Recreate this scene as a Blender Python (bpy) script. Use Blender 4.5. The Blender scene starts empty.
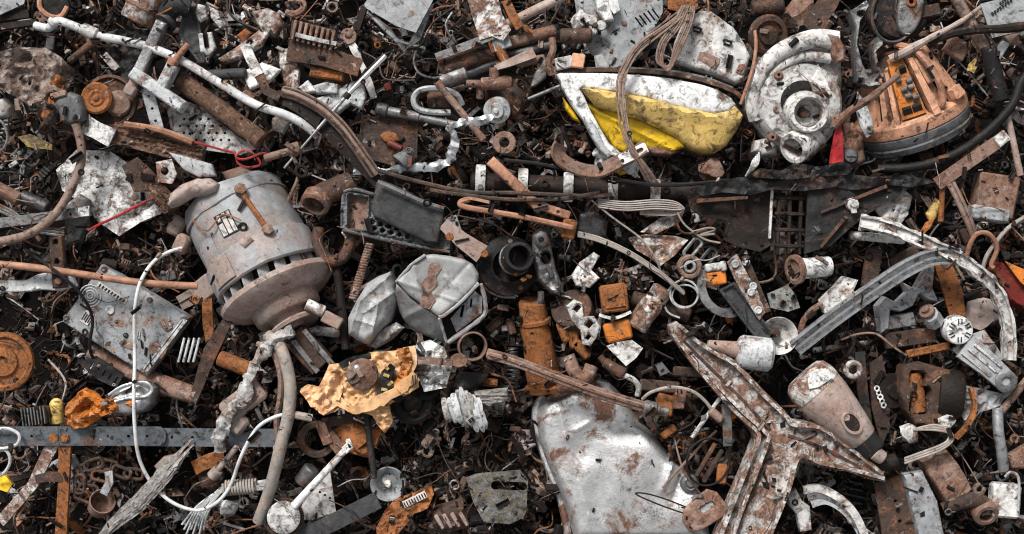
import bpy, bmesh, math, random
from mathutils import Vector, Matrix, noise
from mathutils.geometry import delaunay_2d_cdt
import numpy as np

# A scrap heap seen from straight above.  Lengths are written in "u", 1 u = 1.4 mm
# (x to the right, y down the heap, z up); everything becomes metres when built.
U = 0.0014
CX, CY, ZR, DIST = 512.0, 267.0, 60.0, 1422.0
scene = bpy.context.scene
COL = scene.collection
rnd = random.Random(7)

def V(p, z=0.0):
    return Vector((p[0], -p[1], p[2] if len(p) > 2 else z))

# ---------------------------------------------------------------- materials
def _inv(c):                      # coverage -> noise threshold
    c = min(max(c, 0.001), 0.999)
    t = math.sqrt(-2 * math.log(min(c, 1 - c)))
    q = t - (2.30753 + 0.27061 * t) / (1 + 0.99229 * t + 0.04481 * t * t)
    return 0.5 + 0.098 * (q if c < 0.5 else -q)

def mat(name, base, rust=0.3, ra=(0.038, 0.020, 0.014), rb=(0.30, 0.115, 0.04), speck=0.2, dirt=(0.012, 0.010, 0.009),
        metal=0.0, rough=0.55, bump=0.5, s1=26.0, s2=230.0, island=False, soft=0.05, tone=0.35, coat=0.0, pale=0.0, grime=0.30, spec=0.4, gcol=(0.024, 0.017, 0.014)):
    m = bpy.data.materials.new(name); m.use_nodes = True
    nt = m.node_tree; N = nt.nodes; L = nt.links; N.clear()
    out = N.new('ShaderNodeOutputMaterial'); bs = N.new('ShaderNodeBsdfPrincipled')
    L.new(bs.outputs[0], out.inputs[0])
    geo = N.new('ShaderNodeNewGeometry'); oi = N.new('ShaderNodeObjectInfo')
    off = N.new('ShaderNodeVectorMath'); off.operation = 'MULTIPLY_ADD'
    L.new(oi.outputs['Random'], off.inputs[0]); off.inputs[1].default_value = (7.3, 3.1, 5.7)
    L.new(geo.outputs['Position'], off.inputs[2])
    def nz(sc, det, ro, dist=0.0):
        n = N.new('ShaderNodeTexNoise'); n.inputs['Scale'].default_value = sc; n.inputs['Detail'].default_value = det
        n.inputs['Roughness'].default_value = ro; n.inputs['Distortion'].default_value = dist
        L.new(off.outputs[0], n.inputs['Vector']); return n.outputs['Fac']
    def mr(src, a, b, c=0.0, d=1.0):
        n = N.new('ShaderNodeMapRange'); L.new(src, n.inputs[0])
        for i, v in enumerate((a, b, c, d)): n.inputs[i + 1].default_value = v
        return n.outputs[0]
    def mixc(f, a, b, mode='MIX'):
        n = N.new('ShaderNodeMix'); n.data_type = 'RGBA'; n.blend_type = mode
        if isinstance(f, float): n.inputs[0].default_value = f
        else: L.new(f, n.inputs[0])
        for s, v in ((6, a), (7, b)):
            if isinstance(v, tuple): n.inputs[s].default_value = (*v, 1.0)
            else: L.new(v, n.inputs[s])
        return n.outputs[2]
    def ma(op, a, b):
        n = N.new('ShaderNodeMath'); n.operation = op
        for i, v in enumerate((a, b)):
            if isinstance(v, (int, float)): n.inputs[i].default_value = v
            else: L.new(v, n.inputs[i])
        return n.outputs[0]
    n1 = nz(s1, 10, 0.70, 0.5); n2 = nz(s2, 7, 0.70); n3 = nz(60, 7, 0.74); n6 = nz(24, 4, 0.6, 0.5)
    t1, t2 = _inv(rust), _inv(speck)
    m1 = mr(n1, t1 - soft, t1 + soft); m2 = mr(ma('ADD', ma('MULTIPLY', n2, 0.62), ma('MULTIPLY', n6, 0.45)), t2 + 0.035 - 0.02, t2 + 0.035 + 0.10)
    if island:
        rp = N.new('ShaderNodeValToRGB'); rp.color_ramp.interpolation = 'CONSTANT'
        L.new(geo.outputs['Random Per Island'], rp.inputs[0])
        el = rp.color_ramp.elements
        cols = base; w = sum(c[1] for c in cols); acc = 0.0
        for i, (c, k) in enumerate(cols):
            e = el[i] if i < 2 else el.new(acc / w)
            e.position = acc / w; e.color = (*c, 1); acc += k
        basec = rp.outputs[0]
    else:
        basec = base
    tn = mr(n3, 0.32, 0.68, 1.0 - tone, 1.0 + tone)
    tv = N.new('ShaderNodeMath'); tv.operation = 'MULTIPLY'; L.new(tn, tv.inputs[0]); L.new(mr(oi.outputs['Random'], 0, 1, 0.8, 1.2), tv.inputs[1])
    vm = N.new('ShaderNodeVectorMath'); vm.operation = 'SCALE'
    if isinstance(basec, tuple): vm.inputs[0].default_value = basec
    else: L.new(basec, vm.inputs[0])
    L.new(tv.outputs[0], vm.inputs['Scale'])
    rustc = mixc(mr(n2, 0.36, 0.62), ra, rb)
    c = mixc(m1, vm.outputs[0], rustc)
    if pale > 0:
        n4 = nz(90, 7, 0.7, 0.6); tp = _inv(pale)
        c = mixc(mr(n4, tp - 0.03, tp + 0.06, 0.0, 0.85), c, (0.42, 0.38, 0.35))
    if grime > 0:
        n5 = nz(75, 9, 0.74, 0.8); tg = _inv(grime)
        c = mixc(mr(n5, tg - 0.03, tg + 0.07, 0.0, 0.8), c, gcol)
    c = mixc(ma('MULTIPLY', m2, 0.9), c, dirt)
    L.new(c, bs.inputs['Base Color'])
    keep = ma('SUBTRACT', 1.0, ma('MAXIMUM', m1, m2))
    L.new(ma('MULTIPLY', keep, metal), bs.inputs['Metallic'])
    L.new(mr(keep, 0, 1, max(rough, 0.72), rough), bs.inputs['Roughness'])
    if coat: bs.inputs['Coat Weight'].default_value = coat; bs.inputs['Coat Roughness'].default_value = 0.25
    bs.inputs['Specular IOR Level'].default_value = spec
    h = ma('ADD', ma('MULTIPLY', n2, 0.6), ma('ADD', ma('MULTIPLY', m1, 0.25), ma('MULTIPLY', n3, 0.8)))
    bp = N.new('ShaderNodeBump'); bp.inputs['Strength'].default_value = bump; bp.inputs['Distance'].default_value = 0.0022
    L.new(h, bp.inputs['Height']); L.new(bp.outputs[0], bs.inputs['Normal'])
    return m

MT = {}
def defmat(name, *a, **k): MT[name] = mat(name, *a, **k)
defmat('rust', (0.058, 0.035, 0.026), rust=0.4, rb=(0.22, 0.095, 0.05), speck=0.33, metal=0.1, rough=0.7, bump=0.8, pale=0.08)
defmat('dark_rust', spec=0.25, base=(0.018, 0.0135, 0.0115), rust=0.25, ra=(0.016, 0.011, 0.009), rb=(0.10, 0.05, 0.033), speck=0.3, metal=0.2, rough=0.6, bump=0.8, pale=0.05)
defmat('orange_rust', (0.30, 0.105, 0.03), pale=0.05, rust=0.55, ra=(0.055, 0.024, 0.014), rb=(0.40, 0.14, 0.034), speck=0.2, rough=0.75, bump=0.8)
defmat('dusty_rust', (0.235, 0.15, 0.115), rust=0.45, ra=(0.08, 0.04, 0.027), rb=(0.28, 0.14, 0.09), speck=0.22, rough=0.72, bump=0.7, pale=0.12)
defmat('copper', (0.40, 0.20, 0.125), grime=0.15, rust=0.35, ra=(0.16, 0.075, 0.045), rb=(0.36, 0.17, 0.10), speck=0.15, rough=0.55, bump=0.4)
defmat('steel', (0.21, 0.21, 0.21), rust=0.25, speck=0.28, metal=0.65, rough=0.45, bump=0.5, rb=(0.20, 0.09, 0.045))
defmat('dark_steel', (0.075, 0.077, 0.08), rust=0.22, speck=0.25, metal=0.6, rough=0.42, bump=0.5, rb=(0.16, 0.07, 0.04))
defmat('grey_paint', (0.27, 0.28, 0.29), rust=0.2, speck=0.17, rough=0.5, bump=0.35, rb=(0.30, 0.16, 0.10))
defmat('motor_grey', (0.30, 0.31, 0.32), grime=0.14, rust=0.2, ra=(0.17, 0.11, 0.085), rb=(0.40, 0.26, 0.20), speck=0.12, rough=0.5, bump=0.35, s1=14, soft=0.12)
defmat('dusty_pink', (0.34, 0.275, 0.245), grime=0.2, rust=0.4, ra=(0.2, 0.12, 0.09), rb=(0.38, 0.25, 0.2), speck=0.14, rough=0.6, bump=0.4, s1=20, soft=0.09)
defmat('pale_grey', (0.46, 0.47, 0.475), rust=0.16, speck=0.18, rough=0.5, bump=0.4, rb=(0.30, 0.17, 0.11))
defmat('white_paint', (0.74, 0.74, 0.73), grime=0.36, rust=0.17, speck=0.22, rough=0.45, bump=0.4, rb=(0.28, 0.15, 0.09))
defmat('white_rust', (0.58, 0.555, 0.53), grime=0.4, rust=0.56, ra=(0.09, 0.045, 0.03), rb=(0.34, 0.19, 0.13), speck=0.2, rough=0.6, bump=0.7, s1=58)
defmat('flaky_white', (0.64, 0.63, 0.62), rust=0.34, ra=(0.07, 0.05, 0.04), rb=(0.22, 0.16, 0.13), speck=0.3, rough=0.65, bump=0.9, s1=48)
defmat('casting', (0.60, 0.585, 0.565), grime=0.36, rust=0.3, ra=(0.10, 0.06, 0.045), rb=(0.34, 0.24, 0.19), speck=0.16, rough=0.55, bump=0.55, s1=30)
defmat('silver', (0.78, 0.78, 0.78), grime=0.15, s2=430, tone=0.2, rust=0.27, ra=(0.05, 0.026, 0.019), rb=(0.24, 0.12, 0.075), speck=0.24, metal=0.65, rough=0.42, bump=0.5, s1=17, soft=0.05)
defmat('galvanised', (0.45, 0.46, 0.47), rust=0.12, speck=0.16, metal=0.7, rough=0.38, bump=0.3, rb=(0.28, 0.15, 0.09))
defmat('chrome', (0.8, 0.8, 0.8), rust=0.06, speck=0.08, metal=0.9, rough=0.25, bump=0.2)
defmat('black_metal', spec=0.2, base=(0.022, 0.022, 0.023), rust=0.22, ra=(0.03, 0.02, 0.016), rb=(0.13, 0.07, 0.05), speck=0.15, metal=0.2, rough=0.5, bump=0.7, pale=0.05)
defmat('black_plastic', spec=0.2, base=(0.018, 0.018, 0.019), rust=0.12, ra=(0.05, 0.045, 0.04), rb=(0.13, 0.11, 0.10), speck=0.1, rough=0.42, bump=0.4)
defmat('charcoal', spec=0.2, base=(0.05, 0.052, 0.055), rust=0.15, ra=(0.05, 0.045, 0.04), rb=(0.14, 0.12, 0.11), speck=0.15, rough=0.6, bump=0.6)
defmat('rubber', spec=0.2, base=(0.014, 0.0135, 0.013), rust=0.15, ra=(0.03, 0.022, 0.018), rb=(0.11, 0.08, 0.065), speck=0.1, rough=0.55, bump=0.5)
defmat('yellow_paint', (0.80, 0.50, 0.02), grime=0.24, rust=0.2, ra=(0.10, 0.06, 0.03), rb=(0.35, 0.22, 0.08), speck=0.09, rough=0.38, bump=0.3)
defmat('faded_yellow', (0.66, 0.45, 0.14), grime=0.34, rust=0.17, ra=(0.12, 0.07, 0.04), rb=(0.36, 0.24, 0.13), speck=0.12, rough=0.5, bump=0.3)
defmat('orange_plastic', (0.56, 0.17, 0.025), rust=0.36, ra=(0.20, 0.07, 0.02), rb=(0.5, 0.2, 0.06), speck=0.12, rough=0.42, bump=0.3)
defmat('salmon_paint', (0.60, 0.31, 0.19), rust=0.28, ra=(0.30, 0.14, 0.08), rb=(0.52, 0.29, 0.19), speck=0.11, rough=0.55, bump=0.35)
defmat('red_plastic', (0.36, 0.022, 0.025), rust=0.12, ra=(0.14, 0.02, 0.02), rb=(0.2, 0.06, 0.05), speck=0.1, rough=0.45, bump=0.3)
defmat('old_wood', (0.36, 0.34, 0.32), rust=0.4, ra=(0.10, 0.085, 0.075), rb=(0.34, 0.30, 0.27), speck=0.24, rough=0.8, bump=0.9, s1=60)
defmat('brown_wood', (0.115, 0.062, 0.038), rust=0.45, ra=(0.05, 0.027, 0.018), rb=(0.25, 0.14, 0.09), speck=0.25, rough=0.8, bump=0.9, s1=55, pale=0.1)
defmat('yellow_wrapper', (0.74, 0.44, 0.22), grime=0.12, rust=0.3, ra=(0.45, 0.20, 0.06), rb=(0.72, 0.40, 0.18), speck=0.06, rough=0.4, bump=0.3)
defmat('grey_cloth', (0.40, 0.39, 0.38), rust=0.35, ra=(0.16, 0.12, 0.10), rb=(0.36, 0.28, 0.23), speck=0.16, rough=0.85, bump=0.8, s1=40)
defmat('cream_cable', (0.32, 0.285, 0.255), grime=0.15, rust=0.25, ra=(0.25, 0.19, 0.15), rb=(0.45, 0.36, 0.30), speck=0.1, rough=0.5, bump=0.25)
defmat('white_cable', (0.64, 0.64, 0.64), grime=0.06, rust=0.12, ra=(0.40, 0.37, 0.35), rb=(0.55, 0.5, 0.47), speck=0.06, rough=0.42, bump=0.15)
defmat('brown_cable', (0.25, 0.175, 0.14), rust=0.4, ra=(0.13, 0.08, 0.06), rb=(0.35, 0.23, 0.18), speck=0.18, rough=0.6, bump=0.4)
defmat('dark_cable', spec=0.2, base=(0.06, 0.047, 0.04), rust=0.35, ra=(0.03, 0.022, 0.018), rb=(0.16, 0.10, 0.075), speck=0.15, rough=0.5, bump=0.4)
defmat('plug_grey', (0.12, 0.125, 0.13), rust=0.2, ra=(0.09, 0.075, 0.065), rb=(0.22, 0.18, 0.15), speck=0.12, rough=0.5, bump=0.4)
defmat('circuit_board', (0.26, 0.28, 0.27), rust=0.3, ra=(0.07, 0.055, 0.045), rb=(0.26, 0.2, 0.16), speck=0.3, rough=0.5, bump=0.8, s1=60)
defmat('ink', spec=0.2, base=(0.016, 0.016, 0.016), grime=0.05, rust=0.05, speck=0.05, rough=0.5, bump=0.1)
defmat('paper', (0.62, 0.58, 0.55), rust=0.2, ra=(0.35, 0.28, 0.24), rb=(0.5, 0.42, 0.38), speck=0.05, rough=0.8, bump=0.2)
defmat('blue_steel', (0.15, 0.168, 0.185), rust=0.16, speck=0.2, metal=0.5, rough=0.45, bump=0.4, rb=(0.2, 0.1, 0.06))
defmat('dark_red', (0.13, 0.012, 0.008), rust=0.2, speck=0.2, rough=0.5, bump=0.4)
defmat('crinkled_brown', (0.34, 0.27, 0.23), rust=0.42, ra=(0.07, 0.045, 0.034), rb=(0.24, 0.15, 0.115), speck=0.3, rough=0.65, bump=1.0, s1=45, pale=0.14)
defmat('dirty_yellow', (0.42, 0.29, 0.08), rust=0.45, ra=(0.03, 0.025, 0.02), rb=(0.22, 0.15, 0.07), speck=0.4, rough=0.6, bump=0.5, s1=70)
defmat('dull_white', (0.56, 0.56, 0.56), grime=0.22, rust=0.14, ra=(0.2, 0.15, 0.12), rb=(0.4, 0.32, 0.28), speck=0.12, rough=0.45, bump=0.25)
defmat('peach_wrapper', (0.70, 0.40, 0.22), rust=0.3, ra=(0.5, 0.22, 0.08), rb=(0.74, 0.50, 0.32), speck=0.08, grime=0.1, rough=0.4, bump=0.3)
defmat('can_grey', (0.37, 0.375, 0.375), grime=0.17, gcol=(0.12, 0.10, 0.09), rust=0.15, ra=(0.12, 0.085, 0.07), rb=(0.34, 0.22, 0.16), speck=0.2, rough=0.5, bump=0.4, tone=0.2, metal=0.1)
defmat('carpet', (0.16, 0.16, 0.165), rust=0.4, ra=(0.03, 0.028, 0.025), rb=(0.30, 0.24, 0.13), speck=0.35, rough=0.9, bump=1.0, s1=160, s2=420)

# ---------------------------------------------------------------- mesh builder
def spline(pts, n=8, closed=False):
    P = [Vector(p) for p in pts]; k = len(P); out = []
    if k < 3: return P
    for i in range(k if closed else k - 1):
        if closed: a, b, c, d = P[i - 1], P[i], P[(i + 1) % k], P[(i + 2) % k]
        else: a, b, c, d = P[max(i - 1, 0)], P[i], P[i + 1], P[min(i + 2, k - 1)]
        for j in range(n):
            t = j / n
            out.append(0.5 * ((2 * b) + (c - a) * t + (2 * a - 5 * b + 4 * c - d) * t * t + (3 * b - a - 3 * c + d) * t ** 3))
    if not closed: out.append(P[-1])
    return out

def pt3(pts, z):
    return [(p[0], p[1], p[2] if len(p) > 2 else z) for p in pts]

def circ(cx, cy, r, n=18, ry=None, rot=0):
    ry = ry or r; c, s = math.cos(math.radians(rot)), math.sin(math.radians(rot)); o = []
    for i in range(n):
        a = 2 * math.pi * i / n; x, y = r * math.cos(a), ry * math.sin(a)
        o.append((cx + x * c - y * s, cy + x * s + y * c))
    return o

def rect(cx, cy, L, W, ang=0, r=0):
    a = math.radians(ang); c, s = math.cos(a), math.sin(a); o = []
    if r <= 0: q = [(-L / 2, -W / 2), (L / 2, -W / 2), (L / 2, W / 2), (-L / 2, W / 2)]
    else:
        q = []
        for sx, sy, a0 in ((1, -1, -90), (1, 1, 0), (-1, 1, 90), (-1, -1, 180)):
            for k in range(5):
                t = math.radians(a0 + k * 22.5)
                q.append((sx * (L / 2 - r) + r * math.cos(t), sy * (W / 2 - r) + r * math.sin(t)))
    return [(cx + x * c - y * s, cy + x * s + y * c) for x, y in q]

def sect(r, n=8): return [(r * math.cos(2 * math.pi * i / n), r * math.sin(2 * math.pi * i / n)) for i in range(n)]
def rsect(w, h): return [(-w / 2, -h / 2), (w / 2, -h / 2), (w / 2, h / 2), (-w / 2, h / 2)]

def grain(ang, amp, freq=.5):
    c, s_ = math.cos(math.radians(ang)), math.sin(math.radians(ang))
    return lambda x, y, d: amp * (noise.noise(Vector(((x * c + y * s_) * freq * .08, (-x * s_ + y * c) * freq, 1.3))) + .6 * noise.noise(Vector(((x * c + y * s_) * freq * .2, (-x * s_ + y * c) * freq * 2.6, 7.3))))

class MB:
    def __init__(s): s.v = []; s.f = []
    def add(s, vs, fs):
        o = len(s.v); s.v.extend(vs); s.f.extend([tuple(i + o for i in f) for f in fs]); return s
    # path swept with a closed section; pts in (x, y, z) u
    def sweep(s, pts, section, closed=False, taper=None, frame='z', jit=0.0, rag=0.0):
        P = [V(p) for p in pts]; n = len(P); m = len(section); vs = []; fs = []; pb = None
        for i in range(n):
            t = (P[(i + 1) % n] - P[i - 1]) if closed else (P[min(i + 1, n - 1)] - P[max(i - 1, 0)])
            if t.length < 1e-6: t = Vector((1, 0, 0))
            t.normalize()
            if frame == 'z':
                b = t.cross(Vector((0, 0, 1)))
                if b.length < 0.12: b = pb.copy() if pb else Vector((1, 0, 0))
            else:
                b = pb - t * pb.dot(t) if pb else t.orthogonal()
            b.normalize(); pb = b; nn = b.cross(t); k = 1.0
            if taper: k = taper(i / max(n - 1, 1))
            if jit: k *= 1 + jit * noise.noise(P[i] * 0.09)
            for u, w in section:
                q = P[i] + b * (u * k) + nn * (w * k)
                if rag: q = q + (noise.noise_vector(q * .16) + noise.noise_vector(q * .4) * .5) * rag
                vs.append(q)
        for i in range(n if closed else n - 1):
            a, c = i * m, ((i + 1) % n) * m
            for j in range(m):
                j2 = (j + 1) % m
                fs.append((a + j, c + j, c + j2, a + j2))
        if not closed:
            fs.append(tuple(range(m))); fs.append(tuple(reversed(range((n - 1) * m, n * m))))
        return s.add(vs, fs)
    def wire(s, pts, r, z=0, n=8, seg=7, closed=False, **k):
        return s.sweep(spline(pt3(pts, z), n, closed), sect(r, seg), closed, **k)
    def band(s, pts, w, h, z=0, n=6, **k):
        return s.sweep(spline(pt3(pts, z), n), rsect(w, h), **k)
    def rod(s, p0, p1, r, r1=None, seg=10, wall=0.0, jit=0.0):
        r1 = r if r1 is None else r1; a = Vector(p0); b = Vector(p1); L = (b - a).length
        if wall > 0: prof = [(r - wall, 0), (r, 0), (r1, L), (r1 - wall, L)]; return s.lathe(p0, b - a, prof, seg, loop=True)
        e = min(r, r1) * 0.2
        k = max(2, int(L / 12)) if jit else 2
        prof = [(0, 0), (r - e, 0), (r, e)]
        for i in range(1, k): prof.append((r + (r1 - r) * i / k, L * i / k))
        prof += [(r1, L - e), (r1 - e, L), (0, L)]
        o = len(s.v); s.lathe(p0, b - a, prof, seg)
        if jit:
            for i in range(o, len(s.v)):
                s.v[i] = s.v[i] + noise.noise_vector(s.v[i] * 0.07) * jit
        return s
    def lathe(s, c, axis, prof, seg=24, loop=False, arc=360.0):
        c = V(c); ax = V(axis).normalized(); x = ax.orthogonal().normalized()
        if abs(ax.z) < 0.99: x = ax.cross(Vector((0, 0, 1))).normalized()
        y = ax.cross(x); vs = []; fs = []; m = len(prof)
        full = arc >= 360; na = seg if full else seg + 1
        for i in range(na):
            a = math.radians(arc) * i / seg; d = x * math.cos(a) + y * math.sin(a)
            for r, h in prof: vs.append(c + d * r + ax * h)
        for i in range(seg):
            i2 = (i + 1) % na
            for j in range(m if loop else m - 1):
                j2 = (j + 1) % m
                fs.append((i * m + j, i2 * m + j, i2 * m + j2, i * m + j2))
        return s.add(vs, fs)
    def ball(s, c, r, seg=12, sz=1.0):
        return s.lathe((c[0], c[1], c[2] - r * sz), (0, 0, 1), [(r * math.sin(math.pi * i / 8), r * sz * (1 - math.cos(math.pi * i / 8))) for i in range(9)], seg)
    def ring(s, c, R, r, axis=(0, 0, 1), sec=8, seg=28):
        return s.lathe(c, axis, [(R + r * math.cos(2 * math.pi * i / sec), r * math.sin(2 * math.pi * i / sec)) for i in range(sec)], seg, loop=True)
    def washer(s, c, R, ri, h, axis=(0, 0, 1), seg=24):
        e = min(1.0, h * 0.25)
        return s.lathe(c, axis, [(ri, 0), (R - e, 0), (R, e), (R, h - e), (R - e, h), (ri + e, h), (ri, h - e)], seg, loop=True)
    def box(s, cx, cy, z, L, W, H, ang=0, bev=1.0, rx=0, ry=0, nz_=0.0):
        bm = bmesh.new(); bmesh.ops.create_cube(bm, size=1.0)
        for v in bm.verts: v.co = Vector((v.co.x * L, v.co.y * W, v.co.z * H))
        b = min(bev, 0.3 * min(L, W, H))
        if b > 0.05: bmesh.ops.bevel(bm, geom=bm.edges[:], offset=b, segments=1, affect='EDGES')
        M = Matrix.Rotation(math.radians(-ang), 3, 'Z') @ Matrix.Rotation(math.radians(rx), 3, 'X') @ Matrix.Rotation(math.radians(ry), 3, 'Y')
        c = Vector((cx, -cy, z + H / 2)); bm.verts.index_update()
        vs = [c + M @ v.co for v in bm.verts]
        if nz_: vs = [v + noise.noise_vector(v * 0.11) * nz_ for v in vs]
        fs = [tuple(v.index for v in f.verts) for f in bm.faces]; bm.free()
        return s.add(vs, fs)
    def hull(s, cx, cy, z, sx, sy, sz, ang=0, n=14, seed=0, rough=0.0):
        r = random.Random(seed); bm = bmesh.new()
        for i in range(n):
            p = Vector((r.uniform(-1, 1), r.uniform(-1, 1), r.uniform(-1, 1)))
            p = p.normalized() * r.uniform(0.8, 1.0)
            bm.verts.new((p.x * sx / 2, p.y * sy / 2, p.z * sz / 2))
        bmesh.ops.convex_hull(bm, input=bm.verts[:])
        if rough:
            bmesh.ops.triangulate(bm, faces=bm.faces[:])
            bmesh.ops.subdivide_edges(bm, edges=bm.edges[:], cuts=2, use_grid_fill=True)
        bm.verts.ensure_lookup_table(); bm.verts.index_update()
        used = {v for f in bm.faces for v in f.verts}
        M = Matrix.Rotation(math.radians(-ang), 3, 'Z'); c = Vector((cx, -cy, z + sz / 2)); idx = {}; vs = []
        for v in bm.verts:
            if v in used:
                idx[v] = len(vs); w = c + M @ v.co
                if rough: w = w + noise.noise_vector(w * 0.13) * rough
                vs.append(w)
        fs = [tuple(idx[v] for v in f.verts) for f in bm.faces]; bm.free()
        return s.add(vs, fs)
    # a plate or moulded shell of any outline: thickness th, edge fillet, dome, dents, holes, tilt
    def plate(s, outline, z, th=3.0, fillet=0.0, fh=None, dome=0.0, dw=None, nz_=0.0, ns=0.05, holes=(), tilt=(0, 0), res=None, hf=None, oct_=3, flat_bottom=False, cr=None, rim=0.0, rw=4.0):
        ol = [(p[0], -p[1]) for p in outline]
        hs = [[(p[0], -p[1]) for p in h] for h in holes]
        xs = [p[0] for p in ol]; ys = [p[1] for p in ol]; cx = sum(xs) / len(xs); cy = sum(ys) / len(ys)
        span = max(max(xs) - min(xs), max(ys) - min(ys))
        need = cr or dome or nz_ or hf or rim or fillet
        if res is None: res = max(1.6, span / 34) if need else 1e9
        def resamp(q):
            o = []
            for i in range(len(q)):
                a, b = q[i], q[(i + 1) % len(q)]; k = max(1, int(math.hypot(b[0] - a[0], b[1] - a[1]) / res))
                for j in range(k): o.append((a[0] + (b[0] - a[0]) * j / k, a[1] + (b[1] - a[1]) * j / k))
            return o
        loops = [resamp(ol)] + [resamp(h) for h in hs]
        segs = []
        for q in loops:
            for i in range(len(q)): segs.append((*q[i], *q[(i + 1) % len(q)]))
        E = np.array(segs)
        def sdf(P):
            P = np.asarray(P, float).reshape(-1, 2)
            ax, ay, bx, by = E.T; dx, dy = bx - ax, by - ay
            px = P[:, 0:1]; py = P[:, 1:2]
            t = np.clip(((px - ax) * dx + (py - ay) * dy) / np.maximum(dx * dx + dy * dy, 1e-9), 0, 1)
            d = np.sqrt(((px - ax - t * dx) ** 2 + (py - ay - t * dy) ** 2).min(1))
            cond = (ay > py) != (by > py)
            with np.errstate(divide='ignore', invalid='ignore'):
                xi = ax + (py - ay) * dx / np.where(dy == 0, 1e-12, dy)
            ins = ((cond & (px < xi)).sum(1) % 2) == 1
            return np.where(ins, d, -d)
        pts = []; edges = []
        for q in loops:
            o = len(pts); pts.extend(q)
            edges += [(o + i, o + (i + 1) % len(q)) for i in range(len(q))]
        if res < 1e8:
            r = random.Random(int(abs(cx * 13 + cy * 7)) % 99991)
            g = [(x + r.uniform(-.2, .2) * res, y + r.uniform(-.2, .2) * res)
                 for x in np.arange(min(xs), max(xs), res) for y in np.arange(min(ys), max(ys), res)]
            if g:
                d = sdf(g); pts += [p for p, k in zip(g, d) if k > res * 0.45]
            if fillet:                       # extra loops near the edge so the fillet is round
                q = loops[0]; ar = sum(q[i][0] * q[(i + 1) % len(q)][1] - q[(i + 1) % len(q)][0] * q[i][1] for i in range(len(q)))
                sg = 1 if ar > 0 else -1; add = []
                for fr in (0.12, 0.4):
                    for i in range(len(q)):
                        tx, ty = q[(i + 1) % len(q)][0] - q[i - 1][0], q[(i + 1) % len(q)][1] - q[i - 1][1]
                        l = math.hypot(tx, ty) or 1
                        add.append((q[i][0] - sg * ty / l * fillet * fr, q[i][1] + sg * tx / l * fillet * fr))
                d = sdf(add); pts += [p for p, k in zip(add, d) if k > 0.2 and k < fillet * 0.6]
        rv, _, rf, _, _, _ = delaunay_2d_cdt([Vector(p) for p in pts], edges, [], 0, 1e-4)
        tri = []
        cen = [((rv[f[0]].x + rv[f[1]].x + rv[f[2]].x) / 3, (rv[f[0]].y + rv[f[1]].y + rv[f[2]].y) / 3) for f in rf]
        if not cen: return s
        dc = sdf(cen)
        for f, k in zip(rf, dc):
            if k > 0: tri.append(list(f))
        D = np.maximum(sdf([(p.x, p.y) for p in rv]), 0); dmax = dw or max(D.max(), 1e-6)
        fh = th * 0.8 if fh is None else fh
        top = []
        for p, d in zip(rv, D):
            h = z + tilt[0] * (p.x - cx) - tilt[1] * (p.y - cy)
            if dome: h += dome * math.sqrt(max(0.0, 1 - (1 - min(d / dmax, 1)) ** 2))
            if fillet and d < fillet: h -= fh * (1 - math.sqrt(max(0.0, 1 - (1 - d / fillet) ** 2)))
            if rim and d < rw: h += rim * min(1.0, 2.2 * (1 - d / rw))
            if nz_: h += nz_ * noise.fractal(Vector((p.x * ns, p.y * ns, z * 0.37)), 0.9, 2.1, oct_)
            if cr:
                for o_ in (1, 2.1, 4.3): h += cr[0] / o_ * (1 - 3.2 * abs(noise.noise(Vector((p.x * cr[1] * o_, p.y * cr[1] * o_, cx * .1 + o_)))))
            if hf: h += hf(p.x, -p.y, d)
            top.append(h)
        n = len(rv); vs = [Vector((p.x, p.y, h)) for p, h in zip(rv, top)]
        bz = z - th
        vs += [Vector((p.x, p.y, (bz if flat_bottom else min(h - th * 0.5, h) - th * 0.5))) for p, h in zip(rv, top)]
        fs = []; cnt = {}
        for f in tri:
            a, b, c = (rv[i] for i in f)
            if (b.x - a.x) * (c.y - a.y) - (b.y - a.y) * (c.x - a.x) < 0: f.reverse()
            fs.append(tuple(f)); fs.append(tuple(n + i for i in reversed(f)))
            for i in range(3): cnt[(f[i], f[(i + 1) % 3])] = 1
        for (a, b) in list(cnt):
            if (b, a) not in cnt: fs.append((a, a + n, b + n, b))
        return s.add(vs, fs)
    def bar(s, p0, p1, w, h, z=None, holes=(), **k):     # flat bar between two points, long axis p0 -> p1
        L = math.hypot(p1[0] - p0[0], p1[1] - p0[1]); ang = math.degrees(math.atan2(p1[1] - p0[1], p1[0] - p0[0]))
        ol = rect((p0[0] + p1[0]) / 2, (p0[1] + p1[1]) / 2, L, w, ang, k.pop('r', 0))
        hh = [circ(p0[0] + (p1[0] - p0[0]) * t, p0[1] + (p1[1] - p0[1]) * t, r, 10) for t, r in holes]
        return s.plate(ol, z, h, holes=hh, **k)
    def coil(s, p0, p1, R, r, turns, seg=12, sec=6):
        a, b = Vector(p0), Vector(p1); ax = (b - a); axn = V(ax).normalized()
        x = axn.orthogonal().normalized(); y = axn.cross(x); pts = []
        k = int(turns * seg)
        for i in range(k + 1):
            t = i / k; an = 2 * math.pi * i / seg; w = V(a + ax * t) + (x * math.cos(an) + y * math.sin(an)) * R
            pts.append((w.x, -w.y, w.z))
        return s.sweep(pts, sect(r, sec), frame='pt')
    def hexhead(s, c, r, h, axis=(0, 0, 1)):
        return s.lathe(c, axis, [(0, 0), (r, 0), (r, h * 0.8), (r * 0.85, h), (0, h)], 6)
    def merge(s, o): return s.add(o.v, o.f)

def pz(a): return a[3] if len(a) > 3 else max(a[2], 96.0)      # mean height of what the eye sees of a thing
def kz(z): return (ZR + DIST - z) / DIST

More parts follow.
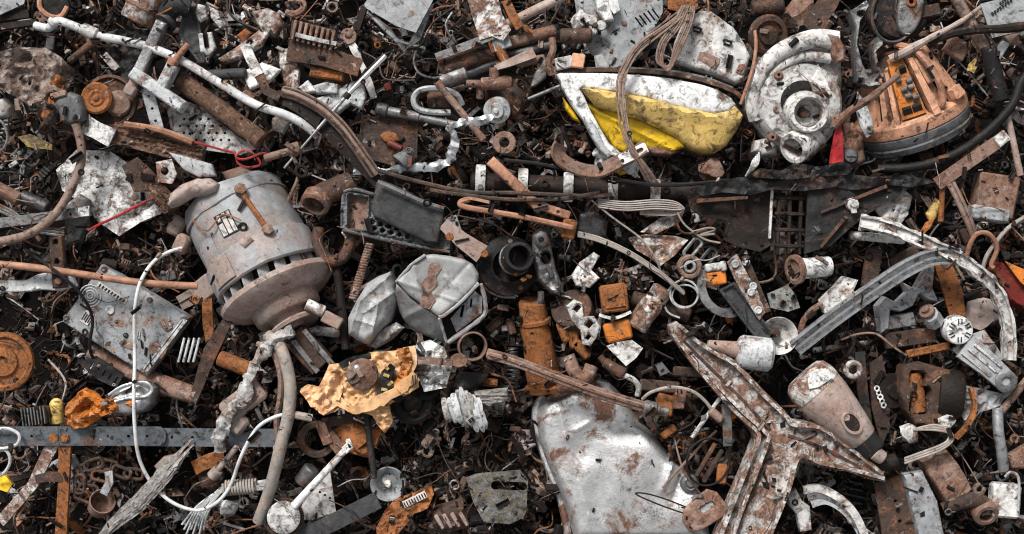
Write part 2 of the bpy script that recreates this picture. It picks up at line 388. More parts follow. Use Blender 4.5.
def mesh_from(m, name, anchor, material, sharp=38):
    a = Vector((anchor[0], -anchor[1], anchor[2])); k = U * kz(pz(anchor))
    me = bpy.data.meshes.new(name)
    me.from_pydata([((v - a) * k)[:] for v in m.v], [], m.f)
    me.validate(verbose=False); me.materials.append(MT[material] if isinstance(material, str) else material)
    me.polygons.foreach_set('use_smooth', [True] * len(me.polygons))
    me.set_sharp_from_angle(angle=math.radians(sharp)); me.update()
    return me

def world(anchor):
    k = kz(pz(anchor))
    return Vector(((anchor[0] - CX) * U * k, -(anchor[1] - CY) * U * k, anchor[2] * U))

THINGS = []
class Thing:
    """an Empty at the thing's base; parts are mesh children"""
    def __init__(s, name, label, cat, anchor, group=None):
        s.a = anchor; o = bpy.data.objects.new(name, None); COL.objects.link(o); o.location = world(anchor)
        o.empty_display_size = 0.01
        o['label'] = label; o['category'] = cat
        if group: o['group'] = group
        s.o = o; THINGS.append(o)
    def part(s, name, m, material, parent=None, label=None, sharp=38):
        o = bpy.data.objects.new(name, mesh_from(m, name, s.a, material, sharp)); COL.objects.link(o)
        o.parent = parent or s.o
        if label: o['label'] = label
        return o

def single(name, label, cat, m, material, group=None, sharp=38, az=None):
    """a thing that is one mesh; its origin is the middle of its base. Returns a Thing so parts can be added"""
    xs = [v.x for v in m.v]; ys = [v.y for v in m.v]; zs = [v.z for v in m.v]
    a = ((min(xs) + max(xs)) / 2, -(min(ys) + max(ys)) / 2, min(zs) * .5 + max(zs) * .5, min(zs) * .35 + max(zs) * .65)
    o = bpy.data.objects.new(name, mesh_from(m, name, a, material, sharp)); COL.objects.link(o); o.location = world(a)
    o['label'] = label; o['category'] = cat
    if group: o['group'] = group
    THINGS.append(o)
    t = Thing.__new__(Thing); t.a = a; t.o = o; return t

def struct(name, m, material, kind='structure'):
    o = bpy.data.objects.new(name, mesh_from(m, name, (CX, CY, 0, 60), material)); COL.objects.link(o)
    o['kind'] = kind; return o
# ================================================================ the big, recognisable pieces
def perp(a): return (-a[1], a[0])

# ---- electric motor (housing, end cap, vanes, rim, pulley, nameplate)
def motor():
    ax = Vector((0.47, 0.855, 0.23)).normalized()          # px axes (x right, y down, z up)
    c0 = Vector((226, 195, 48))
    at = lambda s: tuple(c0 + ax * s)
    e1 = Vector((0.9, -0.43, 0)).normalized(); e2 = ax.cross(e1); e2 = e2 if e2.z > 0 else -e2
    on = lambda s, th, r: tuple(c0 + ax * s + e1 * (r * math.cos(th)) + e2 * (r * math.sin(th)))
    t = Thing('electric_motor', 'big round grey electric motor with rust blooms, small nameplate and finned front end', 'motor', (250, 250, 40, 68))
    m = MB(); m.lathe(at(0), ax, [(0, -2), (40, -2), (50, 2), (53, 9), (53.4, 38), (53, 68), (50, 69)], 72)
    m.lathe(at(0), ax, [(53.3, 17), (54.6, 18), (54.6, 20), (53.4, 21)], 72)
    m.v = [v + noise.noise_vector(v * .045) * 1.6 + noise.noise_vector(v * .13) * .5 for v in m.v]; t.part('housing', m, 'motor_grey')
    m = MB(); m.lathe(at(0), ax, [(50, 67), (55.5, 67), (56.5, 69), (56.5, 97), (55, 98.5), (52, 98.5), (52, 80)], 72); m.v = [v + noise.noise_vector(v * .05) * 1.4 for v in m.v]
    t.part('end_ring', m, 'motor_grey')
    m = MB(); m.lathe(at(0), ax, [(0, 92), (40, 92), (40, 112)], 48); t.part('rotor', m, 'black_metal')
    m = MB()
    for i in range(17):
        th = 2 * math.pi * i / 17
        m.sweep([on(94, th, 47), on(114, th + .06, 48)], rsect(1.8, 13), frame='pt')
    t.part('vent_fins', m, 'pale_grey')
    m = MB(); m.lathe(at(0), ax, [(30, 118), (57, 109), (60, 110), (60, 115), (57.5, 118), (46, 125), (33, 128), (30, 128)], 72)
    t.part('front_rim', m, 'dusty_pink')
    m = MB(); m.lathe(at(0), ax, [(36, 124), (34, 138), (31, 141), (22, 142), (20, 145), (20, 152)], 48); t.part('hub', m, 'dusty_pink')
    m = MB(); m.lathe(at(0), ax, [(14, 147), (25, 149), (26.5, 151), (25, 154), (10, 152), (7, 155), (0, 155)], 40); t.part('pulley', m, 'dusty_pink')
    # tie bolt with its bosses
    m = MB(); m.sweep([on(22, 1.22, 57), on(66, 1.12, 58)], sect(2.6, 8)); b = t.part('tie_bolt', m, 'orange_rust')
    m = MB(); m.sweep([on(19, 1.22, 53), on(19, 1.22, 61)], sect(6, 6), frame='pt'); t.part('lug', m, 'dusty_rust'); m = MB(); m.sweep([on(68, 1.12, 52), on(68, 1.12, 62)], sect(5.5, 6), frame='pt')
    t.part('lug', m, 'dusty_rust')
    m = MB(); m.sweep([on(68, 1.42, 54), on(72, 1.62, 54)], sect(7, 10), taper=lambda q: 1 - .3 * abs(q - .4)); t.part('boss', m, 'dusty_pink')
    # nameplate, curved to the housing
    def patch(s0, s1, t0, t1, r, mb):
        vs = []; n = 5
        for i in range(2):
            for j in range(n):
                for rr in (r, r - 1.0): vs.append(V(on((s0, s1)[i], t0 + (t1 - t0) * j / (n - 1), rr)))
        fs = []
        for j in range(n - 1):
            a = j * 2; b = a + 2; c = 2 * n
            fs += [(a, b, b + c, a + c), (a + 1, a + 1 + c, b + 1 + c, b + 1), (a, a + 1, b + 1, b), (a + c, b + c, b + c + 1, a + c + 1)]
        fs += [(0, 2 * n, 2 * n + 1, 1), (2 * n - 2, 2 * n - 1, 4 * n - 1, 4 * n - 2)]
        mb.add(vs, fs)
    m = MB(); patch(70, 96, 1.95, 2.5, 58.5, m); t.part('cover_strip', m, 'dusty_pink'); m = MB(); patch(46, 70, 2.1, 2.6, 55, m); t.part('side_panel', m, 'motor_grey')
    m = MB(); patch(32, 56, 1.55, 1.88, 54.1, m); npl = t.part('nameplate', m, 'ink')
    m = MB()
    for s0, s1, q0, q1 in ((40, 55, 1.57, 1.64), (37, 55, 1.66, 1.74), (42, 55, 1.765, 1.86), (33, 38, 1.57, 1.62), (33, 35, 1.66, 1.71), (33, 40, 1.77, 1.83)):
        patch(s0, s1, q0, q1, 54.5, m)
    t.part('plate_text', m, 'paper', npl)
    m = MB(); m.box(183, 244, 60, 14, 20, 20, 25, 3); m.box(176, 226, 58, 16, 20, 12, 30, 3); t.part('terminal_box', m, 'dusty_pink')
    m = MB(); m.box(204, 289, 62, 26, 22, 10, -38, 2, ry=-8); m.bar((200, 287), (177, 300), 7, 5, 66); m.bar((205, 295), (180, 307), 7, 5, 64); t.part('mounting_foot', m, 'dusty_pink')
motor()

m = MB(); m.plate([(165, 205), (169, 193), (180, 184), (196, 178), (210, 178), (219, 184), (217, 192), (206, 196), (192, 197), (178, 205), (169, 208)], 96, 3, dome=12, nz_=2, tilt=(.1, -.1))
single('fan_vane', 'dusty pink curved fan blade poking out above the big grey motor', 'fan blade', m, 'dusty_pink')
m = MB(); m.plate([(221, 172), (240, 166), (254, 172), (250, 184), (228, 186)], 70, 3, dome=6)
single('fan_vane', 'small brown blade tip behind the back end of the big grey motor', 'fan blade', m, 'dusty_rust')

# ---- yellow clothes iron
def iron():
    t = Thing('clothes_iron', 'old yellow clothes iron lying on its side with chipped white skirt', 'iron', (650, 115, 60))
    def pl(o, z, mtl, nm, **k):
        m = MB(); m.plate(o, z, **k); return t.part(nm, m, mtl)
    pl([(579, 88), (600, 90), (640, 96), (680, 106), (714, 112), (735, 104), (744, 115), (739, 128), (728, 145), (717, 152), (706, 152), (694, 149), (683, 142), (676, 136), (660, 128), (640, 119), (618, 112), (596, 106)], 96, 'faded_yellow', 'body',
       th=30, fillet=5, fh=5, dome=3, nz_=1.5, ns=.03, tilt=(0, -.25), hf=lambda x, y, d: 3.5 * max(0, 1 - abs(y - 94 - (x - 600) * .21) / 9))
    pl([(585, 100), (600, 104), (622, 112), (642, 119), (662, 128), (680, 137), (687, 146), (672, 151), (652, 149), (636, 141), (627, 152), (616, 148), (604, 131), (594, 115)], 86, 'yellow_paint', 'handle', th=22, fillet=4, fh=4, nz_=1, res=1.6, tilt=(.05, -.2), hf=lambda x, y, d: 3 * max(0, 1 - abs(y - 112 - (x - 600) * .5) / 4))
    pl([(646, 148), (652, 143), (666, 143), (676, 147), (680, 151), (672, 155), (656, 154)], 84, 'dusty_rust', 'dial', th=8, fillet=3)
    w = pl([(556, 75), (560, 73), (600, 73), (640, 75), (668, 78), (700, 84), (718, 90), (731, 98), (736, 105), (728, 111), (714, 114), (692, 111), (668, 105), (640, 97), (612, 92), (581, 89), (590, 110), (600, 128), (609, 143), (621, 153), (634, 157), (640, 166), (637, 175), (629, 174), (620, 165), (604, 157), (598, 145), (590, 133), (583, 120), (572, 106), (562, 88)],
       102, 'white_paint', 'skirt', th=12, fillet=5, fh=4, nz_=1.0)
    m = MB(); m.plate([(583, 117), (590, 119), (597, 130), (604, 146), (614, 156), (607, 159), (598, 150), (588, 133)], 109, 5, fillet=3); t.part('cord_guard', m, 'pale_grey')
    m = MB(); m.band([(556, 72, 92), (600, 70, 95), (660, 73, 97), (700, 80, 97), (730, 90, 96), (741, 97, 94)], 4, 10); t.part('soleplate', m, 'rust')
    m = MB(); m.band([(557, 70, 90), (600, 68, 92), (660, 70, 94), (702, 77, 94), (733, 88, 93)], 2.5, 8); t.part('plate_edge', m, 'steel')
    m = MB(); m.rod((608, 159, 84), (596, 150, 90), 5, 6); m.rod((606, 161, 82), (598, 160, 86), 7, 7); t.part('cord_plug', m, 'white_paint')
    m = MB(); m.plate([(563, 95), (576, 112), (581, 121), (574, 118), (566, 108)], 88, 6, fillet=2); t.part('heel_corner', m, 'yellow_paint'); m = MB(); m.plate([(611, 154), (622, 160), (629, 172), (622, 174), (611, 166)], 88, 8, fillet=2); t.part('heel_corner', m, 'yellow_paint')
    m = MB(); m.washer((713, 140, 111), 5, 2.6, 1.5)
iron()

m = MB(); m.sweep(spline([(561, 144, 112), (558, 152, 112), (564, 161, 112), (580, 169, 112), (598, 171, 112), (616, 163, 112), (632, 155, 114), (645, 147, 116)], 6), [(-7.5, -5.5), (-5.5, -7.5), (7.5, 5.5), (5.5, 7.5)])
t = single('strap_buckle', 'curved metal strap with one slotted white end hooked round the iron', 'strap', m, 'dusty_rust')
m = MB(); m.plate(rect(633, 154, 30, 11, -26, 2), 121, 2.5, holes=[rect(638, 151.5, 11, 4.5, -26, 2), circ(622, 161, 2.2, 10)]); t.part('slotted_end', m, 'white_paint')

# ---- volute casting
def volute():
    t = Thing('pump_casting', 'large dirty white snail-shaped pump casting with round open port', 'casting', (802, 95, 55))
    m = MB(); m.plate([(757, 66), (760, 54), (768, 55), (780, 43), (802, 34), (824, 31), (840, 37), (844, 50), (845, 80), (842, 110), (836, 134), (826, 146), (800, 153), (782, 150), (768, 136), (756, 122), (748, 108), (750, 84)], 92, 22, fillet=8, fh=12, nz_=1.5, ns=.04)
    t.part('back_plate', m, 'casting')
    m = MB(); m.sweep(spline([(756, 120, 92), (752, 100, 96), (758, 78, 100), (772, 58, 104), (792, 46, 106), (814, 40, 106), (836, 42, 104)], 8), [(8.5 * math.cos(a * .5236), 6 * math.sin(a * .5236)) for a in range(12)], taper=lambda q: .75 + .45 * q); t.part('volute_rim', m, 'casting')
    m = MB(); m.sweep(spline([(770, 104, 94), (766, 90, 96), (772, 74, 98), (788, 62, 100), (806, 56, 100), (830, 58, 98)], 8), sect(6, 12)); m.sweep([(768, 104, 98), (760, 88, 99), (766, 70, 102), (784, 54, 104)], sect(2, 8)); t.part('inner_ridge', m, 'casting')
    m = MB(); m.lathe((800, 104, 88), (0, 0, 1), [(44, 0), (42, 10), (39, 14), (26, 17), (22, 22)], 48); t.part('cover', m, 'casting')
    m = MB(); m.lathe((804, 114, 100), (0.04, 0.05, 1), [(23, 0), (20.5, 5), (19.5, 18), (18.6, 20), (15.4, 20), (14.6, 17), (14, 2), (0, 2)], 40); t.part('port', m, 'casting')
    m = MB(); m.hull(803, 114, 101, 18, 14, 9, 20, 18, 5, rough=1.5); t.part('port_dirt', m, 'rust')
    m = MB(); m.lathe((809, 139, 92), (-0.70, 0.42, 0.58), [(16, -8), (16, 6), (16.5, 24), (15.5, 26), (11.5, 26), (11, 22), (10, 4)], 32); t.part('outlet', m, 'casting'); m = MB(); m.lathe((809, 139, 92), (-0.70, 0.42, 0.58), [(10.8, 9), (0, 9)], 24); t.part('bore_shade', m, 'ink')  # black disc paints the shade inside the outlet pipe
    m = MB(); m.plate([(757, 139), (770, 136), (782, 143), (780, 155), (764, 156), (756, 150)], 88, 14, fillet=5); t.part('flange', m, 'casting')
    m = MB(); m.plate([(822, 35), (836, 38), (841, 48), (842, 62), (834, 66), (829, 58), (828, 46)], 112, 8, fillet=3, rim=1.5); t.part('ear', m, 'dusty_rust')
    m = MB(); m.plate([(812, 92), (808, 82), (817, 65), (826, 82), (831, 96), (822, 104)], 107, 7, fillet=2); t.part('web', m, 'casting')
    for x, y in ((777, 76), (771, 138), (833, 120), (776, 110)):
        m = MB(); m.lathe((x, y, 99), (0, 0, 1), [(4.5, 0), (4.5, 7), (3.5, 8), (1.6, 8), (1.6, 4), (0, 4)], 14); t.part('screw_boss', m, 'dusty_rust')
    m = MB(); m.hull(822, 95, 104, 15, 13, 7, 30, 18, 8, rough=1.5); t.part('rust_scale', m, 'rust'); m = MB(); m.hull(767, 143, 97, 12, 8, 6, 30, 18, 18, rough=1.2); t.part('rust_scale', m, 'rust')
volute()

# ---- salmon motor housing
def salmon():
    ax = Vector((-0.375, -0.883, 0.285)).normalized(); c0 = Vector((924, 114, 56))
    at = lambda s: tuple(c0 + ax * s)
    e1 = Vector((0.92, -0.39, 0)).normalized(); e2 = ax.cross(e1); e2 = e2 if e2.z > 0 else -e2
    on = lambda s, th, r: tuple(c0 + ax * s + e1 * (r * math.cos(th)) + e2 * (r * math.sin(th)))
    t = Thing('vacuum_motor', 'salmon orange motor housing with grey rubber base and exposed circuit', 'motor', (920, 110, 50, 98))
    m = MB(); m.lathe(at(0), ax, [(0, -21), (50, -21), (55, -19), (57, -13), (56, -11), (57, -9), (57.5, -2), (55, 0)], 72); t.part('rubber_base', m, 'plug_grey')
    m = MB(); m.lathe(at(0), ax, [(54, -1), (57.5, 0), (58, 3), (57.5, 11), (55, 13), (46, 14), (42, 16)], 72); t.part('rim', m, 'salmon_paint')
    m = MB(); m.lathe(at(0), ax, [(42, 10), (36, 30), (29, 60), (20, 74), (0, 76)], 40); t.part('inner_core', m, 'rust')
    R0 = lambda s: 54 - (s - 12) * .36
    def shell(th0, th1, s0, s1, up, nm, n=8, mt='salmon_paint', thick=7, parent=None):
        m = MB(); vs = []; fs = []; ss = [s0 + (s1 - s0) * k / 5 for k in range(6)]
        for s_ in ss:
            for k in range(n + 1):
                th = th0 + (th1 - th0) * k / n
                vs.append(V(on(s_, th, R0(s_) + up))); vs.append(V(on(s_, th, R0(s_) + up - thick)))
        w = 2 * (n + 1)
        for a in range(5):
            for k in range(n):
                q = a * w + 2 * k
                fs += [(q, q + 2, q + 2 + w, q + w), (q + 1, q + 1 + w, q + 3 + w, q + 3)]
            q = a * w; fs.append((q, q + w, q + w + 1, q + 1)); q += 2 * n; fs.append((q, q + 1, q + w + 1, q + w))
        for a in (0, 5 * w):
            for k in range(n): q = a + 2 * k; fs.append((q, q + 1, q + 3, q + 2))
        m.add(vs, fs); return t.part(nm, m, mt, parent)
    shell(-.3, .62, 12, 66, -3, 'shell_panel'); shell(.62, .98, 12, 72, 4, 'shell_panel', 5); shell(1.02, 1.3, 14, 40, -6, 'shell_panel', 4)
    shell(1.0, 1.3, 40, 74, 2, 'shell_panel', 4); shell(1.36, 1.5, 12, 70, 5, 'rib', 3, thick=12); shell(2.1, 2.2, 12, 66, 1, 'rib', 3, thick=12); shell(2.32, 2.44, 12, 62, 0, 'rib', 3, thick=12); shell(2.62, 3.3, 12, 60, -2, 'shell_panel')
    shell(.7, 1.0, 16, 26, 9, 'step', 4); shell(1.0, 1.5, 70, 80, 0, 'top_ledge', 5)
    pcb = shell(1.56, 2.06, 16, 74, -2, 'circuit', 6, 'orange_plastic', 4)
    for s_, th in ((50, 1.66), (44, 1.84), (44, 1.68), (37, 1.80), (34, 1.66), (54, 1.9)):
        m = MB(); a, b = on(s_, th - .07, R0(s_) + 1), on(s_, th + .07, R0(s_) + 1); m.rod(a, b, 2.9, seg=10); t.part('capacitor', m, 'plug_grey', pcb)
    for s_, th in ((24, 1.72), (24, 1.92), (62, 1.72)):
        m = MB(); m.sweep([on(s_, th - .1, R0(s_)), on(s_, th + .08, R0(s_))], rsect(7, 4), frame='pt'); t.part('chip', m, 'ink', pcb)
    m = MB(); m.wire([on(84, 1.5, 18), on(76, 1.2, 34), on(62, 1.18, 46), on(40, 1.2, 56), on(22, 1.26, 58), on(16, 1.3, 54)], 3.4, n=8); w = t.part('lead', m, 'copper')
    m = MB(); m.wire([on(56, 1.18, 48.6), on(45, 1.19, 53.4)], 4.2); t.part('tape', m, 'ink', w)
salmon()

m = MB(); m.plate([(857, 92), (866, 104), (872, 122), (873, 134), (866, 138), (859, 126), (855, 108)], 96, 2, dome=-5); single('curved_dish', 'pale grey curved dish edge wedged beside the salmon motor housing', 'dish', m, 'pale_grey')
# stick, bracket, reel, red tab, bulb
m = MB(); m.sweep(spline([(838, 124, 108), (852, 110, 116), (872, 97, 122), (886, 85, 130), (897, 76, 136)], 6), sect(5, 9), taper=lambda q: .9 - .25 * q, jit=.25); single('rusted_stick', 'pinkish brown stick leaning from the pump casting to the salmon motor', 'stick', m, 'dusty_rust')
m = MB(); m.plate([(848, 12), (858, 6), (866, 0), (869, 6), (860, 22), (857, 44), (862, 64), (868, 76), (876, 74), (872, 60), (870, 44), (877, 36), (884, 39), (882, 46), (876, 52), (878, 64), (884, 78), (880, 86), (868, 88), (856, 82), (853, 58), (854, 30)], 100, 9, fillet=3, rim=2.5, rw=2.5, holes=[circ(860, 82, 2), circ(861, 14, 2.5), circ(879, 80, 2)])
single('cast_bracket', 'grey bone-shaped cast bracket standing left of the black reel', 'bracket', m, 'steel')
t = Thing('cable_reel', 'black round reel with rusty grey disc on its face', 'reel', (902, 10, 70))
m = MB(); m.lathe((900, 10, 70), (0.05, 0.05, 1), [(0, 0), (29, 0), (30, 3), (28, 6), (20, 7), (20, 20), (28, 21), (29, 24), (26, 27), (0, 27)], 48); t.part('drum', m, 'black_metal')
m = MB(); m.plate(circ(909, 10, 13, 24, 27, 12), 104, 5, fillet=2, holes=[circ(909, 3, 2.4)]); t.part('face_disc', m, 'steel')
m = MB(); m.washer((909, 3, 104), 5.5, 2.4, 2); t.part('centre_washer', m, 'orange_rust')
m = MB(); m.wire(circ(893, 14, 22, 26, 29, 8), 1.8, 101, closed=True, n=2); t.part('rim_wire', m, 'dark_steel')
m = MB(); m.plate([(836, 124), (841, 122), (845, 164), (830, 163), (833, 140)], 104, 2.5, nz_=2, tilt=(0, -.15)); single('red_tab', 'bright red plastic wedge sticking down below the pump casting', 'plastic tab', m, 'red_plastic')
t = Thing('bulb_holder', 'brown metal bulb holder with small dark grey cap beside the red tab', 'bulb holder', (856, 150, 60))
m = MB(); m.plate([(846, 122), (858, 120), (868, 136), (871, 158), (862, 166), (850, 164), (845, 144)], 80, 6, fillet=3, nz_=4, ns=.09); t.part('bracket', m, 'dusty_rust')
m = MB(); m.lathe((851, 156, 84), (0, 0, 1), [(8, 0), (8, 10), (6, 14), (0, 15)], 16); m.box(851, 156, 96, 10, 2, 4, 0, .5); t.part('bulb_cap', m, 'plug_grey')

# ---- Y shaped frame
t = Thing('forked_beam', 'large Y-shaped flaky white and rust steel frame with raised edges', 'frame', (770, 440, 60))
Y = [(669, 334), (668, 325), (676, 321), (697, 339), (717, 350), (735, 360), (762, 389), (784, 410), (791, 419), (818, 422), (848, 443), (882, 469), (884, 481), (866, 478), (847, 471), (818, 465), (799, 459), (789, 488), (776, 520), (768, 540), (711, 540), (730, 494), (747, 453), (753, 437), (750, 429), (730, 409), (696, 370), (678, 346)]
m = MB(); m.plate(Y, 106, 14, fillet=2, rim=6, rw=5, nz_=2.2, ns=.05); t.part('beam', m, 'white_rust')
for q in ([(672, 334), (680, 347), (698, 370), (732, 409), (753, 428), (756, 438), (749, 454), (733, 495), (716, 540)], [(678, 325), (697, 342), (716, 354), (733, 364), (760, 393), (782, 414), (790, 423), (817, 426), (846, 446), (878, 471)], [(764, 540), (785, 489), (796, 455), (818, 461), (847, 467), (880, 476)], [(687, 350), (706, 374), (740, 410), (762, 430), (764, 442), (742, 500), (728, 540)]):
    m = MB(); m.band([(x, y, 110) for x, y in q], 3.4, 9); t.part('flange', m, 'white_rust')
for q in ([(682, 340), (712, 370), (744, 402), (768, 428)], [(770, 446), (754, 485), (732, 530)], [(786, 434), (820, 446), (858, 466)]):
    m = MB(); m.band([(x, y, 106) for x, y in q], 2.5, 4); t.part('rust_seam', m, 'rust')

# ---- silver tank
t = Thing('metal_tank', 'big dented shiny silver metal tank stained with rust', 'tank', (610, 470, 40))
tank = [(537, 420), (540, 408), (547, 399), (560, 393), (574, 384), (592, 380), (612, 386), (628, 402), (640, 420), (655, 436), (672, 458), (688, 468), (700, 480), (705, 500), (712, 522), (716, 545), (575, 545), (568, 520), (560, 498), (548, 470), (539, 446)]
def dents(x, y, d):
    h = 0
    for cx, cy, rx, ry, a in ((630, 436, 20, 8, -6), (582, 450, 14, 14, -3), (655, 498, 20, 16, -4), (600, 500, 12, 22, -2.5), (690, 488, 9, 9, -4)):
        h += a * math.exp(-((x - cx) / rx) ** 2 - ((y - cy) / ry) ** 2)
    for ax_, ay, bx, by, a, w in ((676, 462, 664, 492, 6, 3), (686, 470, 676, 500, -5, 3), (694, 474, 700, 498, 4, 2.5), (612, 424, 652, 434, 4, 3), (576, 432, 590, 424, 2.5, 3), (560, 412, 566, 440, 3, 4), (566, 440, 590, 520, 2.5, 5), (640, 470, 650, 520, 2, 6), (600, 400, 640, 414, 3, 4)):
        L2 = (bx - ax_) ** 2 + (by - ay) ** 2; tt = min(1, max(0, ((x - ax_) * (bx - ax_) + (y - ay) * (by - ay)) / L2))
        h += a * math.exp(-math.hypot(x - ax_ - tt * (bx - ax_), y - ay - tt * (by - ay)) / w)
    return h
m = MB(); m.plate(tank, 78, 40, fillet=11, fh=26, dome=7, dw=70, hf=dents, nz_=2, ns=.02, oct_=2, res=2); t.part('shell', m, 'silver', sharp=60)
m = MB(); m.wire([(545, 398, 62), (537, 412, 58), (538, 438, 56), (548, 468, 56), (560, 498, 56), (566, 522, 58), (570, 545, 58)], 4.2, n=6); t.part('seam', m, 'silver')
m = MB(); m.lathe((692, 486, 78), (0, 0, 1), [(10, 0), (9, 5), (6, 7), (4, 6), (3, 9), (0, 9)], 18); t.part('dimple_cap', m, 'steel')
m = MB(); m.plate([(545, 402), (556, 388), (575, 376), (590, 372), (600, 380), (590, 392), (570, 396), (556, 402)], 88, 5, fillet=4, nz_=3, ns=.08); t.part('neck_rust', m, 'rust')
t = Thing('lock_plate', 'rusty orange tag plate with a pale slot lying on the silver tank', 'tag', (705, 508, 95))
m = MB(); m.plate([(681, 520), (683, 508), (694, 497), (706, 488), (716, 491), (727, 505), (724, 514), (712, 522), (698, 530), (688, 530)], 106, 3, fillet=2, nz_=1, holes=[rect(706, 506, 14, 6, -32, 2.5)]); t.part('plate', m, 'dusty_rust')
m = MB(); m.plate(rect(706, 506, 17, 8, -32, 3), 103.4, 2); t.part('slot_insert', m, 'pale_grey')
m = MB(); m.wire([(636, 493), (648, 494), (668, 500), (690, 509), (698, 514), (690, 515), (668, 508), (650, 501), (639, 496)], 0.8, 101, closed=True, n=6); single('wire_loop', 'thin black wire loop lying flat across the silver tank', 'wire', m, 'ink')

# ---- rusty tube into the tank, thick hose across
m = MB(); m.rod((531, 300, 84), (546, 392, 64), 14, 17, 26, jit=3.5); m.lathe((534, 318, 80), (.16, 1, -.2), [(14, 0), (17, 2), (17, 5), (14, 7)], 24); m.lathe((545, 384, 66), (.16, 1, -.2), [(17, 0), (21, 2), (21, 6), (17, 8)], 24)
t = single('filler_pipe', 'thick orange rusty pipe going down into the silver tank', 'pipe', m, 'orange_rust')
t = Thing('armoured_hose', 'braided grey brown hose with ferrule end crossing above the silver tank', 'hose', (570, 380, 100))
hp = [(488, 354, 96), (515, 361, 106), (550, 374, 112), (590, 389, 112), (620, 399, 108), (646, 407, 104)]
m = MB(); m.wire(hp, 5.2, n=10, seg=12); t.part('sleeve', m, 'brown_cable')
for dz, dy in ((3, -4), (5.2, 0), (3, 4)):
    m = MB(); m.wire([(x, y + dy, z + dz) for x, y, z in hp], 1.7, n=8, seg=6); t.part('braid', m, 'dusty_rust')
m = MB(); m.rod((643, 406, 105), (656, 409, 104), 7.2, seg=14); m.rod((655, 409, 104), (668, 412, 103), 5, seg=12); t.part('ferrule', m, 'steel')

# ---- nozzle
t = Thing('spray_nozzle', 'pinkish white tapered tool body with oval window and black tip', 'nozzle', (830, 405, 70))
ax = (0.66, 0.72, 0.10)
m = MB(); m.lathe((815, 388, 104), ax, [(0, -2), (24, -1), (26, 3), (25.5, 14), (22, 34), (18, 54), (15, 66), (13, 68), (0, 68)], 40); t.part('body', m, 'dusty_pink')
m = MB(); m.lathe((815, 388, 104), ax, [(0, -20), (19, -20), (24, -16), (26.5, -8), (26.5, 2), (25, 3)], 40); t.part('collar', m, 'white_rust')
m = MB(); m.lathe((815, 388, 104), ax, [(13.5, 66), (13, 82), (11, 84), (0, 84)], 28); t.part('tip', m, 'ink')
m = MB(); m.rod((868, 449, 118), (878, 456, 117), 7.5, 7, 12); t.part('outlet', m, 'dusty_pink')
m = MB(); m.plate(circ(844, 419, 9, 18, 13, -38), 130, 4, holes=[circ(844, 419, 6.5, 16, 10, -38)], tilt=(-.02, 0)); w = t.part('window', m, 'dusty_pink')
m = MB(); m.plate(circ(844, 419, 7, 16, 10.5, -38), 128.6, 2); m.hull(849, 424, 128, 6, 8, 3, 20, 12, 3); t.part('recess', m, 'dark_rust', w)
m = MB(); m.ring((848, 368, 118), 7, 2.6); t.part('hanging_ring', m, 'white_rust')
m = MB(); m.plate([(800, 372), (818, 366), (826, 374), (812, 384), (802, 386)], 131, 2, nz_=1); t.part('label_patch', m, 'white_paint')

# ---- hard drive box
t = Thing('drive_box', 'flat grey square metal box with mud stains, sticker and stamped rings', 'metal box', (122, 318, 60))
hd = [(98, 264), (187, 318), (144, 377), (58, 322)]
m = MB(); m.plate(hd, 86, 18, fillet=2.5, fh=2.5, nz_=.5, res=3.5); t.part('case', m, 'grey_paint')
m = MB(); m.band([(184, 320, 87), (143, 373, 87)], 3, 3); m.band([(180, 320, 87), (141, 370, 87)], 1.5, 2.5); t.part('edge_rail', m, 'pale_grey')
for r in (11, 8, 5.2, 2.6):
    m = MB(); m.wire(circ(87, 296, r, 22), .7, 86.4, closed=True, n=1, seg=5); t.part('stamped_ring', m, 'pale_grey')
m = MB(); m.plate(rect(84, 318, 13, 9, -58), 87.2, 1.2); st = t.part('sticker', m, 'paper')
m = MB()
for i in range(4): m.plate(rect(84 - 3 + i * 2.1 * .85, 318 - 2 + i * 1.3, 9 - i % 2 * 2, .8, -58), 88, .6)
t.part('sticker_text', m, 'ink', st)
m = MB(); m.plate(rect(109, 293, 34, 5, 33), 87, 1); pt_ = t.part('printed_strip', m, 'paper')
m = MB()
for i in range(9): m.plate(rect(97 + i * 3, 285.5 + i * 1.95, 1.5, 3.4, 33 + (i % 3) * 12), 87.7, .5)
t.part('strip_text', m, 'ink', pt_)
for x, y in ((63, 318), (101, 269), (181, 319), (147, 300), (89, 352), (141, 371)):
    m = MB(); m.lathe((x, y, 86), (0, 0, 1), [(3, 0), (3, 1.5), (2, 2.2), (0, 1.6)], 12); t.part('screw', m, 'steel')
m = MB(); m.lathe((107, 310, 86), (0, 0, 1), [(5, 0), (4.5, 1.8), (3, 2), (1.2, 1.2), (0, 1.2)], 18); t.part('spindle_cap', m, 'pale_grey')
m = MB(); m.hull(155, 350, 86, 26, 18, 2.5, 30, 20, 4, rough=1); m.hull(165, 325, 86, 18, 13, 2.2, 50, 20, 9, rough=1); m.hull(125, 345, 86, 22, 10, 2, 10, 20, 13, rough=1); t.part('dried_mud', m, 'dusty_rust')

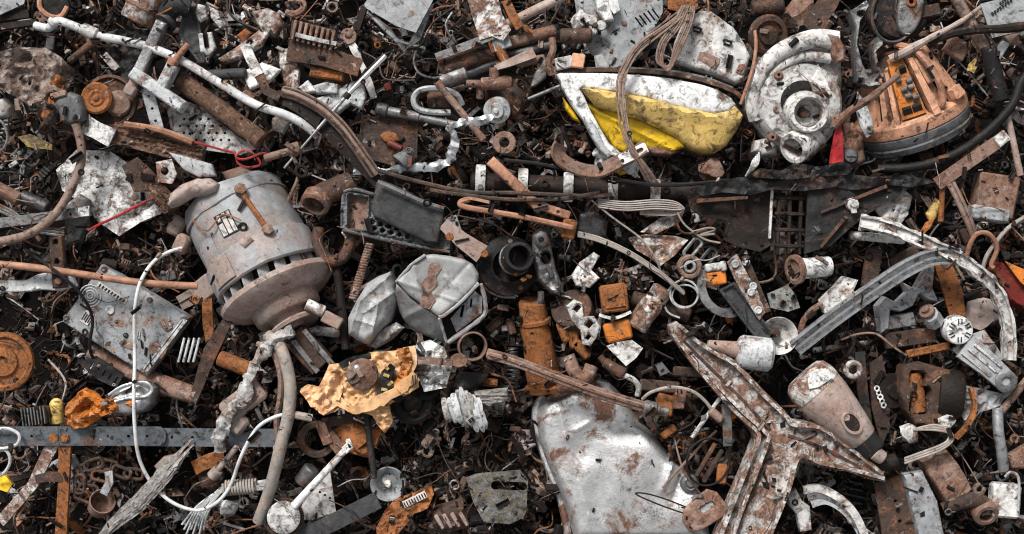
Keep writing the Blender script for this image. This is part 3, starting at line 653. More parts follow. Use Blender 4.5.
# ---- handset tray with dark screen plate
t = Thing('handset_shell', 'charcoal handset shell with speaker holes and open window', 'handset', (395, 220, 70))
m = MB(); m.plate([(346, 189), (356, 187), (372, 192), (410, 205), (452, 222), (452, 250), (440, 254), (400, 245), (350, 234), (340, 228), (340, 212), (341, 196)], 94, 9, fillet=2.5, rim=5, rw=4.5, holes=[[(349, 195), (367, 198), (365, 229), (348, 228)]] + [circ(372 + i * 8.5 + (j % 2) * 2, 222 + i * 2 + j * 6.5, 1.7, 8) for i in range(5) for j in range(2)], res=1.8); t.part('shell', m, 'plug_grey')
m = MB(); m.plate([(347, 193), (369, 196), (367, 231), (346, 230)], 88, 2, nz_=1); t.part('window_back', m, 'dusty_rust')
m = MB(); m.wire([(344, 192), (356, 190), (390, 200), (450, 224)], 1.5, 99); m.wire([(343, 230), (360, 234), (400, 243), (450, 252)], 1.5, 99); t.part('edge_bead', m, 'steel')
m = MB(); m.plate([(376, 182), (382, 180), (400, 187), (430, 203), (444, 211), (444, 222), (438, 243), (428, 243), (405, 232), (374, 217), (371, 210)], 106, 6, fillet=2.5, nz_=.8, tilt=(0, .05)); single('screen_plate', 'black rounded plate lying on the charcoal handset shell', 'plate', m, 'charcoal')
m = MB(); m.band([(378, 181, 112), (400, 191, 113), (420, 200, 113), (444, 208, 112)], 3, 2); single('chain_strip', 'thin beaded metal strip along the top of the black plate', 'metal strip', m, 'steel')

def folds(x, y):
    h = 0
    for ax_, ay, bx, by, a, w in ((392, 274, 362, 300, 5, 2.5), (362, 300, 350, 336, 4, 2.5), (395, 292, 366, 312, 4, 2), (366, 312, 358, 340, -3, 2.5), (384, 280, 392, 318, -3, 3), (380, 304, 372, 342, 4, 2), (354, 318, 378, 326, 2.5, 2), (370, 288, 378, 300, -3, 3)):
        L2 = (bx - ax_) ** 2 + (by - ay) ** 2; tt = min(1, max(0, ((x - ax_) * (bx - ax_) + (y - ay) * (by - ay)) / L2))
        h += a * math.exp(-math.hypot(x - ax_ - tt * (bx - ax_), y - ay - tt * (by - ay)) / w)
    return h
# ---- crumpled grey can, two lumps
def crease(x, y, d):
    h = 0
    for (ax_, ay, bx, by, a, w) in ((398, 279, 440, 316, 7, 3.5), (440, 316, 474, 290, 6, 3), (425, 254, 398, 280, 4, 3), (470, 264, 442, 316, -4, 10), (410, 300, 440, 335, 3, 5), (432, 268, 424, 310, -5, 5)):
        L2 = (bx - ax_) ** 2 + (by - ay) ** 2; tt = min(1, max(0, ((x - ax_) * (bx - ax_) + (y - ay) * (by - ay)) / L2))
        dd = math.hypot(x - ax_ - tt * (bx - ax_), y - ay - tt * (by - ay)); h += a * math.exp(-(dd / w) ** 2)
    return h
t = Thing('crushed_can', 'crushed dusty grey metal canister with torn open side', 'canister', (440, 295, 50, 100))
def sag(x, y, d): return 2.5 * math.exp(-abs((x - 398) * .34 - (y - 281)) / 2.5 * (1 if x < 440 else 3)) - 2 * math.exp(-abs((x - 470) + (y - 262) * .9) / 2.5) + 2 * math.exp(-abs((x - 456) * .8 - (y - 286)) / 2) * (1 if x > 444 else 0) - 5 * math.exp(-(((x - 436) / 13) ** 2 + ((y - 284) / 20) ** 2)) + 2 * math.exp(-(((x - 415 - (y - 270) * .25) / 3) ** 2))
m = MB(); m.plate([(397, 281), (404, 271), (414, 262), (425, 255), (433, 254), (450, 256), (464, 259), (473, 264), (479, 274), (478, 284), (462, 300), (444, 315), (438, 316), (424, 306), (408, 294)], 112, 5, fillet=5, fh=5, hf=sag, nz_=2, ns=.03, oct_=2, res=1.6); t.part('lid', m, 'can_grey', sharp=70)
m = MB(); m.plate([(397, 283), (410, 297), (426, 309), (440, 318), (442, 330), (444, 343), (436, 342), (418, 335), (404, 324), (398, 312), (395, 296)], 91, 4, fillet=3, fh=3, tilt=(.35, -.95), nz_=4, ns=.035, oct_=2, res=1.8, hf=lambda x, y, d: 3 * math.exp(-((x * .5 + y - 520) / 4) ** 2)); t.part('front_wall', m, 'can_grey', sharp=70)
m = MB(); m.plate([(440, 316), (478, 284), (484, 300), (483, 315), (464, 330), (446, 343)], 74, 20); t.part('inside_shade', m, 'ink')  # black block stands in for the shade inside the torn opening
m = MB(); m.plate([(450, 319), (475, 291), (482, 297), (482, 313), (456, 333)], 97, 2, tilt=(.1, -.4), nz_=2.5, holes=[rect(462, 311, 3, 13, 12), rect(471, 303, 2, 9, 8)]); t.part('torn_panel', m, 'grey_paint')
for ps, r in (([(440, 316, 112), (446, 314, 114), (462, 301, 114), (479, 283, 111)], 1.8), ([(481, 284, 108), (485, 300, 102), (484, 315, 96), (466, 330, 94), (447, 343, 92)], 2.4), ([(440, 318, 110), (443, 330, 100), (446, 343, 92)], 1.6), ([(397, 282, 110), (412, 265, 113), (426, 255, 112)], 1.6)):
    m = MB(); m.wire(ps, r, rag=.6); t.part('rolled_seam', m, 'can_grey')
m = MB(); m.plate([(420, 306), (424, 292), (421, 284), (428, 276), (430, 264), (438, 262), (442, 268), (436, 277), (438, 284), (431, 292), (436, 300), (430, 309)], 113.6, 1, hf=sag, nz_=1.2, ns=.1, res=1.8); t.part('rust_patch', m, 'dusty_rust')
m = MB(); m.plate([(366, 283), (378, 276), (391, 271), (396, 284), (397, 300), (390, 322), (382, 330), (368, 346), (356, 341), (348, 334), (347, 318), (356, 300)], 102, 22, fillet=9, fh=16, dome=7, hf=lambda x, y, d: folds(x, y), nz_=3, ns=.03, oct_=3, res=1.3); single('crumpled_bag', 'smaller crumpled grey sheet bulging at the left of the crushed canister', 'crumpled sheet', m, 'can_grey')
m = MB(); m.plate([(367, 346), (380, 330), (396, 322), (404, 328), (392, 340), (376, 349)], 88, 4, fillet=2, nz_=4, ns=.1, dome=4); single('foil_scrap', 'twisted pinkish foil flap below the crumpled grey sheet', 'foil', m, 'grey_cloth')

# ---- black lens unit
t = Thing('lens_unit', 'black round bolted flange with upright threaded tube', 'valve', (510, 265, 70))
m = MB(); m.lathe((508, 266, 84), (0.1, -0.05, 1), [(0, 0), (30, 0), (31, 2), (30, 5), (24, 7), (20, 13), (17, 17)], 44); t.part('flange', m, 'black_metal')
m = MB(); m.lathe((514, 260, 96), (0.22, -0.15, 1), [(15, 0), (15, 10), (16, 11), (15, 13), (15.8, 15), (14.6, 17), (15.6, 20), (14, 25), (11, 25), (10.5, 4), (0, 4)], 36); t.part('tube', m, 'black_plastic')
m = MB(); m.lathe((514, 260, 96), (0.22, -0.15, 1), [(15.4, 3), (16.6, 4), (16.6, 7), (15.4, 8)], 36); t.part('clamp_band', m, 'steel')
m = MB()
for q in ((523, 279), (516, 274), (529, 276)): m.hull(q[0], q[1], 108, 9, 6, 7, 15, 14, q[0])
t.part('rusty_screw', m, 'orange_rust')
for an in (150, 200, 250, 300, 85):
    m = MB(); m.hexhead((508 + 25 * math.cos(math.radians(an)), 266 - 25 * math.sin(math.radians(an)), 89), 3, 3); t.part('flange_bolt', m, 'steel' if an % 100 else 'orange_rust')
m = MB(); m.wire([(480, 258), (478, 272), (486, 288), (500, 296), (516, 297)], 2.2, 86); t.part('rim_edge', m, 'steel')
t = Thing('gearbox_casting', 'grey angular cast housing with dark opening just right of the lens flange', 'casting', (545, 265, 70))
m = MB(); m.plate([(532, 234), (540, 228), (548, 232), (552, 250), (556, 268), (562, 284), (560, 296), (550, 293), (538, 280), (533, 262)], 106, 16, fillet=4, nz_=4, ns=.09, holes=[circ(546, 258, 4.5, 12, 6)]); t.part('shell', m, 'steel')
m = MB(); m.lathe((541, 240, 104), (0, 0, 1), [(7, 0), (7, 7), (5, 8), (3, 8), (3, 3), (0, 3)], 18); t.part('boss', m, 'dark_steel'); m = MB(); m.box(550, 272, 106, 14, 5, 6, 70); t.part('ridge', m, 'dark_steel')
m = MB(); m.wire([(541, 292, 96), (540, 302, 92), (532, 306, 88)], 3.4); t.part('spout', m, 'steel')

# ---- bent channel strips at the upper right
t = Thing('bent_channel', 'long bent grey channel strip curving from lower left to the kinked rail', 'metal channel', (870, 300, 100))
cp = [(796, 348, 92), (830, 319, 104), (868, 290, 114), (900, 268, 120), (926, 257, 122), (952, 257, 120)]
m = MB(); m.band(cp, 15, 3, n=8); t.part('web', m, 'pale_grey')
def off(ps, d, dz):
    o = []
    for i, p in enumerate(ps):
        a, b = ps[max(i - 1, 0)], ps[min(i + 1, len(ps) - 1)]; l = math.hypot(b[0] - a[0], b[1] - a[1])
        o.append((p[0] - (b[1] - a[1]) / l * d, p[1] + (b[0] - a[0]) / l * d, p[2] + dz))
    return o
for d in (-7, 7, 1):
    m = MB(); m.band(off(cp, d, 4), 2.6, 8 if d != 1 else 3, n=8); t.part('lip', m, 'galvanised')
t = Thing('kinked_rail', 'battered white metal rail kinked in the middle and bent downwards', 'metal rail', (950, 270, 105))
kp = [(858, 222, 112), (880, 226, 116), (905, 236, 119), (930, 247, 122), (952, 258, 126)]
k2 = [(952, 258, 126), (972, 272, 122), (990, 288, 116), (1000, 306, 110), (1007, 326, 106), (1010, 360, 100)]
m = MB(); m.sweep(spline(kp, 6), rsect(15, 4), jit=.35, rag=1.5, taper=lambda q: 1.15 - .4 * q); m.sweep(spline(k2, 6), rsect(12, 4), jit=.4, rag=1.8); t.part('web', m, 'casting')
for ps in (kp, k2):
    for d in (-5, 5):
        m = MB(); m.sweep(spline(off(ps, d, 3), 6), rsect(2.4, 6), jit=.6, rag=1.6); t.part('lip', m, 'casting')
t = Thing('tick_dial', 'round white dial knob with black tick marks', 'dial', (957, 330, 95))
m = MB(); m.lathe((957, 330, 100), (0.05, 0.1, 1), [(0, -12), (14, -12), (14.5, 0), (13.5, 4), (12, 5), (3, 5), (3, 2), (0, 2)], 36); t.part('face', m, 'white_paint')
m = MB()
for i in range(6):
    for dd in (-10, 10):
        a = math.radians(i * 60 + 30 + dd); m.plate(rect(957 + 9.3 * math.cos(a), 330 + 9.3 * math.sin(a), 5, 0.9, i * 60 + 30 + dd * 0), 106 - .1 * 9.3 * math.sin(a) - .05 * 9.3 * math.cos(a), 1)
t.part('tick_mark', m, 'ink')
t = Thing('gear_post', 'grey hexagonal post with rusty gear next to the dial knob', 'post', (932, 320, 80))
m = MB(); m.rod((936, 322, 92), (926, 313, 106), 10, 9, 8); t.part('hex_post', m, 'pale_grey')
m = MB(); m.lathe((925, 312, 106), (-.6, -.55, .6), [(8, 0), (8, 3), (6, 4), (4, 4), (4, 7), (0, 7)], 10); t.part('gear', m, 'dusty_rust')

# ---- yellow wrapper with the lid on it
t = Thing('torn_wrapper', 'crumpled yellow orange plastic wrapper with torn black printing', 'wrapper', (360, 385, 90))
wr = [(302, 388), (308, 384), (320, 386), (326, 372), (330, 364), (338, 363), (352, 358), (372, 352), (396, 350), (408, 346), (414, 360), (412, 372), (418, 372), (420, 386), (404, 396), (390, 404), (394, 420), (386, 432), (378, 424), (374, 414), (362, 410), (348, 402), (338, 410), (326, 414), (314, 404)]
m = MB(); m.plate(wr, 104, 1.6, nz_=6, ns=.07, oct_=4, res=1.4, cr=(5, .06), hf=lambda x, y, d: 6 * math.exp(-((y - 404 + (x - 350) * .25) / 5) ** 2)); t.part('film', m, 'yellow_wrapper', sharp=70)
m = MB(); m.plate([(303, 389), (314, 384), (322, 386), (328, 372), (338, 372), (346, 386), (340, 404), (326, 413), (314, 405)], 112, 1.4, nz_=4, ns=.07, cr=(5, .07), res=1.4); t.part('torn_corner', m, 'peach_wrapper', sharp=70)
m = MB(); m.plate([(398, 348), (410, 346), (414, 360), (408, 376), (402, 392), (396, 384), (402, 366)], 114, 1.4, nz_=4, cr=(4, .08), res=1.4); t.part('torn_corner', m, 'orange_plastic')
m = MB(); m.sweep(spline([(338, 396, 114), (350, 405, 117), (362, 407, 118), (380, 400, 119), (398, 389, 119), (417, 374, 116)], 6), rsect(9, 1.6), jit=.5, rag=2.2); m.band([(410, 346, 108), (412, 362, 112), (404, 374, 112)], 12, 2); t.part('folded_edge', m, 'yellow_wrapper')
m = MB()
for o in ([(383, 370), (392, 362), (397, 366), (392, 378), (396, 388), (384, 398), (378, 394), (380, 382)], [(340, 362), (352, 356), (372, 352), (373, 358), (356, 362), (344, 368)], [(393, 398), (406, 391), (410, 394), (400, 401)]):
    m.plate(o, 112.5, 1.5, nz_=2, ns=.1)
t.part('black_print', m, 'ink')
m = MB()
for q in ((388, 374, 20), (392, 382, -40), (386, 388, 15), (388, 366, 50)): m.plate(rect(q[0], q[1], 6, 3, q[2]), 115, 1)
t.part('print_letter', m, 'faded_yellow')
m = MB()
for i in range(4): m.plate(rect(414 + i * 1.6, 378 - i * .3, 1, 9, 4), 122, 1)
t.part('print_bar', m, 'ink')
m = MB(); m.lathe((362, 374, 112), (0.08, 0.15, 1), [(0, 0), (15, 0), (16.2, 2), (15, 4.5), (9, 6), (0, 6.5)], 36); t = single('pot_lid', 'round brown lid with silver knob resting on the yellow wrapper', 'lid', m, 'dusty_rust')
m = MB(); m.rod((361, 374, 117), (358, 367, 127), 4, 3, 12); m.ball((358, 367, 127), 4); t.part('knob', m, 'chrome')

# ---- orange crushed tin, yellow cap
t = Thing('squashed_tin', 'flattened silver tin with shiny torn orange end', 'tin', (110, 405, 80))
m = MB(); m.plate([(110, 396), (120, 387), (134, 382), (148, 382), (155, 388), (154, 404), (146, 412), (128, 416), (112, 414)], 102, 16, fillet=6, fh=10, dome=5, nz_=1, hf=lambda x, y, d: -5 * math.exp(-(((x - 136) / 13) ** 2 + ((y - 392) / 6) ** 2))); t.part('body', m, 'galvanised')
m = MB(); m.wire([(112, 394), (124, 386), (138, 382), (150, 382), (155, 389), (148, 395), (134, 396), (118, 400)], 1.5, 108); t.part('rim', m, 'chrome')
m = MB(); m.plate([(68, 414), (70, 402), (78, 392), (88, 387), (96, 391), (104, 398), (122, 398), (138, 400), (139, 405), (120, 410), (104, 416), (90, 426), (78, 428), (70, 424)], 106, 5, nz_=5, ns=.07, fillet=4, res=1.8, cr=(6, .06), hf=lambda x, y, d: -6 * math.exp(-(((x - 84) / 8) ** 2 + ((y - 408) / 5) ** 2))); t.part('torn_end', m, 'orange_plastic')
m = MB(); m.rod((56, 405, 78), (56, 424, 76), 7, 7, 18); m.ball((56, 405, 78), 7); single('yellow_stopper', 'small yellow plastic cap standing beside the ribbed heat sink', 'cap', m, 'faded_yellow')

# ---- flat grey bars at lower left
m = MB(); m.bar((-20, 436), (166, 436), 19, 3.5, 98, holes=[(.28, 1.4), (.61, 1.5), (.69, 1.5), (.80, 1.7), (.9, 1.5)], r=8); t = single('steel_strip', 'long flat blue-grey steel strip with rounded end and row of holes', 'steel strip', m, 'blue_steel')
m = MB(); m.bar((140, 437), (286, 438), 18, 3.5, 93, holes=[(.22, 1.5), (.36, 1.5), (.6, 1.5)]); single('steel_strip', 'flat blue-grey steel strip continuing under the rounded end of the longer strip', 'steel strip', m, 'blue_steel')
t = Thing('rusty_trestle', 'rusty A-shaped bracket frame with two legs at the lower left', 'bracket frame', (45, 480, 70))
m = MB(); m.sweep([(54, 440, 92), (30, 486, 88), (-4, 524, 84)], rsect(13, 6), jit=.35); t.part('leg', m, 'white_rust', label='flaky white leg')
m = MB(); m.sweep([(65, 438, 94), (62, 486, 90), (58, 540, 86)], rsect(12, 6), jit=.2); t.part('leg', m, 'orange_rust', label='orange rusty leg')
m = MB(); m.sweep([(34, 480, 90), (48, 477, 92), (62, 478, 91)], rsect(9, 5), jit=.3); t.part('rung', m, 'rust')
m = MB(); m.hexhead((54, 438, 95), 6, 4); m.hexhead((66, 438, 97), 5, 4); t.part('pivot_bolt', m, 'orange_rust')

# ---- cables and hoses
t = Thing('power_plug', 'dark grey power plug with thick brown cable hanging below it', 'plug', (72, 110, 105))
m = MB(); m.plate([(59, 97), (72, 92), (82, 96), (86, 110), (86, 120), (74, 125), (64, 123), (60, 112), (54, 106)], 114, 13, fillet=4, fh=6, dome=2); t.part('plug_body', m, 'plug_grey')
for x, y in ((64, 104), (79, 102), (81, 118), (66, 119)):
    m = MB(); m.lathe((x, y, 114), (0, 0, 1), [(2.6, 0), (2.4, 1.6), (0, 1.6)], 10); t.part('screw', m, 'steel')
m = MB(); m.wire([(77, 124, 110), (81, 140, 108), (82, 158, 106), (77, 176, 106), (68, 197, 108), (56, 216, 112), (38, 231, 114), (16, 239, 112), (-20, 244, 106)], 4.4, n=8, seg=12, jit=.1); t.part('cable', m, 'brown_cable')
m = MB(); m.box(62, 96, 112, 16, 6, 6, -15); t.part('cord_clamp', m, 'dusty_rust')
m = MB(); m.wire([(-20, 263, 108), (20, 266, 110), (60, 271, 112), (100, 277, 112), (135, 282, 110), (170, 285, 108), (196, 286, 104)], 3.7, n=8, seg=12); single('copper_pipe', 'thin copper-brown pipe running across above the grey metal box', 'pipe', m, 'copper')
m = MB(); m.wire([(177, 248, 90), (166, 252, 98), (153, 262, 108), (143, 280, 116), (138, 300, 117), (135, 325, 112), (135, 360, 110), (136, 395, 118), (137, 425, 118), (139, 455, 112), (147, 478, 106), (160, 495, 104), (176, 506, 104), (196, 511, 106), (212, 506, 106), (224, 495, 104), (232, 480, 104), (240, 460, 112), (250, 440, 116), (262, 424, 118), (280, 415, 116), (296, 414, 112)], 1.9, n=10, seg=10); t = single('white_cable', 'long white cable looping from the big motor down past the steel strip', 'cable', m, 'white_cable')
m = MB(); m.wire([(293, 414, 112), (303, 416, 112), (312, 418, 110)], 4.2, n=4); t.part('plug_end', m, 'cream_cable')
m = MB(); m.wire([(20, 250, 90), (36, 258, 104), (52, 266, 116), (67, 277, 120), (80, 290, 116), (88, 305, 108), (90, 322, 98), (85, 346, 92), (85, 360, 80)], 1.7, n=8); single('black_cable', 'thin black cable curling across the left side of the grey metal box', 'cable', m, 'ink')
m = MB()
for d in (-3, 0, 3): m.wire([(-10, 204 + d, 88), (14, 215 + d, 92), (30, 227 + d, 92), (64, 233 + d, 90)], 1.5, n=6)
single('twisted_cable', 'grey stranded wire rope entering at the left edge above the copper-brown pipe', 'wire rope', m, 'steel')
t = Thing('braided_hose', 'pale braided hose bending down beside the pan handle', 'hose', (285, 430, 90))
bh = [(268, 335, 100), (280, 344, 106), (288, 360, 112), (293, 385, 114), (291, 415, 116), (285, 440, 118), (277, 470, 112), (269, 495, 104), (258, 522, 94)]
m = MB(); m.wire(bh, 6.2, n=10, seg=12); t.part('sleeve', m, 'cream_cable')
for d in (-3.4, 0, 3.4):
    m = MB(); m.wire([(x + d, y, z + 4.6 - abs(d) * .5) for x, y, z in bh], 1.5, n=8, seg=6); t.part('braid', m, 'brown_cable')
m = MB(); m.wire([(257, 344, 98), (272, 350, 104), (281, 372, 106), (281, 396, 104), (276, 420, 96), (276, 450, 88)], 3.2, n=8); single('thin_hose', 'thin brown hose running inside the bend of the pale braided hose', 'hose', m, 'brown_cable')
t = Thing('small_pan', 'small round pan with long thin white handle', 'pan', (310, 485, 100))
m = MB(); m.lathe((285, 516, 104), (0, 0, 1), [(0, 0), (15, 0), (16.5, 2), (16.5, 5), (15, 6), (0, 7)], 36); t.part('pan', m, 'flaky_white')
m = MB(); m.rod((295, 505, 109), (347, 448, 113), 4.2, 3.2, 10); m.box(349, 446, 111, 10, 8, 5, -45); m.box(351, 442, 111, 5, 10, 5, -20); t.part('handle', m, 'white_paint')
m = MB(); m.ring((283, 518, 98), 19, 2); t.part('rim', m, 'rust')
m = MB(); m.bar((290, 544), (378, 500), 17, 5, 96, nz_=.6); single('belt_strap', 'flat black rubber strap under the pan handle', 'strap', m, 'charcoal')
# cloth twist, big tape
m = MB(); m.sweep(spline([(292, 330, 104), (272, 342, 110), (257, 362, 112), (248, 380, 114), (242, 398, 114), (230, 412, 112), (220, 430, 110), (217, 452, 104)], 8), [(14 * .5 * math.cos(a * .785), 8 * .5 * math.sin(a * .785)) for a in range(8)], jit=.35, rag=4, taper=lambda q: .75 + .35 * math.sin(q * 9) ** 2); single('twisted_rag', 'twisted dirty grey rag hanging over the end of the steel strips', 'rag', m, 'grey_cloth')
m = MB(); m.box(243, 401, 92, 46, 24, 16, -38, 3, nz_=1.5); m.box(233, 421, 92, 28, 20, 14, 35, 3, nz_=1); single('metal_block', 'pinkish T-shaped metal block under the twisted rag', 'metal block', m, 'dusty_pink')
# splintered wood
t = Thing('splintered_wood', 'long splintered grey wooden lath below the steel strips', 'wood', (145, 495, 92))
for k in range(7):
    o = (k - 3) * 2.3; a, b = rnd.uniform(0, .25) if k % 2 else 0, rnd.uniform(.75, 1)
    ps = spline([(96, 542, 96), (120, 519, 100), (142, 500, 105), (160, 481, 106), (176, 462, 103), (196, 438, 96)], 8); ps = ps[int(a * 30):max(int(b * len(ps)), 12)]; n_ = len(ps)
    m = MB(); m.sweep([(p.x + o * .72 * min(1, .3 + i / 18), p.y + o * .62 * min(1, .3 + i / 18), p.z + rnd.uniform(-.5, .5) + (3 - abs(k - 3)) * .8) for i, p in enumerate(ps)], rsect(3.4, 5), rag=1.4, taper=lambda q: min(1, .35 + q * 2.5) * min(1, (1.02 - q) * 5 + .2)); t.part('splinter', m, 'old_wood')
# ---- clamped shaft and wires across the middle
t = Thing('clamped_shaft', 'dark horizontal shaft with white screwed clamps along it', 'shaft', (600, 185, 60))
m = MB(); m.rod((470, 180, 70), (712, 192, 70), 10, 10, 16, jit=1); t.part('shaft', m, 'dark_rust')
for x, y in ((480, 178), (569, 186), (523, 182), (614, 190), (657, 193)):
    m = MB(); m.plate(rect(x, y, 10, 30, 2, 1.5), 83, 2.5, nz_=.8, holes=[circ(x, y + 8, 1.6, 8)], hf=lambda X, Y_, d, y0=y: -((Y_ - y0) / 15) ** 2 * 6); c = t.part('clamp', m, 'casting')
    m = MB(); m.hexhead((x, y + 8, 80), 3, 3); t.part('clamp_screw', m, 'steel', c)
m = MB(); m.wire([(378, 170, 102), (420, 182, 104), (470, 192, 104), (520, 193, 104), (590, 196, 102), (612, 194, 100)], 2.3, n=8); m.wire([(430, 190, 103), (500, 199, 106), (560, 199, 106), (600, 192, 102)], 2.2, n=8)
single('cable_rods', 'pair of dark brown rods running side by side below the clamped shaft', 'rod', m, 'dark_cable')
t = Thing('wire_bundle', 'bundle of thin pale wires under the clamped shaft with hanging tail', 'wire bundle', (640, 205, 85))
for k in range(5):
    m = MB(); m.wire([(598, 199 + k * 2, 96), (625, 202 + k * 2.1, 99), (655, 200 + k * 2.2, 100), (675, 202 + k * 2, 99), (683 + k % 2, 209, 97), (672, 215 - k, 95), (640, 214 - k * 1.2, 94)], .95, n=6, seg=5); t.part('strand', m, 'cream_cable')
m = MB(); m.wire([(677, 212, 97), (684, 224, 97), (696, 234, 98), (706, 240, 99), (720, 243, 98)], 1.1, n=6); m.wire([(692, 232, 100), (708, 228, 101), (714, 230, 99), (700, 235, 99), (714, 234, 99)], 1.2); t.part('tail', m, 'cream_cable')
t = Thing('copper_hook', 'flat copper strip folded into a narrow hook', 'strip', (510, 210, 95))
m = MB(); m.band([(490, 203, 108), (470, 199, 106), (461, 202, 104), (466, 208, 106), (500, 213, 110), (540, 221, 110), (572, 229, 106)], 3, 9, n=8); t.part('strip', m, 'copper')
m = MB(); m.wire([(470, 200, 110), (461, 203, 109), (468, 208, 110), (520, 217, 113), (572, 228, 109)], 3, n=6); t.part('rolled_edge', m, 'copper')
m = MB(); m.bar((490, 160), (542, 210), 11, 5, 104, fillet=1.5); m.bar((536, 204), (570, 216), 9, 5, 104, fillet=1.5); single('copper_bar', 'copper-coloured bent bar crossing the dark clamped shaft', 'bar', m, 'copper')
m = MB(); m.box(569, 229, 96, 14, 20, 8, 10, 2); single('rust_clip', 'orange rusty clip at the end of the copper hook', 'clip', m, 'orange_rust')
t = Thing('braided_lead', 'braided pale cable ending at the round wire ring', 'cable', (630, 260, 100))
for d in (-1.9, 0, 1.9):
    m = MB(); m.wire([(578, 234 + d, 96), (600, 240 + d, 106), (630, 254 + d, 110), (660, 274 + d, 108), (684, 293 + d * .6, 100)], 1.3, n=8); t.part('strand', m, 'cream_cable')
m = MB(); m.wire(circ(684, 294, 14, 16), 1.1, 98, closed=True, n=3); m.wire(circ(685, 296, 13, 16, 11), 1.0, 97, closed=True, n=3); m.wire([(672, 286, 97), (664, 298, 96), (668, 312, 95), (680, 318, 94)], 1.1); single('wire_ring', 'round ring of thin pale wire with a loose tail', 'wire ring', m, 'pale_grey')
m = MB(); m.wire([(592, 200, 92), (612, 217, 96), (640, 238, 99), (655, 258, 99), (662, 274, 94)], 1.1, n=8); single('thin_wire', 'single thin pale wire slanting down over the rusty triangular plate', 'wire', m, 'cream_cable')
t = Thing('cable_bundle', 'bundle of thin brown cables draped down over the yellow iron', 'cable bundle', (640, 90, 110))
for k in range(5):
    o = (k - 2) * 1.5 + rnd.uniform(-.5, .5); j = lambda: rnd.uniform(-1.6, 1.6)
    m = MB(); m.wire([(690 + o + j(), 6, 108), (670 + o * .6 + j(), 24 + o, 117 + j()), (640 + o * .7, 46 + o * .7 + j(), 117 + j()), (626 + o, 66 + j(), 116 + j()), (620 + o * 1.1, 86, 119 + j()), (622 + o * .8 + j(), 122, 122 + j()), (631 + o * .8, 150, 123 + j()), (643 + o * 1.2, 168, 116), (656 + o * 1.6, 186, 104)], 1.1, n=8, seg=6); t.part('strand', m, 'brown_cable')
t = Thing('cable_loop', 'loop of brown cables hanging over the rusty white panel', 'cable loop', (672, 40, 112))
for k in range(4):
    o = (k - 1.5) * 2.4 + rnd.uniform(-.8, .8); m = MB(); m.wire([(686 + o, 6, 112), (676 + o * .7, 26 + o, 116), (663 + o, 44, 117), (660 + o * .8, 62 + rnd.uniform(-2, 2), 114), (669, 68 + o * .7, 112), (678 + o, 48, 116), (689 + o, 22, 114), (692 + o, 6, 110)], 1.2, n=8, seg=6); t.part('strand', m, 'brown_cable')
# ================================================================ the second rank, quarter by quarter
def P(name, label, cat, outline, z, mtl, th=3, **k):
    m = MB(); m.plate(outline, z, th, **k); return single(name, label, cat, m, mtl)
def W(name, label, cat, pts, r, z, mtl, **k):
    m = MB(); m.wire(pts, r, z, **k); return single(name, label, cat, m, mtl)
def R(name, label, cat, p0, p1, r, mtl, r1=None, **k):
    m = MB(); m.rod(p0, p1, r, r1, **k); return single(name, label, cat, m, mtl)
def B(name, label, cat, cx, cy, z, L, w, h, ang, mtl, **k):
    m = MB(); m.box(cx, cy, z, L, w, h, ang, **k); return single(name, label, cat, m, mtl)
def H(name, label, cat, cx, cy, z, sx, sy, sz, ang, mtl, seed=1, rough=2.0):
    m = MB(); m.hull(cx, cy, z, sx, sy, sz, ang, 18, seed, rough=rough); return single(name, label, cat, m, mtl)

# ---- upper left
t = P('crumpled_sheet', 'big crumpled brown-grey sheet with an orange crease at the left edge', 'crumpled sheet',
  [(-14, 56), (0, 52), (20, 47), (44, 47), (61, 57), (71, 69), (66, 88), (57, 105), (44, 124), (34, 111), (17, 98), (-10, 84)], 104, 'crinkled_brown', 3, nz_=6, ns=.05, oct_=5, res=1.7, cr=(6, .04), hf=lambda x, y, d: 7 * math.exp(-((x * .5 + y * .2 - 41) / 4) ** 2))
m = MB(); m.plate([(49, 78), (58, 74), (66, 80), (58, 100), (46, 120), (37, 112), (42, 98)], 111, 2, nz_=8, ns=.07, res=2); t.part('orange_crease', m, 'orange_rust')
t = Thing('rust_spool', 'orange rusty disc spool set in a larger dark rusty ring', 'spool', (105, 100, 80))
m = MB(); m.lathe((109, 101, 86), (0, 0, 1), [(0, 0), (25, 0), (27, 2), (27, 8), (24, 9), (22, 5), (0, 4)], 44); t.part('back_ring', m, 'rust')
m = MB(); m.lathe((100, 99, 90), (-.1, 0, 1), [(0, 0), (11, 0), (11, 10), (15.5, 11), (16, 14), (14, 16), (9, 14.5), (7, 16), (4, 15), (2.5, 17), (0, 17)], 40); t.part('front_disc', m, 'orange_rust')
m = MB()
m.lathe((117, 103, 90), (.25, 0, 1), [(0, 0), (13, 0), (13.5, 1.5), (12, 2), (13, 3.5), (11.5, 4), (12.5, 5.5), (11, 6), (12, 7.5), (10, 8), (11, 9.5), (8, 10), (0, 10)], 28)
t.part('wound_wire', m, 'dusty_rust')
t = Thing('flat_link', 'grey flat bar ending in a square nut above the orange spool', 'bar', (148, 55, 100))
m = MB(); m.bar((163, 22), (139, 74), 12, 6, 108, fillet=1.5, nz_=.6); t.part('bar', m, 'steel')
m = MB(); m.rod((138, 76, 105), (132, 90, 105), 5, 5, 10); m.box(132, 91, 99, 12, 12, 11, 28, 2); t.part('nut', m, 'dusty_pink')
t = Thing('tee_bar', 'pale grey T-shaped handle with rusty threaded stem', 'handle', (165, 90, 100))
m = MB(); m.bar((134, 73), (186, 109), 13, 9, 116, fillet=2, r=2); t.part('crossbar', m, 'pale_grey')
m = MB(); m.bar((163, 90), (175, 66), 12, 8, 115, fillet=2); t.part('neck', m, 'pale_grey')
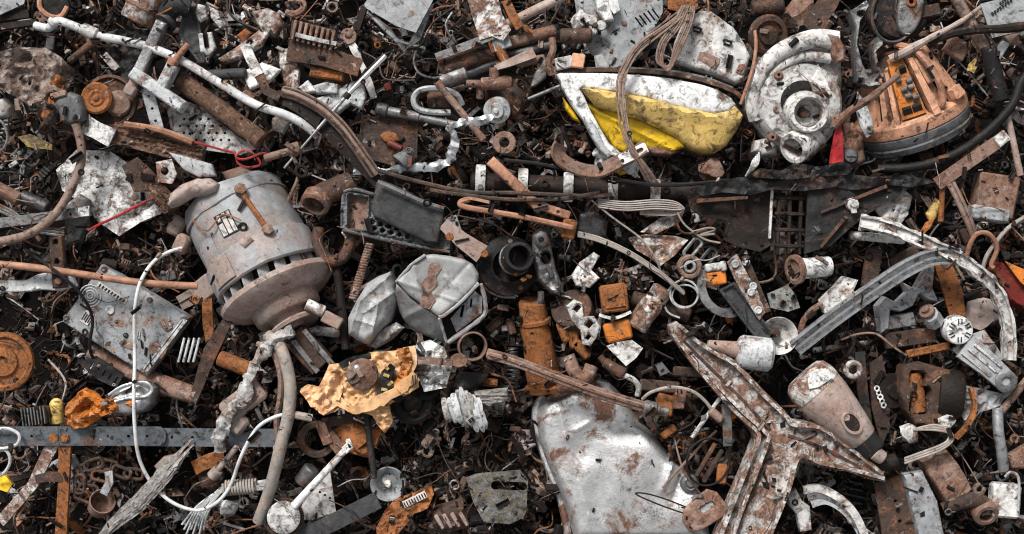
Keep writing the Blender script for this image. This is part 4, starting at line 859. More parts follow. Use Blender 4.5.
m = MB(); m.rod((173, 68, 110), (177, 61, 110), 5.5, 6, 12); m.rod((177, 62, 110), (191, 46, 112), 3.4, 3, 10); t.part('stem', m, 'copper')
m = MB(); m.bar((147, 88), (158, 129), 12, 3, 100, holes=[(.2, 1.5), (.5, 1.5), (.8, 1.5)]); single('punched_strip', 'grey punched metal strip standing under the pale T-shaped handle', 'steel strip', m, 'galvanised')
t = Thing('white_pipe', 'long thin white pipe running diagonally across the upper left', 'pipe', (180, 70, 95))
m = MB(); m.wire([(36, 26, 98), (50, 29, 102), (57, 24, 105), (64, 23, 106), (80, 29, 106), (100, 37, 106), (126, 42, 104), (150, 48, 104), (182, 61, 104), (216, 81, 104), (256, 105, 106), (285, 115, 106), (303, 124, 104), (318, 136, 98)], 4.3, n=8, seg=12); t.part('tube', m, 'dull_white')
m = MB(); m.rod((85, 30, 106), (100, 37, 106), 6.5, seg=12); t.part('fitting', m, 'casting'); m = MB(); m.rod((54, 26, 104), (58, 22, 105), 6, seg=10); t.part('fitting', m, 'casting')
R('brown_pipe', 'thick dark brown wooden-looking pole beneath the long white pipe', 'pole', (178, 78, 90), (262, 141, 90), 9.5, 'brown_wood', seg=18, jit=2)
holes = [circ(180 + i * 8.2 + (j % 2) * 4, 112 + j * 7, 1.5, 8) for i in range(9) for j in range(5)]
P('perforated_plate', 'flaky white perforated metal plate below the brown pole', 'plate', [(166, 104), (190, 102), (204, 110), (240, 138), (258, 148), (240, 155), (205, 150), (172, 136)], 80, 'flaky_white', 2.5, nz_=2, holes=[h for h in holes if 172 < h[0][0] < 232 and h[0][1] > 108 and h[0][1] < 143 and h[0][1] > 108 + (h[0][0] - 200) * .5], res=3)
t = Thing('white_drum', 'short white rusty cylinder lying at the top edge', 'cylinder', (138, 15, 70))
m = MB(); m.lathe((146, 0, 88), (-.5, 1, 0), [(0, -20), (19, -20), (19, 22), (17.5, 24), (0, 25)], 30); t.part('drum', m, 'white_rust')
m = MB(); m.lathe((146, 0, 88), (-.5, 1, 0), [(19, 6), (20, 7), (20, 10), (19, 11)], 30); t.part('raised_band', m, 'dusty_rust')
t = Thing('black_elbow', 'black pipe elbow with an open mouth near the top edge', 'pipe elbow', (172, 15, 80))
m = MB(); m.sweep(spline([(164, 24, 92), (168, 12, 96), (178, 6, 98), (190, 8, 96)], 6), sect(10, 14)); t.part('bend', m, 'black_metal')
m = MB(); m.lathe((166, 20, 94), (-.4, .7, .5), [(9, 0), (12, 1), (12, 6), (8, 6), (7, 0)], 20, loop=True); t.part('mouth', m, 'dark_steel')
P('black_tray', 'black curved metal sheet beside the black pipe elbow', 'sheet', [(184, 12), (194, 8), (200, 26), (206, 62), (200, 64), (186, 46), (178, 34)], 88, 'charcoal', 3, nz_=4, rim=3)
P('burnt_sheet', 'burnt black crumpled sheet left of the grey flat bar', 'sheet', [(106, 32), (122, 28), (148, 30), (146, 50), (140, 62), (128, 72), (112, 58), (105, 44)], 90, 'black_metal', 3, nz_=7, ns=.07)
R('rusty_rod', 'short brown rod pointing at the burnt black sheet', 'rod', (69, 61, 104), (106, 32, 104), 4, 'rust', jit=1)
m = MB(); m.bar((112, 132), (203, 156), 22, 5, 96, nz_=2, fillet=1.5, res=1.8, hf=grain(15, 4)); t = single('rotten_plank', 'dark brown rotten plank below the orange spool', 'plank', m, 'brown_wood')
W('rod_on_plank', 'pinkish rod lying along the top of the rotten plank', 'rod', [(124, 124, 102), (160, 130, 104), (192, 142, 102)], 3.4, 100, 'copper', n=4)
m = MB(); m.sweep([(84, 124, 100), (96, 130, 102), (112, 138, 100)], rsect(19, 5), jit=.3); single('white_wrap', 'white dirty band wrapped at the end of the rotten plank', 'wrap', m, 'flaky_white')
P('brown_plate', 'brown rusty square plate below the rotten plank', 'plate', [(122, 166), (138, 157), (152, 172), (148, 190), (134, 192)], 92, 'rust', 4, nz_=1.5)
P('holed_plate', 'white square plate with one dark hole above the dusty fan blade', 'plate', [(156, 162), (172, 159), (177, 174), (172, 184), (158, 182)], 96, 'white_rust', 3, holes=[circ(165, 171, 4, 12)], nz_=1)
P('pale_sliver', 'long pale pointed wooden blade above the dusty fan blade', 'blade', [(168, 152), (182, 155), (212, 164), (216, 176), (200, 178), (184, 170)], 102, 'pale_grey', 4, fillet=2, nz_=1)
t = Thing('red_wire', 'red wire ending in a small tied loop', 'wire', (245, 155, 95))
m = MB(); m.wire([(186, 141, 100), (205, 145, 102), (222, 150, 104), (236, 154, 104), (240, 164, 105), (250, 168, 106), (262, 165, 105), (256, 155, 106), (245, 151, 106), (238, 158, 107), (248, 160, 108), (266, 154, 106), (272, 162, 102)], 1.2, n=8); t.part('wire', m, 'red_plastic')
W('red_lead', 'thin red and black lead emerging below the brown plate', 'wire', [(88, 230, 94), (100, 224, 98), (118, 216, 100), (136, 206, 98), (152, 198, 94)], 1.4, 96, 'red_plastic')
P('striped_strip', 'yellow and black worn strip below the crumpled brown-grey sheet', 'strip', [(18, 137), (30, 134), (52, 144), (52, 150), (28, 147)], 90, 'dirty_yellow', 3, nz_=1.5)
t = Thing('coiled_copper_disc', 'black disc with copper tube bent round it at the top edge', 'disc', (52, 8, 80))
m = MB(); m.lathe((52, 4, 84), (0.1, 0.2, 1), [(0, 0), (14, 0), (15, 2), (14, 6), (6, 7), (0, 6)], 28); t.part('disc', m, 'black_metal')
m = MB(); m.wire([(38, -4, 92), (40, 8, 95), (50, 16, 96), (60, 16, 94), (66, 6, 92)], 2.6); t.part('copper_tube', m, 'copper')
P('grey_sheet', 'smooth grey sheet corner at the very top left', 'sheet', [(-10, -10), (28, -10), (24, 4), (0, 15), (-10, 16)], 94, 'grey_paint', 2.5, nz_=1.5)
for (a, b, w, lab) in (((-10, 18), (30, 14), 8, 'upper dark brown rail at the left edge below the grey sheet corner'), ((-10, 28), (38, 22), 6, 'lower dark brown rail at the left edge below the grey sheet corner')):
    m = MB(); m.sweep([(a[0], a[1], 84), (b[0], b[1], 88)], rsect(w, 6)); single('dark_rail', lab, 'rail', m, 'dark_rust')
W('brake_wire', 'grey bent wire loop at the left edge beside the yellow and black strip', 'wire', [(-6, 118, 92), (4, 124, 96), (8, 138, 96), (2, 150, 94), (-6, 150, 90)], 1.4, 94, 'steel')
P('grey_pebble_plate', 'small rounded grey flap at the left edge below the crumpled sheet', 'flap', [(-6, 99), (6, 98), (13, 106), (8, 116), (-6, 120)], 92, 'grey_cloth', 4, fillet=2, dome=3)
# pale plastic litter between the white pipe and the heat sink
for i, (ol, z, mt, lab) in enumerate((
    ([(198, 4), (206, 6), (207, 18), (199, 22), (194, 14)], 92, 'flaky_white', 'small flaky white tile right of the black curved sheet'),
    ([(209, 6), (222, 12), (229, 26), (220, 29), (211, 18)], 94, 'flaky_white', 'grey punched flap beside the small flaky white tile'),
    ([(198, 34), (212, 32), (216, 48), (208, 58), (200, 52)], 92, 'flaky_white', 'speckled white square scrap left of the pink plastic strip'),
    ([(240, 72), (262, 62), (282, 70), (270, 82), (250, 90)], 98, 'white_paint', 'clean white bent panel under the rusty link bar'),
    ([(278, 49), (296, 48), (300, 72), (298, 90), (286, 90), (280, 70)], 96, 'white_rust', 'upright white scrap plate left of the rusty planks'),
    ([(252, 12), (268, 8), (280, 14), (283, 26), (275, 37), (262, 32), (256, 22)], 98, 'white_rust', 'chunky white plastic block with orange corner near the top'),
    ([(217, 58), (234, 48), (252, 36), (266, 24), (272, 30), (262, 46), (240, 58), (222, 63)], 100, 'white_rust', 'long pinkish white plastic strip with a dark hole'),
    ([(310, 100), (330, 94), (346, 84), (362, 78), (366, 96), (362, 110), (350, 104), (338, 114), (318, 108)], 92, 'pale_grey', 'jagged pale grey plate behind the shiny thin rod'),
    ([(272, 118), (282, 112), (290, 122), (284, 134), (272, 130)], 88, 'grey_cloth', 'round brown-grey pad under the white pipe end'),
    ([(298, 88), (308, 80), (318, 92), (304, 94)], 98, 'white_paint', 'white shard pointing up beside the upright white plate'),
    ([(311, 86), (326, 82), (338, 84), (338, 94), (316, 94)], 98, 'pale_grey', 'small folded grey box flap above the jagged pale plate'),
    ([(236, 36), (246, 28), (252, 34), (244, 44)], 96, 'orange_rust', 'little orange rusted scrap beside the pink plastic strip'))):
    P('plastic_scrap', lab, 'scrap', ol, z, mt, 5 if mt != 'flaky_white' else 3, fillet=2, nz_=2.5, ns=.09, tilt=(rnd.uniform(-.15, .15), rnd.uniform(-.15, .15)), holes=[circ(250, 42, 2.6, 8), circ(262, 30, 2, 8)] if ol[0] == (217, 58) else [])
R('black_tube', 'short matt black tube above the brown pole', 'tube', (208, 75, 96), (246, 73, 97), 5.5, 'charcoal', seg=14)
B('orange_block', 'small orange-brown block beside the white bent panel', 'block', 246, 100, 88, 17, 13, 10, -58, 'dusty_rust')
R('wooden_stub', 'brown bolt with round wide head pointing left above the big motor', 'bolt', (264, 158, 104), (294, 150, 106), 4, 'dusty_rust')
m = MB(); m.rod((290, 151, 106), (300, 147, 107), 7.5, 6.5, 16); single('round_stopper', 'round brown stopper on the end of the brown bolt', 'stopper', m, 'dusty_rust')

# ---- upper middle-left
t = Thing('heat_sink', 'brown finned heat sink like a row of bridge pillars', 'heat sink', (313, 35, 90))
m = MB(); m.plate([(292, 19), (336, 30), (332, 44), (290, 36)], 96, 8); t.part('base_block', m, 'rust')
for i in range(8):
    m = MB(); m.box(296 + i * 5.4, 32 + i * 1.5, 96, 3, 20, 14, 12, .6); t.part('fin', m, 'dusty_rust')
m = MB(); m.band([(298, 37, 111), (318, 42, 111), (338, 46, 110)], 4, 3); t.part('cross_strip', m, 'pale_grey')
m = MB(); m.wire([(286, 12, 96), (294, 14, 98), (302, 10, 98), (303, 3, 97), (296, 0, 96), (288, 1, 96)], 3.4); single('rusty_hook', 'small rusty U-shaped hook above the heat sink', 'hook', m, 'dusty_rust')
m = MB(); m.sweep([(288, 50, 98), (324, 56, 102), (360, 68, 100)], rsect(20, 7), jit=.35); single('rusty_plank', 'brown and white rusty plank below the heat sink', 'plank', m, 'rust')
t = P('orange_box', 'orange rusty flat box under the rusty plank', 'box', [(311, 66), (345, 72), (343, 82), (309, 76)], 100, 'orange_rust', 8, fillet=1.5, nz_=.8)
t = Thing('thin_chrome_rod', 'shiny thin telescopic rod slanting across the pale scraps', 'rod', (335, 110, 105))
m = MB(); m.rod((387, 57, 116), (348, 96, 113), 2.6, seg=10); t.part('upper_rod', m, 'chrome')
m = MB(); m.rod((349, 95, 113), (318, 130, 110), 1.8, seg=8); m.rod((318, 130, 110), (284, 168, 104), 1.2, seg=8); t.part('lower_rod', m, 'galvanised')
m = MB(); m.rod((350, 94, 113.2), (346, 99, 112.8), 3.4, seg=10); t.part('collar', m, 'ink')
t = Thing('ribbed_hose', 'ribbed brown rubber hose arching beside the dark strip', 'hose', (335, 125, 100))
rp = [(284, 92, 104), (300, 97, 108), (322, 109, 110), (342, 127, 110), (355, 144, 108), (366, 160, 104), (375, 174, 98)]
m = MB(); m.wire(rp, 6, n=10, seg=12); t.part('hose', m, 'brown_cable')
m = MB(); m.wire([(x + 1.5, y - 3, z + 5) for x, y, z in rp], 1.3); m.wire([(x - 1, y + 2, z + 6) for x, y, z in rp], 1.3); t.part('rib', m, 'rust')
m = MB(); m.sweep(spline([(276, 95, 100), (300, 108, 104), (325, 128, 104), (350, 154, 102), (378, 182, 96)], 8), rsect(12, 4)); single('dark_strip', 'long dark brown strip sagging below the ribbed hose', 'strip', m, 'dark_rust')
t = Thing('link_bar', 'narrow rusty link bar with pale upper end', 'bar', (268, 76, 100))
m = MB(); m.sweep([(259, 74, 104), (268, 92, 106), (281, 98, 106)], rsect(9, 5)); t.part('lower_half', m, 'rust')
m = MB(); m.sweep([(246, 46, 104), (252, 60, 105), (260, 76, 105)], rsect(10, 5)); t.part('upper_half', m, 'casting')
P('folded_sheet', 'grey rectangular sheet with bent flap at the top edge', 'sheet', [(364, 4), (372, -8), (426, -8), (433, 0), (416, 33), (396, 26), (366, 8)], 104, 'grey_paint', 3, nz_=.8, tilt=(0, .1))
P('bent_flap', 'dark bent flap beside the grey rectangular sheet', 'flap', [(424, 8), (434, 2), (420, 40), (406, 50), (414, 34)], 100, 'steel', 3, tilt=(-.4, 0))
W('bent_rod', 'grey curved rod under the grey rectangular sheet', 'rod', [(368, 12, 98), (384, 28, 100), (398, 42, 98), (404, 50, 92)], 2.6, 98, 'galvanised')
t = Thing('crank_link', 'rusty crank arm with round eye running down towards the pale plate', 'crank', (358, 65, 95))
m = MB(); m.lathe((349, 37, 96), (0, 0, 1), [(3, 0), (8, 0), (8.5, 2), (8, 7), (3, 7)], 22, loop=True); m.ball((350, 36, 102), 3.5); t.part('eye', m, 'dusty_rust')
m = MB(); m.sweep(spline([(352, 44, 98), (360, 60, 100), (368, 80, 100), (374, 98, 96)], 5), rsect(7, 6), jit=.5); t.part('arm', m, 'casting')
t = P('rusty_tray', 'square dark rusty panel with bolts and glass bits on it', 'panel', [(362, 115), (418, 121), (417, 164), (394, 166), (372, 160), (358, 150)], 88, 'rust', 5, nz_=2.2, rim=2, rw=3)
m = MB(); m.hull(390, 138, 88, 26, 12, 10, 12, 18, 3, rough=1); t.part('orange_lump', m, 'orange_rust')
t = Thing('light_cone', 'dark grey cone with a red and white mark standing on the rusty panel', 'cone', (406, 160, 90))
m = MB(); m.lathe((413, 150, 98), (-.65, .7, .15), [(0, 0), (3, 0), (4, 2), (10.5, 17), (10, 19), (0, 18)], 26); t.part('cone', m, 'plug_grey')
m = MB(); m.plate([(407, 158), (413, 157), (412, 167), (406, 168)], 107, 1.5, tilt=(.2, .1)); t.part('red_mark', m, 'dark_red')
R('red_tube', 'tiny red and rust tube pointing at the dark grey cone', 'tube', (388, 142, 98), (402, 149, 100), 3.6, 'dark_red')
m = MB(); m.sweep(spline([(352, 170, 92), (378, 172, 96), (402, 168, 97), (425, 167, 97), (445, 163, 98), (452, 152, 99), (455, 138, 100), (451, 128, 101), (462, 122, 103), (478, 121, 104), (492, 119, 103)], 7), [(-3.6, -1.5), (0, -2.5), (3.6, -1.5), (3.6, 1.5), (0, 2.8), (-3.6, 1.5)], jit=.6, rag=3.2); single('foil_strip', 'crumpled shiny foil strip winding round the lower right of the rusty panel', 'foil strip', m, 'galvanised')
t = Thing('small_motor', 'rusty small motor with round grey end cap', 'motor', (498, 105, 70))
m = MB(); m.lathe((506, 96, 82), (-.5, .5, .6), [(0, -18), (20, -18), (22, -14), (22, 6), (19, 9), (0, 9)], 34); t.part('housing', m, 'rust')
m = MB(); m.lathe((497, 110, 94), (-.15, .25, 1), [(13.5, -6), (13.5, 2), (12, 3), (8, 3.5), (7, 6), (3, 6), (2, 8), (0, 8)], 30); t.part('end_cap', m, 'pale_grey')
m = MB(); m.washer((504, 142, 92), 11.5, 5, 11, (.05, .1, 1), 32); single('thick_ring', 'thick brown metal ring just below the small motor', 'ring', m, 'dusty_rust')
m = MB(); m.wire([(450, 112, 94), (430, 112, 98), (417, 108, 100), (414, 98, 100), (422, 90, 100), (440, 89, 99), (456, 94, 95), (462, 104, 90)], 3.2, n=8); single('grab_loop', 'grey metal loop handle above the right end of the rusty panel', 'handle', m, 'galvanised')
R('can_in_handle', 'dark rusty can lying inside the grey metal loop handle', 'can', (428, 101, 80), (452, 101, 82), 10, 'rust', seg=20)
t = Thing('long_tube', 'long grey-brown tube running to the small motor', 'tube', (420, 115, 88))
m = MB(); m.rod((378, 109, 92), (420, 117, 96), 5, seg=12); m.rod((418, 117, 96), (465, 127, 94), 4, seg=12); t.part('pipe', m, 'steel')
m = MB(); m.rod((376, 108, 92), (388, 111, 93), 7, seg=12); t.part('socket', m, 'dark_steel')
R('slanted_rod', 'brown rod slanting down to the thick brown ring', 'rod', (437, 82, 104), (484, 140, 102), 3.6, 'dusty_rust')
for (a, b, r, mt, lab) in (((440, 70, 88), (495, 50, 92), 9, 'rust', 'brown rusty rail below the rusty white panel'), ((442, 83, 84), (500, 62, 86), 7.5, 'dark_steel', 'dark grey round bar parallel to the brown rusty rail'), ((440, 82, 88), (468, 72, 90), 8.5, 'steel', 'pale grey pipe end beside the slanted brown rod')):
    R('round_bar', lab, 'bar', a, b, r, mt, seg=16, jit=1)
m = MB(); m.sweep([(436, 57, 100), (470, 45, 104), (500, 33, 104)], rsect(8, 5), jit=.2); single('edge_strip', 'grey flat strip lying along the brown rusty rail', 'strip', m, 'steel')
t = P('rusty_white_plate', 'white plate flaking to pink rust hanging in from the top edge', 'plate', [(465, -10), (496, -10), (502, 14), (511, 30), (503, 41), (492, 36), (480, 40), (472, 16)], 108, 'white_rust', 4, nz_=2)
B('grey_tab', 'small grey rectangular tab under the flaking white plate', 'tab', 500, 40, 100, 20, 20, 4, -20, 'grey_paint')
R('orange_pin', 'orange rusty pin below the small grey tab', 'pin', (497, 46, 100), (507, 63, 98), 5, 'orange_rust')
R('thin_pin', 'thin rusty pin below the flaking white plate', 'pin', (488, 38, 104), (494, 52, 102), 2.4, 'orange_rust')
t = Thing('pipe_tee', 'rusty pipe tee fitting with short branch', 'pipe fitting', (490, 80, 90))
m = MB(); m.rod((466, 84, 98), (482, 84, 98), 4, seg=12); m.rod((481, 84, 98), (512, 83, 98), 6.5, seg=14); t.part('run', m, 'dusty_rust')
m = MB(); m.rod((495, 84, 98), (494, 68, 100), 5, seg=12); m.rod((480, 86, 94), (480, 98, 90), 4, seg=10); t.part('branch', m, 'dusty_rust')
m = MB(); m.sweep([(495, 68, 102), (512, 62, 104), (534, 52, 100)], rsect(10, 4), taper=lambda q: .5 + .6 * q); single('pointed_strip', 'pinkish pointed strip to the right of the pipe tee', 'strip', m, 'dusty_pink')
m = MB(); m.wire([(452, 12, 86), (446, 24, 90), (450, 36, 90), (456, 42, 88)], 1.4); m.wire([(416, 50, 84), (414, 62, 90), (420, 74, 92), (436, 78, 90), (444, 70, 86), (442, 60, 84)], 1.3); single('zigzag_wire', 'zigzag grey wire in the dark gap below the bent flap', 'wire', m, 'steel')
B('small_red_box', 'tiny dark red box among debris above the rusty panel', 'box', 388, 87, 88, 8, 7, 6, 70, 'dark_red')
m = MB(); m.band([(506, 0, 96), (513, 16, 100), (520, 28, 100)], 9, 4); m.hull(528, 30, 96, 16, 10, 8, 40, 16, 4, rough=1.5); single('orange_lever', 'orange rusty lever at the top edge beside the horizontal pipe', 'lever', m, 'orange_rust')

# ---- upper middle-right (above the iron)
R('top_pipe', 'white-brown pipe running up to the top edge above the rusty cylinder', 'pipe', (506, 24, 92), (568, -6, 96), 5, 'dusty_pink', seg=12)
R('rusty_cylinder', 'small rusty brown cylinder just above the tip of the iron', 'cylinder', (560, 36, 98), (592, 35, 98), 8, 'rust', seg=18)
W('curved_tube', 'curved brown tube dropping from the lever past the rusty cylinder', 'tube', [(552, 38, 100), (553, 50, 102), (549, 62, 100), (552, 74, 96)], 3.6, 100, 'dusty_rust')
for (a, b, r, mt, lab) in (((505, 44, 88), (556, 30, 88), 6.5, 'dusty_rust', 'upper brown round bar left of the rusty cylinder'), ((503, 57, 84), (556, 44, 84), 6, 'dark_steel', 'lower dark round bar left of the rusty cylinder'), ((496, 66, 92), (545, 58, 92), 4.5, 'dusty_rust', 'thin bar beneath the dark round bar by the iron')):
    R('round_bar', lab, 'bar', a, b, r, mt, seg=14, jit=1)
P('metal_shard', 'grey-brown leaf-shaped metal blade left of the iron tip', 'blade', [(544, 54), (550, 66), (546, 78), (536, 86), (530, 88), (534, 74), (540, 64)], 96, 'steel', 4, fillet=2, nz_=2)
P('brown_shard', 'brown twisted blade below the pipe tee', 'blade', [(516, 78), (524, 84), (524, 100), (518, 112), (512, 104), (514, 92)], 94, 'dusty_rust', 4, nz_=3)
R('steel_pin', 'thin grey pin pointing at the tip of the iron', 'pin', (528, 99, 98), (560, 86, 100), 2, 'steel')
B('orange_block', 'salmon-orange square cap above the iron', 'cap', 578, 61, 92, 13, 14, 12, 8, 'salmon_paint')
B('pale_block', 'pale dusty block left of the salmon-orange cap', 'block', 564, 63, 92, 18, 12, 10, -12, 'casting')
P('glass_slip', 'small pale glassy slip of metal right of the salmon-orange cap', 'slip', [(594, 56), (602, 54), (609, 68), (596, 68)], 92, 'pale_grey', 2)
t = Thing('vented_sheet', 'dark grey metal panel with a row of vent slots at the top edge', 'panel', (620, 30, 70))
sl = [rect(638 + i * 5.2, 11 + i * 3.2 - 8 * 0, 13, 1.8, -38) for i in range(5)]
sl = [rect(640 + i * 4.2, 20 - i * 2.2, 12, 1.7, 52) for i in range(5)]
m = MB(); m.plate([(574, -10), (664, -10), (664, 10), (648, 40), (632, 60), (610, 68), (592, 52), (580, 30)], 84, 3, holes=sl, nz_=1); t.part('sheet', m, 'grey_paint')
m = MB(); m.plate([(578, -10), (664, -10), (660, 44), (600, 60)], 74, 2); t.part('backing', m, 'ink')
m = MB(); m.hull(625, 21, 84, 7, 8, 3, 0, 14, 4); m.hull(600, 40, 84, 9, 5, 2, 0, 14, 6); t.part('mud_spot', m, 'dusty_rust')
m = MB(); m.plate([(592, -8), (606, -8), (614, 20), (604, 22), (598, 12)], 98, 7, fillet=1.5); single('white_plug', 'white plastic bracket hanging from the top edge over the vented panel', 'bracket', m, 'white_paint')
P('torn_plastic', 'torn white notched plastic beside the white plastic bracket', 'plastic scrap', [(608, -6), (616, -6), (620, 10), (614, 14), (609, 8)], 96, 'white_paint', 3)
H('crumpled_casting', 'knobbly white casting lump left of the vented panel', 'casting', 582, 20, 84, 24, 26, 22, 30, 'casting', 5, 4)
t = Thing('wing_nut', 'pale three-lobed wing knob beside the knobbly white lump', 'knob', (595, 26, 90))
m = MB()
for a in (0, 120, 240): m.lathe((595 + 6 * math.cos(math.radians(a)), 26 + 6 * math.sin(math.radians(a)), 96), (0, 0, 1), [(0, 0), (5, 0), (5.5, 2), (4.5, 5), (0, 5.5)], 16)
t.part('lobes', m, 'casting')
m = MB(); m.rod((595, 26, 99), (595, 26, 104), 3, 2.5, 8); t.part('hub', m, 'rust')
t = Thing('white_cover', 'rusty white metal cover with two small black handles', 'cover', (712, 45, 70))
m = MB(); m.plate([(672, 62), (676, 40), (684, 20), (700, 10), (712, 10), (734, 26), (746, 44), (751, 56), (744, 80), (736, 84), (712, 74), (684, 66)], 98, 10, fillet=4, nz_=1.2, tilt=(0, .05)); t.part('sheet', m, 'casting')
for x, y, a in ((697, 29, -30), (727, 42, 55)):
    m = MB(); m.wire([(x - 3.5, y - 1, 98), (x - 3, y - 1, 103), (x + 3, y + 1, 103), (x + 3.5, y + 1, 98)], 1.3, n=3); m.wire([(x - 4, y + 2, 99.5), (x + 3, y + 4, 99.5)], 1); t.part('clip_handle', m, 'ink')
m = MB(); m.hull(709, 60, 98, 30, 18, 2.5, 30, 20, 4, rough=1.2); t.part('rust_stain', m, 'dusty_rust'); m = MB(); m.hull(741, 70, 97, 12, 16, 3, 30, 20, 14, rough=1); t.part('rust_stain', m, 'dusty_rust')
P('orange_plate', 'orange rusty plate at the top edge where the cables begin', 'plate', [(668, -8), (696, -8), (698, 6), (690, 14), (668, 9)], 104, 'orange_rust', 4, nz_=1)
W('copper_wire', 'orange copper wire hanging right of the rusty white cover', 'wire', [(756, 30, 96), (756, 46, 102), (753, 66, 104), (747, 86, 104), (741, 104, 100)], 1.8, 100, 'copper')
P('brown_block', 'dark red-brown sheet metal corner left of the bone-shaped bracket', 'sheet', [(804, 22), (818, 0), (832, -6), (842, -6), (836, 8), (822, 30), (812, 32)], 92, 'rust', 3, tilt=(.3, 0))
H('clay_lump', 'white and brown lumpy machine head at the top edge above the pump casting', 'machine head', 797, 10, 66, 48, 42, 26, 15, 'dusty_rust', 15, 4)
R('top_roller', 'brown roller end left of the lumpy machine head', 'roller', (752, 8, 84), (784, 4, 84), 8, 'rust', seg=18)
m = MB(); m.lathe((768, 34, 82), (.2, .25, 1), [(0, 0), (20, 0), (21, 3), (19, 7), (15, 7.5), (14, 4), (10, 4), (9, 7), (4, 8), (0, 8)], 36); single('brake_disc', 'stacked brown disc behind the top of the pump casting', 'disc', m, 'rust')

# ---- upper right
R('long_pole', 'long grey-brown pole slanting down from the top edge at the upper right', 'pole', (954, -6, 102), (1003, 78, 96), 6, 'brown_cable', seg=14, jit=1)
R('pole_sleeve', 'black sleeve on the lower end of the long grey-brown pole', 'sleeve', (988, 46, 104), (1004, 100, 98), 8, 'black_metal', seg=16, jit=1)
m = MB(); m.sweep(spline([(892, 58, 104), (905, 52, 110), (930, 38, 112), (960, 22, 110), (982, 6, 106)], 6), sect(4.5, 9), taper=lambda q: 1.15 - .75 * q, jit=.3); single('pointed_stick', 'pale pointed stick crossing above the salmon motor housing', 'stick', m, 'dusty_pink')
W('dark_branch', 'dark brown bent branch crossing the long pole at the top right', 'branch', [(930, 42, 104), (950, 34, 110), (975, 30, 113), (1000, 29, 112), (1030, 25, 108)], 4.2, 108, 'dark_rust', jit=.3)
t = P('printed_sheet', 'dark grey smooth sheet with faint black print in the top right corner', 'sheet', [(980, 4), (1034, -10), (1034, 28), (992, 38), (988, 26)], 98, 'grey_paint', 3, nz_=.6)
m = MB()
for i in range(8): m.plate(rect(992 + i * 2.6, 14 - i * 1.9, 2, 3, -38 + (i % 3) * 20), 99.4, .7); m.plate(rect(1000 + i * 2.2, 6.5 - i * 1.6 - 3, 1.7, 2.6, -38 + (i % 2) * 25), 99.4, .7)
t.part('print', m, 'ink')
t = Thing('black_hose', 'thick black rubber hose snaking down the right side of the salmon motor', 'hose', (960, 150, 90))
m = MB(); m.wire([(880, 168, 88), (905, 168, 94), (935, 162, 98), (965, 148, 100), (992, 126, 104), (1010, 104, 106), (1018, 84, 104), (1030, 70, 100)], 4.6, n=8, seg=12); t.part('hose', m, 'rubber')
m = MB(); m.sweep([(938, 184, 98), (968, 162, 104), (1000, 140, 102)], rsect(13, 4)); t = single('angle_iron', 'brown angle iron strip with grey end below the black rubber hose', 'angle iron', m, 'dusty_rust')
m = MB(); m.plate(rect(1001, 139, 14, 12, -38), 107, 4, fillet=1); t.part('pale_end', m, 'casting')
R('side_rod', 'pinkish rod standing upright near the right edge', 'rod', (1007, 111, 98), (1021, 176, 98), 3.4, 'dusty_pink')
P('paper_tag', 'crumpled pale yellow tag right of the salmon motor', 'tag', [(969, 64), (976, 57), (978, 66), (974, 73), (967, 70)], 90, 'faded_yellow', 1.5, nz_=3)
for (x, y, L, w, a, mt, lab) in ((957, 48, 22, 18, 30, 'dusty_rust', 'dusty brown scrap block right of the pointed stick'), (1012, 34, 18, 10, -40, 'dusty_pink', 'pinkish block under the dark branch at the right edge'), (1000, 52, 22, 8, -60, 'pale_grey', 'pale bent tab between pole and right edge'), (925, 12, 30, 12, -12, 'rust', 'rusty bar right of the black reel')):
    B('scrap_block', lab, 'block', x, y, 88, L, w, 9, a, mt, nz_=1)
W('black_wire', 'thin black cord bridging below the iron towards the dark beam', 'cord', [(505, 160, 104), (540, 164, 107), (580, 173, 108), (620, 180, 108), (655, 185, 108), (690, 184, 106), (730, 180, 102)], 2, 104, 'ink')
H('muddy_lump', 'muddy brown rock-like lump below the nose of the iron', 'lump', 714, 169, 60, 36, 30, 30, 10, 'dusty_rust', 9, 4)
m = MB()
for k in range(5): m.wire([(746, 176, 96), (750 + k * 2, 168 - k, 100), (753 + k * 1.5, 160 - k * 2, 98)], .9, n=4)
single('frayed_wire', 'white frayed wire ends beside the muddy lump', 'wire', m, 'white_paint')

# ---- left middle
t = P('torn_sheet', 'torn flaky white sheet with dark stains left of the big motor', 'panel', [(56, 170), (76, 150), (108, 150), (126, 162), (146, 176), (164, 204), (160, 214), (140, 222), (118, 236), (98, 222), (84, 206), (62, 190)], 78, 'flaky_white', 2.5, nz_=5, ns=.05)
m = MB(); m.bar((138, 170), (172, 208), 19, 5, 92, nz_=1.5, res=1.8, hf=grain(48, 4)); single('brown_beam', 'dark brown wooden beam between the torn sheet and the big motor', 'beam', m, 'brown_wood')
t = Thing('grey_spanner', 'pale grey spanner handle pointing in from the left edge', 'spanner', (35, 284, 80))
m = MB(); m.plate([(-12, 280), (26, 280), (38, 274), (54, 271), (72, 276), (76, 286), (60, 291), (40, 290), (28, 292), (-12, 293)], 98, 6, fillet=2.5, rim=1.2, rw=3); t.part('handle', m, 'pale_grey')
t = Thing('hinge_plate', 'brown rusty hinge plate with three bolt holes over the pale spanner', 'hinge', (60, 260, 95))
m = MB(); m.bar((58, 236), (62, 288), 14, 5, 106, holes=[(.12, 2), (.5, 1.8), (.88, 2.2)], fillet=1.5); t.part('plate', m, 'rust')
m = MB(); m.hexhead((62, 281, 106), 4, 3); t.part('bolt', m, 'dusty_rust')
